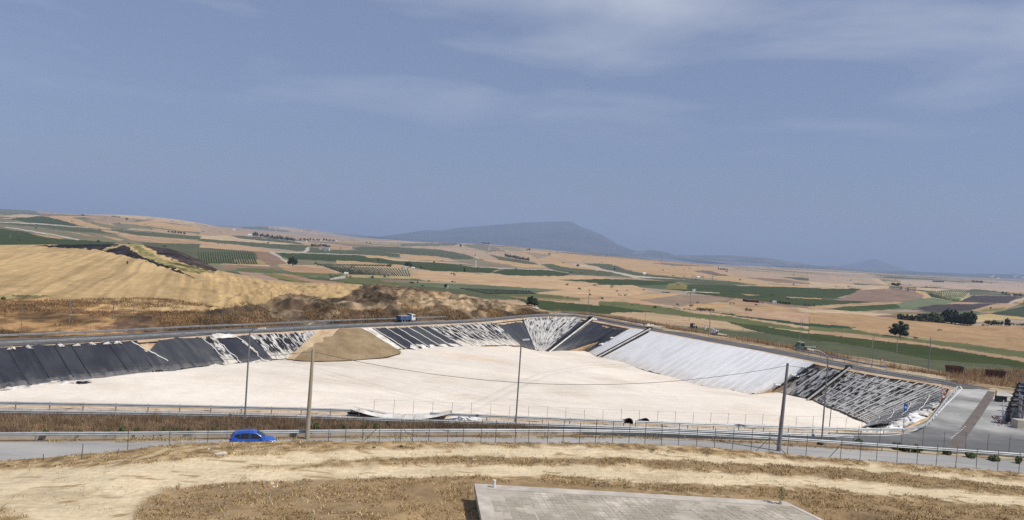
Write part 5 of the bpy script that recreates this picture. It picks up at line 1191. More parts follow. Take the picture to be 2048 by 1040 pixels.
# ------------------------------------------------------------------ vehicles
def loft(secs, close_ends=True):
    b = MB(); n = len(secs[0]); vs = [p for s in secs for p in s]; fs = []
    for i in range(len(secs) - 1):
        for k in range(n): fs.append((i * n + k, i * n + (k + 1) % n, (i + 1) * n + (k + 1) % n, (i + 1) * n + k))
    if close_ends: fs += [tuple(range(n - 1, -1, -1)), tuple((len(secs) - 1) * n + k for k in range(n))]
    return b.add(vs, fs)
def wheel(parent, x, y, r, wd, side, rim='chrome'):
    b = MB(); n = 20; prof = [(r * .62, -wd / 2), (r * .93, -wd / 2), (r, -wd * .3), (r, wd * .3), (r * .93, wd / 2), (r * .62, wd / 2)]
    vs = [(math.cos(2 * math.pi * k / n) * q, z, math.sin(2 * math.pi * k / n) * q) for k in range(n) for q, z in prof]; m = len(prof)
    fs = [(k * m + j, ((k + 1) % n) * m + j, ((k + 1) % n) * m + (j + 1) % m, k * m + (j + 1) % m) for k in range(n) for j in range(m)]
    e = bpy.data.objects.new('wheel', None); COL.objects.link(e); e.parent = parent; e.location = (x, y, r)
    b.add(vs, fs).build('tyre', M['rubber'], e, smooth=True)
    c = MB(); c.cyl((0, side * wd * .32, 0), (0, side * wd * .40, 0), r * .62, r * .55, 16)
    for k in range(5):
        a = 2 * math.pi * k / 5; c.box((math.cos(a) * r * .34, side * wd * .42, math.sin(a) * r * .34), (r * .5, .03, .07), ry=-a)
    c.build('rim', M[rim], e)
def blue_car(loc, rz):
    e = empty('parked_car', loc, rz, 'bright blue hatchback car on the near road, half hidden by the grassy bank', 'car', sc=.92)
    ST = [(-2.18, .70, .46, .80, .90), (-2.08, .84, .34, .92, 1.02), (-1.7, .89, .28, .96, 1.06), (-1.0, .905, .26, .955, 1.03), (0, .91, .25, .94, 1.0), (.8, .91, .26, .925, 1.0), (1.3, .895, .27, .90, .985), (1.75, .86, .29, .84, .92), (2.02, .80, .32, .74, .82), (2.17, .62, .42, .60, .70)]
    secs = []
    for x, wv, zl, zb_, zt in ST:
        h = [(wv * .8, zl), (wv * .98, zl + .10), (wv, (zl + zb_) / 2 + .05), (wv * .985, zb_ - .04), (wv * .94, zb_ + .01), (wv * .6, zt), (0, zt + .02)]
        secs.append([(x, yy, zz) for yy, zz in h] + [(x, -yy, zz) for yy, zz in h[-2::-1]])
    o = loft(secs).build('body', M['blue'], e, smooth=True); ss = o.modifiers.new('round', 'SUBSURF'); ss.levels = ss.render_levels = 1
    GH = [(-2.07, 1.06, .76, .70), (-1.86, 1.36, .80, .63), (-1.5, 1.55, .83, .62), (-.9, 1.625, .84, .63), (-.2, 1.635, .845, .64), (.25, 1.57, .845, .65), (.65, 1.35, .84, .69), (1.12, 1.02, .82, .74)]
    secs = []
    for x, zt, wb, wt in GH:
        h = [(wb, .90), (wb, .99), (wt + (wb - wt) * .25, .99 + (zt - .99) * .72), (wt, zt - .05), (wt * .75, zt), (0, zt + .015)]
        secs.append([(x, yy, zz) for yy, zz in h] + [(x, -yy, zz) for yy, zz in h[-2::-1]])
    loft(secs).build('roof', M['blue'], e, smooth=True)
    gx = [g[0] for g in GH]
    def yside(x, z):
        zt = np.interp(x, gx, [g[1] for g in GH]); wb = np.interp(x, gx, [g[2] for g in GH]); wt = np.interp(x, gx, [g[3] for g in GH])
        return float(np.interp(z, [.99, .99 + (zt - .99) * .72, zt - .05], [wb, wt + (wb - wt) * .25, wt])) + .012
    for sd_ in (-1, 1):
        for x0, x1 in ((-1.72, -1.22), (-1.17, -.28), (-.22, .82)):
            b = MB(); q = np.linspace(x0, x1, 7); lo = 1.0; vs = []
            for x in q:
                zt = float(np.interp(x, gx, [g[1] for g in GH])); zh_ = max(lo + .01, zt - .13)
                if x < -1.2: zl_ = lo + .16 * max(0, (-1.2 - x) / .52)
                else: zl_ = lo
                zh_ = max(zh_, zl_ + .01); vs += [(x, sd_ * yside(x, zl_), zl_), (x, sd_ * yside(x, (zl_ + zh_) / 2), (zl_ + zh_) / 2), (x, sd_ * yside(x, zh_), zh_)]
            b.add(vs, [(3 * i + j, 3 * i + 3 + j, 3 * i + 4 + j, 3 * i + 1 + j) for i in range(6) for j in range(2)]); b.build('side_window', M['glass'], e)
        b = MB(); b.box((.75, sd_ * 1.0, 1.02), (.16, .2, .13)); b.build('wing_mirror', M['blue'], e)
        b = MB(); b.box((1.93, sd_ * .66, .72), (.25, .22, .11), rz=-sd_ * .5); b.build('headlight', M['lampglass'], e)
        b = MB(); b.box((-2.08, sd_ * .68, .95), (.12, .26, .14), rz=sd_ * .35); b.build('tail_light', M['redlens'], e)
        b = MB(); b.box((-.3, sd_ * .915, .70), (.18, .02, .03)); b.build('door_handle', M['chrome'], e)
        for xw in (-1.32, 1.32): wheel(e, xw, sd_ * .80, .34, .22, sd_)
    for nm, x0, x1, k in (('windscreen', .32, 1.08, .74), ('rear_window', -2.04, -1.72, .72)):
        b = MB(); q = np.linspace(x0, x1, 6); vs = []
        for x in q:
            zt = float(np.interp(x, gx, [g[1] for g in GH])); wt = float(np.interp(x, gx, [g[3] for g in GH])); vs += [(x, -wt * .80, zt + .004), (x, 0, zt + .030), (x, wt * .80, zt + .004)]
        b.add(vs, [(3 * i + j, 3 * i + 3 + j, 3 * i + 4 + j, 3 * i + 1 + j) for i in range(5) for j in range(2)]); o = b.build(nm, M['glass'], e); o.location.z = .012
    for sd_ in (-1, 1): MB().box((-.75, sd_ * .58, 1.645), (1.5, .035, .035)).build('roof_rail', M['dark_steel'], e)
    MB().box((2.12, 0, .52), (.12, 1.0, .2)).build('grille', M['dark'], e); MB().box((-2.16, 0, .55), (.08, 1.2, .18)).build('bumper', M['dark'], e)
x_c = -22.15; blue_car((x_c, yf(x_c) - 2.6, .03), math.atan2(yf(x_c + 1) - yf(x_c - 1), 2))

def tipper(loc, rz, sc):
    e = empty('tipper_truck', loc, rz, 'blue tipper truck with white cab driving on the far road', 'truck', sc=sc)
    MB().box((-1.3, 0, 1.55), (4.6, 2.3, 1.25)).build('tipper_body', M['truckblue'], e)
    MB().box((-1.3, 0, 2.22), (4.3, 2.0, .10)).build('load_cover', M['insul'], e)
    b = loft([[(1.25, y_, z_) for y_, z_ in ((-1.1, .7), (1.1, .7), (1.1, 2.75), (-1.1, 2.75))], [(2.6, y_, z_) for y_, z_ in ((-1.1, .7), (1.1, .7), (1.08, 2.7), (-1.08, 2.7))], [(2.95, y_, z_) for y_, z_ in ((-1.05, .75), (1.05, .75), (1.05, 1.7), (-1.05, 1.7))]]); b.build('cab', M['white'], e)
    b = MB(); b.add([(2.965, -.95, 1.72), (2.965, .95, 1.72), (2.66, .95, 2.58), (2.66, -.95, 2.58)], [(0, 1, 2, 3)]); b.build('windscreen', M['glass'], e)
    for s in (-1, 1):
        MB().box((2.15, s * 1.105, 2.15), (.75, .02, .6)).build('side_window', M['glass'], e); MB().box((2.75, s * 1.28, 2.1), (.1, .2, .4)).build('wing_mirror', M['dark'], e)
        for xw in (2.0, -1.6, -2.75): wheel(e, xw, s * .95, .48, .3, s, 'insul')
    MB().box((-.6, 0, .75), (6.0, .9, .3)).build('chassis', M['dark'], e); MB().box((1.05, 0, 1.7), (.18, 2.1, 2.0)).build('bulkhead', M['dark'], e)
x, y, z = P(812, 645.5, 0)
tipper((x, y + .8, .05), math.atan2(110, 97), .68)
def pickup(loc, rz):
    e = empty('flatbed_truck', loc, rz, 'small green flatbed truck parked on the dry land beyond the right road', 'truck', sc=.85)
    b = loft([[(-2.55, y_, z_) for y_, z_ in ((-.85, .55), (.85, .55), (.85, 1.15), (-.85, 1.15))], [(-2.2, y_, z_) for y_, z_ in ((-.9, .5), (.9, .5), (.9, 1.35), (-.9, 1.35))], [(-1.75, y_, z_) for y_, z_ in ((-.9, .5), (.9, .5), (.82, 2.15), (-.82, 2.15))], [(-.55, y_, z_) for y_, z_ in ((-.9, .5), (.9, .5), (.82, 2.2), (-.82, 2.2))]]); b.build('cab', M['green'], e)
    MB().box((-1.15, 0, 2.24), (1.3, 1.66, .08)).build('cab_roof', M['palegreen'], e)
    b = MB(); b.add([(-2.20, -.78, 1.42), (-2.20, .78, 1.42), (-1.80, .74, 2.08), (-1.80, -.74, 2.08)], [(3, 2, 1, 0)]); o = b.build('windscreen', M['glass'], e); o.location.x = -.02
    for s in (-1, 1):
        MB().box((-1.15, s * .885, 1.72), (.9, .03, .55)).build('side_window', M['glass'], e)
        for xw in (-1.7, 1.5): wheel(e, xw, s * .8, .38, .24, s, 'insul')
        MB().box((1.05, s * 1.0, 1.25), (3.0, .05, .42)).build('side_board', M['palegreen'] if s < 0 else M['green'], e)
    MB().box((1.05, 0, .98), (3.0, 1.95, .10)).build('flatbed', M['green'], e); MB().box((2.55, 0, 1.25), (.05, 1.95, .42)).build('tailboard', M['palegreen'], e); MB().box((.2, 0, .7), (5.2, .7, .2)).build('chassis', M['dark'], e)
    MB().box((-2.58, 0, .62), (.12, 1.6, .2)).build('bumper', M['white'], e); MB().box((-.35, 0, 1.6), (.05, 1.7, .9)).build('rear_wall', M['yellow'], e)
x, y, z = P(1609, 701, 0); pickup((x, y, z - .05), .12)
# grey trailer with drum
x, y, z = P(1427, 669, 0); e = empty('drum_trailer', (x, y, z), .1, 'grey trailer with a round black-rimmed drum beside the pale thick pole', 'trailer', sc=.66)
loft([[(-1.5, y_, z_) for y_, z_ in ((-.8, .5), (.8, .5), (.75, 1.6), (-.75, 1.6))], [(-1.0, y_, z_) for y_, z_ in ((-.85, .45), (.85, .45), (.8, 2.1), (-.8, 2.1))], [(.6, y_, z_) for y_, z_ in ((-.85, .45), (.85, .45), (.8, 2.0), (-.8, 2.0))]]).build('body', M['insul'], e)
MB().cyl((.6, 0, 1.15), (1.7, 0, 1.25), .95, .62, 16).build('drum', M['insul'], e); b = MB(); b.tube([(1.15, math.cos(a) * .86, 1.2 + math.sin(a) * .86) for a in np.linspace(0, 6.28, 20)], .12, 6); b.build('drum_ring', M['black_plastic'], e); MB().box((-.2, 0, 2.12), (1.0, 1.2, .15)).build('top_hatch', M['wall_pale'], e); MB().box((0, 0, .35), (3.0, .8, .2)).build('chassis', M['dark'], e)
for s in (-1, 1): wheel(e, -.4, s * .8, .36, .22, s, 'dark_steel'); wheel(e, .9, s * .8, .36, .22, s, 'dark_steel')
x, y, z = P(1384.5, 655, -.1); e = empty('black_tank', (x, y, z), .2, 'black square tank with a white patch on the dry land', 'tank')
MB().box((0, 0, .55), (1.0, 1.0, 1.1), taper=.94).build('body', M['black_plastic'], e); MB().box((.18, -.51, .72), (.34, .03, .34)).build('white_patch', M['white'], e); MB().cyl((0, 0, 1.1), (0, 0, 1.2), .3, .28, 12).build('lid', M['black_plastic'], e)
x, y, z = P(1410, 659, -.1); e = empty('white_drum', (x, y, z), 0, 'small white drum standing left of the drum trailer', 'drum'); MB().cyl((0, 0, 0), (0, 0, .85), .28, .30, 14).build('body', M['white'], e); MB().cyl((0, 0, .85), (0, 0, 1.05), .10, .09, 10).build('neck', M['dark_steel'], e)
x, y, z = P(1392.5, 656, -.1); tag(MB().cyl((x, y, z), (x, y, z + .6), .22, .2, 12).build('black_drum', M['black_plastic']), 'small black drum beside the black square tank', 'drum')
# rusty skips
def skip(px, py, w_, rz, label, tilt=0):
    x, y, z = P(px, py, -.2); e = empty('rusty_skip', (x, y, z), rz, label, 'skip', 'rusty skips on the dry land'); hh = 1.6
    b = MB(); o_ = [(-w_ / 2 * .82, -.75), (w_ / 2 * .82, -.75), (w_ / 2 * .82, .75), (-w_ / 2 * .82, .75)]; t_ = [(-w_ / 2, -.85), (w_ / 2, -.85), (w_ / 2, .85), (-w_ / 2, .85)]
    vs = [(a, c, .12) for a, c in o_] + [(a, c, hh) for a, c in t_] + [(a * .95, c * .92, hh) for a, c in t_] + [(a * .95, c * .92, .25) for a, c in o_]
    fs = [(3, 2, 1, 0)] + [(i, (i + 1) % 4, 4 + (i + 1) % 4, 4 + i) for i in range(4)] + [(4 + i, 4 + (i + 1) % 4, 8 + (i + 1) % 4, 8 + i) for i in range(4)] + [(8 + i, 8 + (i + 1) % 4, 12 + (i + 1) % 4, 12 + i) for i in range(4)] + [(12, 13, 14, 15)]
    b.add(vs, fs).build('body', M['rust'], e)
    for k in (-.3, 0, .3): MB().box((k * w_, -.83, .85), (.10, .10, 1.3)).build('rib', M['rust'], e)
    for s in (-1, 1): MB().box((s * w_ * .3, -.1, .06), (.15, 1.3, .14)).build('skid', M['dark'], e)
skip(1908, 748, 2.9, -.05, 'left rusty skip, standing low in the dry reeds'); skip(1990, 757, 3.1, -.12, 'right rusty skip, tilted and raised above the dry grass')
# gas manifold
A0 = np.array(P(2015, 848, 0)); A1 = np.array(P(2034, 797, 0)); e = empty('pipe_manifold', tuple(A0), label='black pipe manifold with six upright pipes at the right edge of the yard', cat='pipe manifold')
b = MB(); d = A1 - A0; b.cyl((0, 0, .55), tuple(d + [0, 0, .55]), .32, .32, 14); b.build('header', M['black_plastic'], e)
b = MB(); b.cyl((1.6, 0, .9), tuple(d + [1.6, 0, .9]), .36, .36, 14); b.build('header', M['black_plastic'], e)
for i in range(6):
    q = d * (i / 5); b = MB(); b.tube([tuple(q + v) for v in ([0, 0, .4], [0, 0, 2.2], [.25, 0, 2.55], [.9, 0, 2.6], [1.6, 0, 2.3], [1.6, 0, .9])], .24, 10); b.build('riser', M['black_plastic'], e)
    for z_ in (1.3, 1.9): MB().cyl(tuple(q + [0, 0, z_]), tuple(q + [0, 0, z_ + .15]), .36, .36, 12).build('flange', M['dark_steel'], e)
b = MB(); q = np.array([.9, -.9, 0]); b.cyl(tuple(q), tuple(q + [0, 0, 4.2]), .20, .20, 12)
b.build('lagged_riser', M['insul'], e)
for z_ in (1.0, 1.9, 2.8, 3.6): MB().cyl(tuple(q + [0, 0, z_]), tuple(q + [0, 0, z_ + .18]), .34, .34, 12).build('flange', M['dark_steel'], e)
b = MB(); b.cyl((-.9, -.3, .1), (.2, 1.5, 2.9), .07, .07, 8); b.build('stay', M['insul'], e)
x, y, z = P(2042, 856, 0); tag(MB().box((x, y, .55), (1.9, 1.2, 1.15), rz=.05).build('concrete_block', M['concrete']), 'square concrete block in front of the black pipe manifold', 'concrete block')
x, y, z = P(2047, 790, 0); e = empty('blue_drum', (x, y, z), label='blue plastic drum at the right edge behind the manifold', cat='drum'); MB().cyl((0, 0, 0), (0, 0, 2.0), .5, .5, 18).build('body', M['bluedrum'], e); MB().cyl((0, 0, 2.0), (0, 0, 2.1), .52, .50, 18).build('lid', M['bluedrum'], e)
x, y, z = P(2001, 803, .06); e = empty('black_crate', (x, y, z), .1, 'black crate on the concrete pad beside the yellow post', 'crate'); MB().box((0, 0, .42), (1.5, .8, .75)).build('body', M['black_plastic'], e); MB().box((0, 0, .82), (1.56, .86, .06)).build('lid', M['black_plastic'], e)
x, y, z = P(1991, 800, .06); tag(MB().cyl((x, y, 0), (x, y, 1.6), .14, .13, 10).build('yellow_post', M['yellow']), 'short pale yellow post left of the black crate', 'post')
for i, (a, b_) in enumerate([((1990, 834), (2008, 846)), ((1984, 832), (2004, 848)), ((1994, 832), (2006, 842))]):
    p, q = P(*a, .1), P(*b_, .35); m = MB(); m.tube([p, q], .06, 6); tag(m.build('red_pipe', M['roof_red']), ['front red-brown pipe lying on the yard', 'longest red-brown pipe lying on the yard', 'short red-brown pipe lying behind the other two'][i], 'pipe', 'red-brown pipes on the yard')
# pale wrecked object by the far corner
x, y, z = P(1072, 619, -.6); crumple('rubble_pile', 'pale rubble pile with rusty edge on the track behind the far corner', (x, y, z), (2.6, 1.8, 1.2), M['wall_pale'], 401, cat='rubble', rz=-.3)
for i, (px, py) in enumerate([(1305, 651), (1290, 648), (1360, 655), (1438, 668)]):
    x, y, z = P(px, py, .0); crumple('sand_patch', ['long pale gravel spread left of the black tank', 'pale gravel spread near the head of the middle gutter', 'small pale gravel spread behind the right road', 'pale gravel spread right of the drum trailer'][i], (x, y, z), (6 if i == 0 else 4, 2.5, .35), M['gravel'], 410 + i, cat='gravel', rz=-.5)

# ------------------------------------------------------------------ slab roof in the foreground
ZS = 3.62; a = np.array(P(948.5, 968, ZS)); bb = np.array(P(1572, 1004, ZS)); c_ = np.array(P(963, 1040, ZS)); d_ = np.array(P(1646, 1040, ZS))
ex = (bb - a); Lx = float(np.linalg.norm(ex)); ex /= Lx; ey = (c_ - a); ey /= np.linalg.norm(ey); ey2 = (d_ - bb); ey2 /= np.linalg.norm(ey2); Ly = 12.0
def SP(u, v, z=0.0):  # u along the far edge 0..1, v metres towards the camera
    o = a + ex * Lx * u; dr_ = ey * (1 - u) + ey2 * u; return o + dr_ * v + np.array([0, 0, z])
e = empty('slab_roof', tuple(a), label='flat concrete roof of exposed cement blocks at the bottom of the picture', cat='roof')
L0 = lambda p: tuple(np.array(p) - a)
t_ = .35; m = MB(); top = [SP(0, 0), SP(1, 0), SP(1, Ly), SP(0, Ly)]
m.add([L0(p) for p in top] + [L0(p + [0, 0, -t_]) for p in top], [(3, 2, 1, 0), (4, 5, 6, 7), (0, 1, 5, 4), (1, 2, 6, 5), (2, 3, 7, 6), (3, 0, 4, 7)]); m.build('slab', M['mortar'], e)
w0 = [SP(0, 0), SP(1, 0), SP(1, Ly), SP(0, Ly)]; cen = sum(w0) / 4; w1 = [cen + (p - cen) * .985 for p in w0]
m = MB(); m.add([L0(p + [0, 0, -t_ + .01]) for p in w1] + [L0(p + [0, 0, -4.5]) for p in w1], [(0, 1, 5, 4), (1, 2, 6, 5), (2, 3, 7, 6), (3, 0, 4, 7)]); m.build('wall', M['conc_dark'], e)
# concrete border proud of the blocks
def bar(u0, v0, u1, v1, name, mtl, z=.03):
    q = [SP(u0, v0), SP(u1, v0), SP(u1, v1), SP(u0, v1)]; m = MB(); m.add([L0(p + [0, 0, z]) for p in q] + [L0(p + [0, 0, -.02]) for p in q], [(3, 2, 1, 0), (0, 1, 5, 4), (1, 2, 6, 5), (2, 3, 7, 6), (3, 0, 4, 7)]); return m.build(name, mtl, e)
bar(0, 0, 1, .95, 'border', M['concrete']); bar(0, .95, .035, Ly, 'border', M['concrete']); bar(.985, .95, 1, Ly, 'border', M['concrete'])
NU, rr = 42, random.Random(5); bm_small = MB(); cells = []
for i in range(NU):
    for j in range(22):
        v0 = 1.0 + j * .50; u0 = .037 + i * (.985 - .037) / NU; du = (.985 - .037) / NU
        cells.append((v0, u0, du, i, j))
cells.sort(key=lambda q: -q[0] if q[0] < 8.6 else 99)
vis = [q for q in cells if q[0] < 8.2]; hid = [q for q in cells if q[0] >= 8.2]
for n, (v0, u0, du, i, j) in enumerate(vis + hid):
    g = .10 + (.35 * (i % 5 == 0)); hz_ = .004 + rr.random() * .014 - (.02 if vnoise(np.array([i / 4.]), np.array([j / 3.]), 9)[0] > .66 else 0)
    off = (j % 2) * 0.0
    q = [SP(u0 + du * g * .5, v0 + .045), SP(u0 + du * (1 - .05), v0 + .045), SP(u0 + du * (1 - .05), v0 + .455), SP(u0 + du * g * .5, v0 + .455)]
    vs_ = [p + [0, 0, hz_ + rr.random() * .008] for p in q] + [p + [0, 0, -.03] for p in q]; fs_ = [(3, 2, 1, 0), (0, 1, 5, 4), (1, 2, 6, 5), (2, 3, 7, 6), (3, 0, 4, 7)]
    if n < 290: MB().add([L0(p) for p in vs_], fs_).build('cement_block', M['block'], e)
    else: bm_small.add([L0(p) for p in vs_], fs_)
o = bm_small.build('cement_blocks', M['block'], e); o['kind'] = 'stuff'
p = SP(.060, .55); q = empty('vent_pipe', tuple(p), label='short white vent pipe at the left corner of the block roof', cat='pipe'); MB().cyl((0, 0, 0), (0, 0, .50), .09, .09, 14).build('tube', M['white'], q); MB().cyl((0, 0, .48), (0, 0, .53), .11, .11, 14).build('rim', M['white'], q)
p = SP(.962, .62); q = empty('planter', tuple(p), label='small pale pot with a thin green plant near the right corner of the block roof', cat='plant pot'); MB().cyl((0, 0, 0), (0, 0, .22), .10, .13, 14).build('pot', M['wall_pale'], q)
b = MB(); r2 = random.Random(3); b.tube([(0, 0, .2), (.02, 0, .8), (-.03, .02, 1.25)], .02, 5)
for k in range(46):
    zz = .35 + r2.random() * .95; an = r2.random() * 6.28; ll = .10 + r2.random() * .16; w_ = .035; ca, sa = math.cos(an), math.sin(an)
    b.add([(0, 0, zz), (ca * ll - sa * w_, sa * ll + ca * w_, zz + ll * .4), (ca * ll * 1.6, sa * ll * 1.6, zz + ll * .2), (ca * ll + sa * w_, sa * ll - ca * w_, zz + ll * .3)], [(0, 1, 2, 3)])
b.build('plant', M['leaf'], q)

# ------------------------------------------------------------------ trees
def tree_meshes(kind, seed, leaves, leafmat):
    r = random.Random(seed); tb = MB(); cl = []
    if kind == 'round':
        tb.tube([(0, 0, -.04), (.01, 0, .12), (0, .01, .35), (.02, 0, .6)], .035, 6, r1=.012)
        for k in range(6):
            a = k * 1.05 + r.random(); l = .22 + r.random() * .12; tb.tube([(0, 0, .18 + .06 * k), (math.cos(a) * l * .5, math.sin(a) * l * .5, .34 + .06 * k), (math.cos(a) * l, math.sin(a) * l, .44 + .06 * k)], .014, 4, r1=.005)
        for k in range(17):
            a = r.random() * 6.28; z = .16 + .66 * r.random(); R_ = .40 * math.sin(math.pi * min(1, .18 + z * .82)) ** .7; q = R_ * (.55 + .45 * r.random()); cl.append((math.cos(a) * q, math.sin(a) * q, z, .12 + .10 * r.random()))
        cl += [(0, 0, .86, .12), (.05, 0, .6, .22), (-.05, .03, .38, .22)]
    elif kind == 'tall':
        tb.tube([(0, 0, -.04), (.01, 0, .4), (0, 0, .85)], .022, 6, r1=.006)
        for k in range(4): tb.tube([(0, 0, .3 + .12 * k), (math.cos(k * 2.) * .07, math.sin(k * 2.) * .07, .45 + .12 * k)], .008, 4, r1=.003)
        for k in range(16):
            z = .14 + .80 * (k / 15); a = r.random() * 6.28; w_ = .13 * math.sin(math.pi * (.15 + .8 * z)) ** .6; cl.append((math.cos(a) * w_ * .6, math.sin(a) * w_ * .6, z, .10 + .06 * r.random()))
    elif kind == 'pine':
        tb.tube([(0, 0, -.04), (.02, 0, .3), (.0, .02, .62)], .03, 6, r1=.015)
        for k in range(5): a = k * 1.26; tb.tube([(0, 0, .45), (math.cos(a) * .2, math.sin(a) * .2, .68)], .014, 4, r1=.006)
        for k in range(14): a = r.random() * 6.28; q = .38 * r.random() ** .5; cl.append((math.cos(a) * q, math.sin(a) * q, .66 + .22 * r.random() * (1 - q), .13 + .05 * r.random()))
    else:  # bush
        tb.tube([(0, 0, -.05), (.02, 0, .3)], .04, 5, r1=.015)
        for k in range(4): a = k * 1.57; tb.tube([(0, 0, .05), (math.cos(a) * .3, math.sin(a) * .3, .45)], .02, 4, r1=.008)
        for k in range(13): a = r.random() * 6.28; q = .6 * r.random() ** .5; cl.append((math.cos(a) * q, math.sin(a) * q, .2 + .5 * r.random() * (1 - q * .8), .20 + .12 * r.random()))
    cb = MB(); per = max(3, leaves // len(cl))
    for cx, cy_, cz, R_ in cl:
        for k in range(per):
            v = Vector((r.gauss(0, 1), r.gauss(0, 1), r.gauss(0, .85))).normalized() * R_ * (.55 + .5 * r.random()); p = Vector((cx, cy_, cz)) + v
            if p.z < .03: p.z = .03 + r.random() * .05
            n = (v.normalized() + Vector((r.random() - .5, r.random() - .5, r.random() * .6)) * 1.1).normalized(); u = n.orthogonal().normalized(); u = Matrix.Rotation(r.random() * 6.28, 3, n) @ u; w_ = n.cross(u); s = R_ * (.30 + .25 * r.random())
            cb.add([p - u * s, p + w_ * s * .6, p + u * s, p - w_ * s * .6], [(0, 1, 2, 3)])
    return tb.mesh('trunk', M['bark']), cb.mesh('crown', M[leafmat])
TM = {}
for kind in ('round', 'tall', 'pine', 'bush'):
    for lm in ('leaf', 'leaf_dark', 'leaf_olive'):
        for q, n in (('hi', 1500), ('lo', 330)):
            if q == 'hi' and kind in ('tall', 'pine') : continue
            TM[kind, lm, q] = [tree_meshes(kind, 11 * i + len(kind) + len(lm), n if not (q == 'lo' and kind == 'bush') else 110, lm) for i in range(3 if q == 'lo' else 1)]
tc_ = [0]
def tree(at, h, w, kind, lm, label, group=None, cat='tree', q='lo', name=None):
    tc_[0] += 1; lst = TM[kind, lm, q]; tb, cb = lst[tc_[0] % len(lst)]
    e = empty(name or {'round': 'tree', 'tall': 'slender_tree', 'pine': 'pine_tree', 'bush': 'shrub'}[kind], at, tc_[0] * 1.7, label, cat, group, sc=(w, w, h))
    link('trunk' if cat == 'tree' else 'stem', tb, e); link('crown' if cat == 'tree' else 'foliage', cb, e); return e
BW = {'round': .86, 'tall': .30, 'pine': .95, 'bush': 1.5}
def vt(px, py, hp, wp, kind, lm, label, group=None, q='lo', cat='tree', where=V):
    at = where(px, py); k = at[1] / FPX; return tree(at, hp * k, wp * k / BW[kind], kind, lm, label, group, cat, q)
vt(1800, 674, 33, 35, 'round', 'leaf_dark', 'big round dark tree alone in the dry field at the right', q='hi')
vt(1832, 678, 6, 10, 'bush', 'leaf_dark', 'small dark bush right of the big round tree', cat='bush')
vt(1063, 612, 21, 25, 'round', 'leaf_dark', 'round green tree at the edge of the green field behind the far corner', q='hi')
vt(585, 531, 19, 16, 'round', 'leaf_dark', 'single dark tree beside the pale farm track on the left', q='hi')
vt(817, 536, 15, 14, 'round', 'leaf_dark', 'dark tree behind the white sheds in mid field')
vt(689, 547, 7, 8, 'round', 'leaf_dark', 'small round tree on the pale ruin below the olive rows')
vt(778, 534, 7, 9, 'round', 'leaf_dark', 'small dark tree left of the white sheds'); vt(842, 538, 6, 7, 'round', 'leaf_dark', 'small tree right of the white sheds'); vt(929, 544, 9, 4, 'tall', 'leaf_dark', 'slim dark tree at the edge of the green field left of the near turbine')
vt(868, 526, 5, 4, 'round', 'leaf_dark', 'tiny tree in the green field left of the near turbine'); vt(891, 577, 11, 7, 'round', 'leaf_dark', 'dark tree beside the small white hut'); vt(845, 573, 6, 8, 'bush', 'leaf_dark', 'low dark bush left of the small white hut', cat='bush')
vt(1098, 512, 6, 6, 'pine', 'leaf_dark', 'lone umbrella tree on the tan ridge below the mountain'); vt(1155, 534, 7, 6, 'round', 'leaf_dark', 'small dark tree beside the pale road under the ridge'); vt(921, 494, 6, 4, 'tall', 'leaf_dark', 'slim tree on the grey hill crest left of the mountain')
def row(pts, n, hp, wp, kind, lm, label, group, jit=1.0, seed=0, q='lo', cat='tree', where=V):
    r = random.Random(seed + n); d = poly_len(pts); A = np.array(pts, float)
    jit = min(jit, d[-1] / n * .45)
    for i in range(n):
        t = d[-1] * (i + .5) / n; x = float(np.interp(t, d, A[:, 0])) + (r.random() - .5) * jit * 2; y = float(np.interp(t, d, A[:, 1])) + (r.random() - .5) * jit * .6
        lb_ = label if n == 1 else (label + (', leftmost' if i == 0 else ', rightmost' if i == n - 1 else ', %s from the left' % nth[i]))
        vt(x, y, hp * (.75 + .5 * r.random()), wp * (.8 + .4 * r.random()), kind, lm, lb_, group, q, cat, where)
row([(505, 473), (516, 474)], 3, 10, 6, 'round', 'leaf_dark', 'dark tree of the clump beside the white farmhouse', 'clump by the white farmhouse', .6, 1)
row([(520, 474), (555, 479), (590, 483)], 19, 8, 5, 'round', 'leaf_dark', 'dark tree in the long roadside row right of the white farmhouse', 'trees of the long roadside row', .8, 2)
row([(600, 481), (640, 481), (668, 483)], 11, 5, 5, 'round', 'leaf_dark', 'small tree among the distant hamlet houses', 'trees in the distant hamlet', 1.5, 3)
row([(622, 494), (643, 494), (660, 495)], 7, 7, 7, 'round', 'leaf_dark', 'dark tree behind the farm at the end of the pale track', 'trees behind the track farm', .8, 4)
row([(730, 487), (744, 488)], 2, 4, 4, 'round', 'leaf_dark', 'tiny dark tree on the far plain left of the mountain foot', 'two tiny far trees', .5, 5)
row([(963, 489), (978, 491)], 4, 5, 5, 'pine', 'leaf_dark', 'dark tree of the hilltop grove left of the mountain', 'hilltop grove', .5, 6)
row([(1052, 501), (1062, 501)], 2, 4, 4, 'round', 'leaf_dark', 'one of two tiny trees on the ridge below the mountain', 'two ridge trees', .5, 7)
row([(1009, 514), (1030, 518), (1058, 523)], 15, 8, 5, 'round', 'leaf_dark', 'dark tree of the dense diagonal hedge right of the near turbine', 'diagonal tree hedge', .5, 8)
row([(165, 432), (166, 432)], 1, 4, 6, 'round', 'leaf_dark', 'lone tree on the left skyline', None, 0, 9)
row([(222, 434), (240, 435)], 5, 3.5, 5, 'bush', 'leaf_dark', 'bush of the skyline hedge left', 'skyline hedge', .5, 10, cat='bush')
row([(253, 440), (254, 440)], 1, 5, 6, 'round', 'leaf_dark', 'dark tree just below the left skyline', None, 0, 11)
row([(335, 465), (372, 469)], 6, 5, 5, 'round', 'leaf_dark', 'small dark tree in the pale fields above the burnt strip', 'trees in the pale fields', 1, 12)
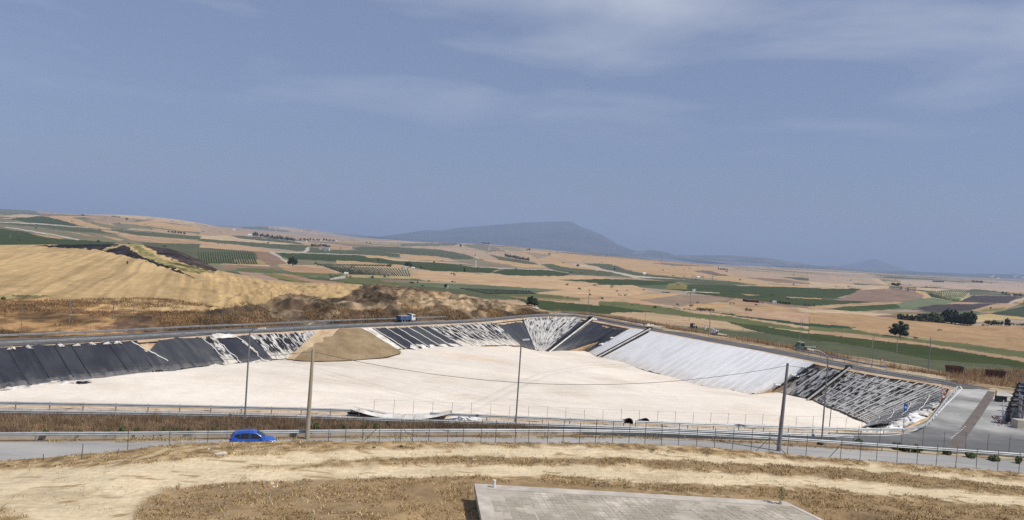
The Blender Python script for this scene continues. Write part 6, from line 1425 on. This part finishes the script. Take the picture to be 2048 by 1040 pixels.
vt(196, 485, 6, 5, 'round', 'leaf_dark', 'small dark tree just above the burnt crest'); vt(257, 484, 6, 3, 'tall', 'leaf_dark', 'slim tree on the crest beside the olive grass patch', where=HP)
vt(1229, 540, 5, 4, 'round', 'leaf_dark', 'small dark tree in the green strip under the tan ridge')
row([(1324, 586), (1340, 586)], 3, 4, 7, 'bush', 'leaf_dark', 'bush of the low clump on the orange field edge', 'low clump on the field edge', .5, 13, cat='bush')
row([(1394, 621), (1428, 623)], 6, 8, 10, 'bush', 'leaf_dark', 'dark bush of the thick hedge at the brown field', 'thick hedge', .6, 14, cat='bush')
row([(1488, 622), (1504, 623)], 2, 8, 10, 'bush', 'leaf_dark', 'dark bush of the pair right of the thick hedge', 'pair of bushes', .6, 15, cat='bush')
row([(1540, 604), (1580, 610)], 7, 6, 6, 'round', 'leaf_dark', 'small tree beside the long dark shed', 'trees by the long shed', .8, 16)
row([(1606, 612), (1632, 614)], 4, 8, 8, 'bush', 'leaf_olive', 'pale grey-green bush at the corner of the big green field', 'pale bushes', .6, 17, cat='bush')
row([(1434, 539), (1456, 541)], 5, 4, 4, 'round', 'leaf_dark', 'tiny tree on the tan slope under the blue ridge', 'tiny trees under the blue ridge', .6, 18)
row([(1782, 577), (1800, 577)], 4, 11, 9, 'pine', 'leaf_dark', 'umbrella pine on the farm hill', 'pines on the farm hill', .6, 19)
row([(1865, 564), (1888, 565)], 8, 4, 4, 'round', 'leaf_dark', 'dark tree of the far windbreak right of the farm hill', 'far windbreak', .4, 20)
row([(1944, 565), (1964, 566)], 6, 4.5, 5, 'round', 'leaf_dark', 'dark tree of the far row left of the turbines', 'far row by the turbines', .5, 21)
row([(2003, 589), (2044, 593)], 6, 7, 6, 'round', 'leaf_dark', 'scattered tree near the houses at the right edge', 'trees at the right edge', 1.5, 22)
row([(1795, 639), (1832, 642)], 11, 10, 5, 'tall', 'leaf_dark', 'low slender tree at the left end of the dark windbreak', 'left end of the dark windbreak', .6, 23)
row([(1834, 642), (1886, 646)], 15, 17, 9, 'tall', 'leaf_olive', 'grey-green tree in the middle of the dark windbreak', 'middle of the dark windbreak', .8, 24)
row([(1884, 645), (1944, 652)], 16, 27, 17, 'round', 'leaf_dark', 'tall dark tree at the right end of the dark windbreak', 'right end of the dark windbreak', 1.0, 25, q='hi')
row([(1970, 650), (2005, 651)], 7, 10, 9, 'round', 'leaf_dark', 'dark tree of the small grove right of the windbreak', 'small grove right of the windbreak', 1, 26)
vt(2014, 653, 18, 11, 'round', 'leaf_dark', 'tall dark tree right of the small grove near the right edge', q='hi'); row([(2024, 650), (2060, 653)], 5, 7, 8, 'bush', 'leaf_dark', 'dark bush right of the tall tree at the right edge', 'bushes at the right edge', 1, 27, cat='bush')
# near shrubs
def sp(px, py): return P(px, py, .45 if px < 1000 else 0)
SH = [(92, 869), (160, 868), (215, 867), (245, 865), (272, 867), (327, 866), (352, 865), (378, 866), (428, 863), (632, 858), (690, 859), (728, 858), (752, 857), (776, 854)]
for i, (a_, b_) in enumerate(SH): vt(a_, b_, 15 + (i * 37 % 6), 13, 'bush', 'leaf', '%s green shrub from the left along the low kerb behind the near guardrail' % nth[i], 'green shrubs along the kerb', 'hi' if i % 3 == 0 else 'lo', 'shrub', sp)
for i, (a_, b_, h_, w_, lb) in enumerate([(1720, 888, 14, 18, 'round green shrub behind the guardrail left of the yard shrubs'), (1700, 888, 8, 14, 'low green shrub at the near edge of the ring road right of the lamp'), (1795, 898, 18, 24, 'left green shrub of the yard hedge'), (1815, 902, 16, 24, 'middle green shrub of the yard hedge'), (1836, 903, 18, 22, 'right green shrub of the yard hedge'), (1893, 908, 14, 16, 'loose shrub beside the trench patch'), (1940, 915, 14, 20, 'thin shrub at the near edge of the yard'), (1990, 922, 15, 22, 'green shrub at the near edge of the yard further right'), (2037, 927, 20, 12, 'tall weed shrub at the right edge of the yard'), (1640, 888, 8, 14, 'low dark shrub beside the right lamp')]):
    vt(a_, b_, h_, w_, 'bush', 'leaf', lb, 'shrubs at the edge of the yard', 'hi', 'shrub', sp)
for i, (a_, b_, h_) in enumerate([(1303, 902, 6), (1337, 903, 5), (748, 896, 6), (802, 894, 7)]):
    vt(a_, b_, h_, 16 if i == 0 else 8, 'bush', 'leaf', ['wide low green plant beside the upper dirt track', 'small green plant right of the wide low one', 'tiny green plant on the grassy bank left of centre', 'tiny green plant near the upper dirt track'][i], 'green plants by the track', 'lo', 'plant', G)
vt(832, 640, 7, 6, 'bush', 'leaf_dark', 'dark bush on the bank just right of the blue truck', cat='bush', where=HP); vt(898, 634, 6, 7, 'bush', 'leaf_dark', 'small green bush on the far bank', cat='bush', where=HP); vt(6, 600, 10, 12, 'bush', 'leaf_dark', 'dark bush on the wheat hill at the left edge', cat='bush', where=HP)

# ------------------------------------------------------------------ vineyards and orchards: every row a part
def rows(label, near, far, n, hp, wp, lm, cat='vineyard', name='vineyard', where=V):
    o = where(*near[0]); e = empty(name, o, label=label, cat=cat); near = np.array(near, float); far = np.array(far, float); r = random.Random(n)
    for i in range(n):
        t = (i + .5) / n; a_ = near[0] * (1 - t) + near[1] * t; b_ = far[0] * (1 - t) + far[1] * t; pts = [where(*(a_ * (1 - q) + b_ * q)) for q in np.linspace(0, 1, 7)]
        k = pts[3][1] / FPX; h, w_ = hp * k, wp * k; pts = resample(pts, max(w_, math.dist(pts[0], pts[-1]) / 14)); m = MB()
        sec = []
        for p in pts:
            f = .75 + .5 * r.random(); sec.append([(p[0] - o[0] + sx * w_ * f, p[1] - o[1], p[2] - o[2] + sz * h * f) for sx, sz in ((-.5, -.1), (-.42, .7), (0, 1), (.42, .7), (.5, -.1))])
        loft(sec).build('vine_row' if 'vine' in name else 'orchard_row', M[lm], e)
rows('striped vineyard right of the farm hill', [(1864, 594), (1917, 604)], [(1848, 583), (1938, 585)], 22, 1.6, 1.6, 'leaf')
rows('vineyard with pale gaps on the left behind the burnt slope', [(398, 527), (516, 528)], [(396, 504), (508, 505)], 24, 2.0, 2.2, 'leaf')
rows('rows of young olive trees in the tan field at the centre left', [(692, 549), (822, 553)], [(640, 531), (818, 538)], 30, 1.4, 1.1, 'leaf_olive', 'orchard', 'olive_orchard')
rows('pale rows of young trees in the green strip beyond the diggings', [(975, 588), (1072, 588)], [(918, 577), (1060, 582)], 24, 1.8, 2.0, 'leaf_olive', 'orchard', 'olive_orchard')
rows('dotted line of trees along the upper edge of the olive field', [(632, 531), (780, 533)], [(636, 529), (784, 531)], 26, 2.2, 2.4, 'leaf_dark', 'tree line', 'orchard_line')

# ------------------------------------------------------------------ farm buildings far off
def house(px, py, wp, hp, label, wall='wall_pale', roof='roof', nwin=2, rz=.15, dep=.7, name='farmhouse', cat='house', flat=False, group=None):
    at = V(px, py); k = at[1] / FPX; w_, h = wp * k, hp * k; dd = w_ * dep; hh = h * (.62 if not flat else 1)
    e = empty(name, at, rz, label, cat, group); MB().box((0, 0, hh / 2 - h * .1), (w_, dd, hh + h * .2)).build('wall', M[wall], e); m = MB()
    if not flat: ov = 1.06; m.add([(-w_ / 2 * ov, -dd / 2 * ov, hh), (w_ / 2 * ov, -dd / 2 * ov, hh), (w_ / 2 * ov, dd / 2 * ov, hh), (-w_ / 2 * ov, dd / 2 * ov, hh), (-w_ / 2 * ov, 0, h), (w_ / 2 * ov, 0, h)], [(0, 1, 5, 4), (2, 3, 4, 5), (0, 4, 3), (1, 2, 5), (3, 2, 1, 0)])
    else: m.box((0, 0, hh + h * .11), (w_ * 1.04, dd * 1.06, h * .08))
    m.build('roof', M[roof], e)
    for i in range(nwin): MB().box((w_ * ((i + .5) / nwin - .5), -dd / 2 - .02, hh * .55), (w_ * .12, .06, hh * .3)).build('window', M['dark'], e)
    MB().box((w_ * .28, -dd / 2 - .02, hh * .3), (w_ * .10, .06, hh * .55)).build('door', M['dark'], e)
HS = [(500, 473, 7, 5, 'white farmhouse at the left end of the tree row', 'wall_white', 'wall_white'), (642, 499, 8, 6, 'pinkish farmhouse at the end of the pale track', 'wall_pale', 'roof'), (654, 501, 10, 4, 'long white farm shed right of the pinkish farmhouse', 'wall_white', 'wall_white'),
      (692, 552, 8, 8, 'pale roofless ruin on the mound below the olive rows', 'wall_pale', 'wall_pale'), (811, 538, 9, 5, 'left white shed under the dark tree', 'wall_white', 'wall_white'), (826, 538, 6, 4, 'right white shed under the dark tree', 'wall_white', 'wall_white'), (895, 577, 4, 5, 'small white hut beside the dark tree beyond the diggings', 'wall_white', 'wall_white'),
      (978, 500, 7, 7, 'pale farmhouse with tower on the grey slope below the mountain', 'wall_pale', 'roof'), (988, 503, 9, 5, 'long pale farmhouse on the grey slope below the mountain', 'wall_pale', 'roof'), (998, 504, 6, 4, 'low pale outbuilding right of the slope farmhouse', 'wall_pale', 'roof'),
      (1288, 550, 7, 5, 'left pale house in the green strip under the tan ridge', 'wall_pale', 'wall_white'), (1299, 551, 7, 4, 'right pale house in the green strip under the tan ridge', 'wall_pale', 'roof'), (1388, 556, 6, 5, 'first white house of the row under the tan hill', 'wall_white', 'roof'), (1396, 556.5, 6, 4, 'second white house of the row under the tan hill', 'wall_white', 'wall_white'), (1405, 558, 5, 6, 'third white house of the row under the tan hill', 'wall_white', 'roof'),
      (1388, 584, 6, 5, 'lone white hut in the middle of the green fields', 'wall_white', 'wall_white'), (1503, 604, 28, 4, 'long dark shed with rust roof beside the big green field', 'dark', 'roof_red'), (1522, 606, 10, 4, 'low pale shed right of the long dark one', 'wall_pale', 'roof_red'), (1548, 606, 8, 4, 'white shed among the trees right of the long dark one', 'wall_white', 'wall_white'),
      (1806, 579, 9, 7, 'stone farmhouse beside the pines on the brown hill', 'wall_pale', 'roof'), (1823, 582, 13, 6, 'long pale farmhouse on the right shoulder of the brown hill', 'wall_pale', 'roof'), (1970, 652, 9, 5, 'small pale house in front of the grove at the right', 'wall_pale', 'roof'), (2022, 592, 6, 5, 'left pale house near the right edge', 'wall_pale', 'roof'), (2033, 592, 5, 4, 'right pale house near the right edge', 'wall_white', 'roof'),
      (1823, 641, 4, 7, 'yellowish gable between the first trees of the windbreak', 'wall_pale', 'roof'), (1846, 642, 4, 6, 'pale gable in the middle of the windbreak', 'wall_pale', 'roof'), (467, 461, 5, 3, 'tiny white house on the tan slope of the left skyline', 'wall_white', 'wall_white')]
for i, h in enumerate(HS): house(*h[:5], wall=h[5], roof=h[6], rz=.1 + .2 * math.sin(i * 2.1), nwin=3 if h[2] > 8 else 2, flat=('hut' in h[4] or 'shed' in h[4] and i % 2 == 0))
for i, (a_, b_) in enumerate([(604, 482), (612, 484), (622, 482), (630, 483), (641, 481), (650, 483), (660, 482), (672, 483), (685, 484)]): house(a_, b_, 5, 3.5, '%s small house from the left in the distant hamlet' % nth[i], 'wall_white' if i % 2 else 'wall_pale', 'roof', group='houses of the distant hamlet', rz=i)
# low scrub dotted over the valley: nobody could count it
rs = np.random.default_rng(31); scv = MB(); n_s = 0
while n_s < 260:
    x = rs.uniform(-.66, .70); y = float(np.exp(rs.uniform(math.log(300), math.log(2600)))); X_ = x * y
    if fbm(np.array([X_ / 60]), np.array([y / 90]), 3, 120)[0] < .52 or (x < .05 and y < 340): n_s += .15; continue
    z_ = float(zv(X_, y)); R_ = rs.uniform(.5, 1.5) * (y / 700) ** .45; n_s += 1
    for k in range(9):
        v = rs.normal(0, 1, 3); v /= np.linalg.norm(v); p = np.array([X_, y, z_ + R_ * .5]) + v * R_ * np.array([1.2, .9, .5]); q = rs.normal(0, 1, 3); q /= np.linalg.norm(q); q2 = np.cross(q, v) * R_ * .5; q = np.cross(v, q2 / np.linalg.norm(q2)) * R_ * .5
        scv.add([p - q, p + q2, p + q, p - q2], [(0, 1, 2, 3)])
tag(scv.build('scrub', M['leaf_dark']), 'low dark scrub dotted along the field edges of the valley', kind='stuff')
# wind turbines
def turbine(px, py, hub, blade, label, rot, group=None):
    at = V(px, py); k = at[1] / FPX; h = hub * k; bl = blade * k; e = empty('wind_turbine', at, .2, label, 'wind turbine', group)
    MB().cyl((0, 0, -1), (0, 0, h), h * .06, h * .035, 14).build('tower', M['white'], e); MB().box((0, -h * .01, h + h * .015), (h * .04, h * .13, h * .05)).build('nacelle', M['white'], e); MB().cyl((0, -h * .07, h * 1.015), (0, -h * .10, h * 1.015), h * .028, h * .012, 10).build('hub', M['white'], e)
    for j in range(3):
        a_ = rot + j * 2.0944; d_ = Vector((math.sin(a_), 0, math.cos(a_))); s_ = Vector((math.cos(a_), 0, -math.sin(a_))); c0 = Vector((0, -h * .085, h * 1.015)); m = MB(); w_ = bl * .12
        m.add([c0 + d_ * bl * .03 - s_ * w_ * .4, c0 + d_ * bl * .2 - s_ * w_ * .5, c0 + d_ * bl, c0 + d_ * bl * .2 + s_ * w_ * .8, c0 + d_ * bl * .03 + s_ * w_ * .4] + [c0 + d_ * bl * t - Vector((0, w_ * .35, 0)) for t in (.05, .3, .98)], [(0, 1, 6, 5), (1, 2, 7, 6), (2, 3, 6, 7), (3, 4, 5, 6), (0, 5, 4), (0, 4, 3, 1), (1, 3, 2)]); m.build('blade', M['white'], e)
turbine(951, 533.5, 18.5, 10, 'small white wind turbine in the green field at the centre', .08)
turbine(1984, 567, 14, 9, 'leftmost white wind turbine of the four on the right horizon', .5, 'wind turbines on the right horizon'); turbine(1996, 567.5, 12, 8, 'second white wind turbine from the left on the right horizon', 0, 'wind turbines on the right horizon'); turbine(2028, 566, 12, 8, 'third white wind turbine from the left on the right horizon', .9, 'wind turbines on the right horizon'); turbine(2046, 566, 12, 8, 'white wind turbine at the very right edge of the horizon', .3, 'wind turbines on the right horizon'); turbine(551, 464.5, 6, 4, 'tiny wind turbine on the left skyline above the tree row', .2)

# ------------------------------------------------------------------ stones
SM = []
for k in range(5):
    r = random.Random(k); b = MB(); vs = []; n = 7
    for i in range(4):
        for j in range(n):
            a_ = 6.283 * j / n; q = math.sin(.35 + i * .8) * (.75 + .5 * r.random()); vs.append((math.cos(a_) * q * .5, math.sin(a_) * q * .42, .34 * math.cos(.35 + i * .8) + (r.random() - .5) * .1 + .12))
    fs = [(i * n + j, i * n + (j + 1) % n, (i + 1) * n + (j + 1) % n, (i + 1) * n + j) for i in range(3) for j in range(n)] + [tuple(range(n)), tuple(3 * n + j for j in range(n - 1, -1, -1))]
    SM.append(b.add(vs, fs).mesh('stone', M['stone']))
for i, (a_, b_, s, lb) in enumerate([(531, 963, .42, 'largest pale stone on the grassy edge of the lower track'), (544, 968, .34, 'pale stone just right of the largest one'), (547, 974, .26, 'small pale stone below the two larger ones'), (947, 920, .26, 'pale stone on the grass between the two tracks'), (440, 909, .5, 'flat pale stone on the bank below the blue car'), (417, 899, .3, 'small pale stone on the bank left of the blue car'), (795, 917, .28, 'pale stone at the left end of the grass between the tracks'), (893, 886, .2, 'tiny pale stone near the tall fence stake')]):
    x, y, z = G(a_, b_); o = link('stone', SM[i % 5]); o.location = (x, y, z - .02); o.scale = (s * (2.6 if i == 4 else 1.2), s, s * .9); o.rotation_euler = (0, 0, i); tag(o, lb, 'stone', 'loose pale stones')
r = random.Random(77); pb = MB()
for k in range(1500):
    if r.random() < .55: px_, py_ = 300 + r.random() * 420, 960 + r.random() * 80
    else: px_, py_ = r.random() * 2048, 890 + r.random() * 110
    x, y, z = G(px_, min(py_, 1045)); s = .04 + .10 * r.random() ** 3; me = SM[k % 5]; pb.add([(x + v.co.x * s, y + v.co.y * s, z + v.co.z * s) for v in me.vertices][:14], [(j, (j + 1) % 7, 7 + (j + 1) % 7, 7 + j) for j in range(7)] + [tuple(range(7))])
tag(pb.build('pebbles', M['stone']), 'pale pebbles strewn over the dry slope', kind='stuff')

# ------------------------------------------------------------------ grass and weeds
def blades(name, pts, h, wd, nb, m, label, seed, lean=.5, spread=.15, cols=None):
    rg = np.random.default_rng(seed); n = len(pts); pts = np.repeat(np.asarray(pts), nb, 0); N = len(pts); hh = np.repeat(np.asarray(h), nb) * (.55 + .9 * rg.random(N)); an = rg.random(N) * 6.283; ln = rg.normal(0, lean, (N, 2)) * hh[:, None]
    b = pts + np.concatenate([rg.normal(0, spread, (N, 2)), np.zeros((N, 1))], 1); dx = np.stack([np.cos(an), np.sin(an), np.zeros(N)], 1) * (wd * (.6 + .8 * rg.random(N)))[:, None]
    Vv = np.stack([b - dx - [0, 0, .03], b + dx - [0, 0, .03], b + np.concatenate([ln, hh[:, None]], 1)], 1).reshape(-1, 3)
    cc = None
    if cols is not None:
        cc = np.repeat(np.asarray(cols), nb, 0) * (.7 + .6 * rg.random((N, 1))); cc = np.repeat(cc, 3, 0)
    return tag(link(name, np_mesh(name, Vv, np.arange(N * 3).reshape(-1, 3), m, smooth=False, colors=cc)), label, kind='stuff')
rg = np.random.default_rng(4)
X = rg.uniform(-52, 62, 60000); Y = rg.uniform(42, 75, 60000); yn = np.interp(X, [p[0] for p in yf_pl], [p[1] for p in yf_pl]) - 6.6
ok = Y < yn + .3; X, Y = X[ok], Y[ok]; Zg = gf(X, Y); mk, bk, px_, py_ = track_mask(X, Y, Zg); inr = inside(px_, py_, [(940, 960), (1580, 998), (1680, 1060), (940, 1060)])
dn = fbm(X / 2.5, Y / 2.5, 4, 88); dn2 = fbm(X / .8, Y / .8, 3, 89); keep = ~mk & ~inr & (dn * .6 + dn2 * .4 > np.where(bk, .42, .49)) & (px_ > -60) & (px_ < 2110) & (py_ < 1060)
X, Y, Zg, bk, dn = X[keep], Y[keep], Zg[keep], bk[keep], dn[keep]
pal = np.array([(.58, .44, .22), (.44, .31, .15), (.27, .17, .075), (.14, .085, .04), (.40, .34, .20), (.33, .30, .12)]); pk = rg.choice(6, len(X), p=[.26, .28, .22, .12, .08, .04]); pk = np.where(bk & (rg.random(len(X)) < .45), rg.choice([2, 3, 1], len(X)), pk)
cl_ = pal[pk] * (.75 + .6 * (fbm(X / 4, Y / 4, 3, 99) - .15))[:, None]
M['tuft'] = mat('dry_grass_blades', (.4, .3, .15), attr='soil', rough=0.9, spec=0.1)
blades('dry_grass', np.stack([X, Y, Zg], 1), (.05 + .16 * rg.random(len(X)) ** 2) * np.where(bk, 1.15, 1), .028, 4, M['tuft'], 'short dry grass of straw and brown tones on the foreground slope', 1, lean=.9, spread=.16, cols=cl_)
n = 5000; X = rg.uniform(-50, 62, n); Y = rg.uniform(44, 74, n); Zg = gf(X, Y); mk, bk, px_, py_ = track_mask(X, Y, Zg); kp = mk & (fbm(X / 3, Y / 1.2, 3, 101) > .60); X, Y, Zg = X[kp], Y[kp], Zg[kp]
blades('dry_grass', np.stack([X, Y, Zg - .08], 1), .05 + .08 * rg.random(len(X)), .03, 4, M['tuft'], 'flattened dry grass in the bare dirt tracks', 9, lean=1.0, spread=.3, cols=pal[rg.choice([1, 2, 4], len(X))])
n = 5200; X = rg.uniform(-62, 6, n); y0 = np.interp(X, [p[0] for p in yf_pl], [p[1] for p in yf_pl]) + 1.5; y1 = np.interp(X, [p[0] for p in RAIL2], [p[1] for p in RAIL2]) - .9; Y = y0 + (y1 - y0) * rg.random(n); Zw = .38 * (1 - sstep(2, 9, X))
blades('dry_weeds', np.stack([X, Y, Zw], 1), (.20 + .50 * rg.random(n) ** 2) * (.3 + 1.2 * fbm(X / 3, Y / 3, 3, 90)), (.025), 16, M['strip_weed'], 'brown withered weeds between the near guardrail and the ring road', 3, lean=.25, spread=.25)
n = 900; X = rg.uniform(-60, 40, n); Y = np.interp(X, [p[0] for p in yf_pl], [p[1] for p in yf_pl]) + rg.uniform(-.4, .6, n)
kp = fbm(X / 2, Y / 2, 3, 91) > .5; blades('roadside_grass', np.stack([X[kp], Y[kp], np.zeros(kp.sum())], 1), .10 + .15 * rg.random(kp.sum()), .03, 10, M['grass'], 'tufts of yellow grass under the near guardrail', 5, lean=.6, spread=.25)
q = np.array([(p[0], p[1]) for p in resample(fr(1120, 1912, 14), .25)]); q2 = np.array([(p[0], p[1]) for p in resample(fr(1120, 1912, 21), .25)]); k = min(len(q), len(q2)); n = 9000; ii = rg.integers(0, k, n); q2i = (ii * (len(q2) - 1) // max(1, k - 1)); qi = ii * (len(q) - 1) // max(1, k - 1); tq = rg.random((n, 1)) ** .7; pp_ = q[qi] * (1 - tq) + q2[q2i] * tq
kp = fbm(pp_[:, 0] / 5, pp_[:, 1] / 5, 3, 92) + tq[:, 0] * .28 > .56; pp_ = pp_[kp]; zz = np.maximum(-1.2 * tq[kp, 0], zv(pp_[:, 0], pp_[:, 1]) * 0 - 1.2 * tq[kp, 0])
blades('dry_reeds', np.concatenate([pp_, zz[:, None]], 1), .3 + .75 * rg.random(len(pp_)), .05, 7, M['reed'], 'band of tall dry reeds along the green fields beyond the right road', 6, lean=.2, spread=.4)
n = 2600; pxr = rg.uniform(1900, 2200, n); pyr = rg.uniform(742, 772, n); pts = np.array([P(a_, b_, -.3) for a_, b_ in zip(pxr, pyr)]); blades('dry_reeds', pts, .3 + .7 * rg.random(n), .05, 6, M['reed'], 'dry reeds around the two rusty skips', 7, lean=.25, spread=.5)
n = 15000; pxr = rg.uniform(-60, 1100, n); u_ = (pxr - 1024) / FPX; d0 = np.interp(u_, _hu, _h0); dc = np.interp(u_, _hu, _hc); sss = rg.random(n) ** 1.3 * .19 + .012; Yh = d0 + (dc - d0) * sss; Xh = u_ * Yh
kp = fbm(Xh / 8, Yh / 8, 3, 93) > .44; Xh, Yh = Xh[kp], Yh[kp]; blades('dry_brush', np.stack([Xh, Yh, zh(Xh, Yh)], 1), .15 + .35 * rg.random(len(Xh)), .06, 8, M['brush'], 'dry brush on the bank behind the far road', 8, lean=.4, spread=.6)
# ------------------------------------------------------------------ air
hz = MB(); hz.box((0, 8400, 240), (26000, 17800, 640))
hm = bpy.data.materials.new('haze'); hm.use_nodes = True; t = hm.node_tree; t.nodes.clear()
ho = nn(t, 'ShaderNodeOutputMaterial'); hv = nn(t, 'ShaderNodeVolumePrincipled')
hv.inputs['Density'].default_value = HAZE_DENSITY; hv.inputs['Color'].default_value = (*HAZE_COLOR, 1); hv.inputs['Anisotropy'].default_value = 0.0
t.links.new(hv.outputs[0], ho.inputs['Volume'])
tag(hz.build('haze', hm), kind='stuff')
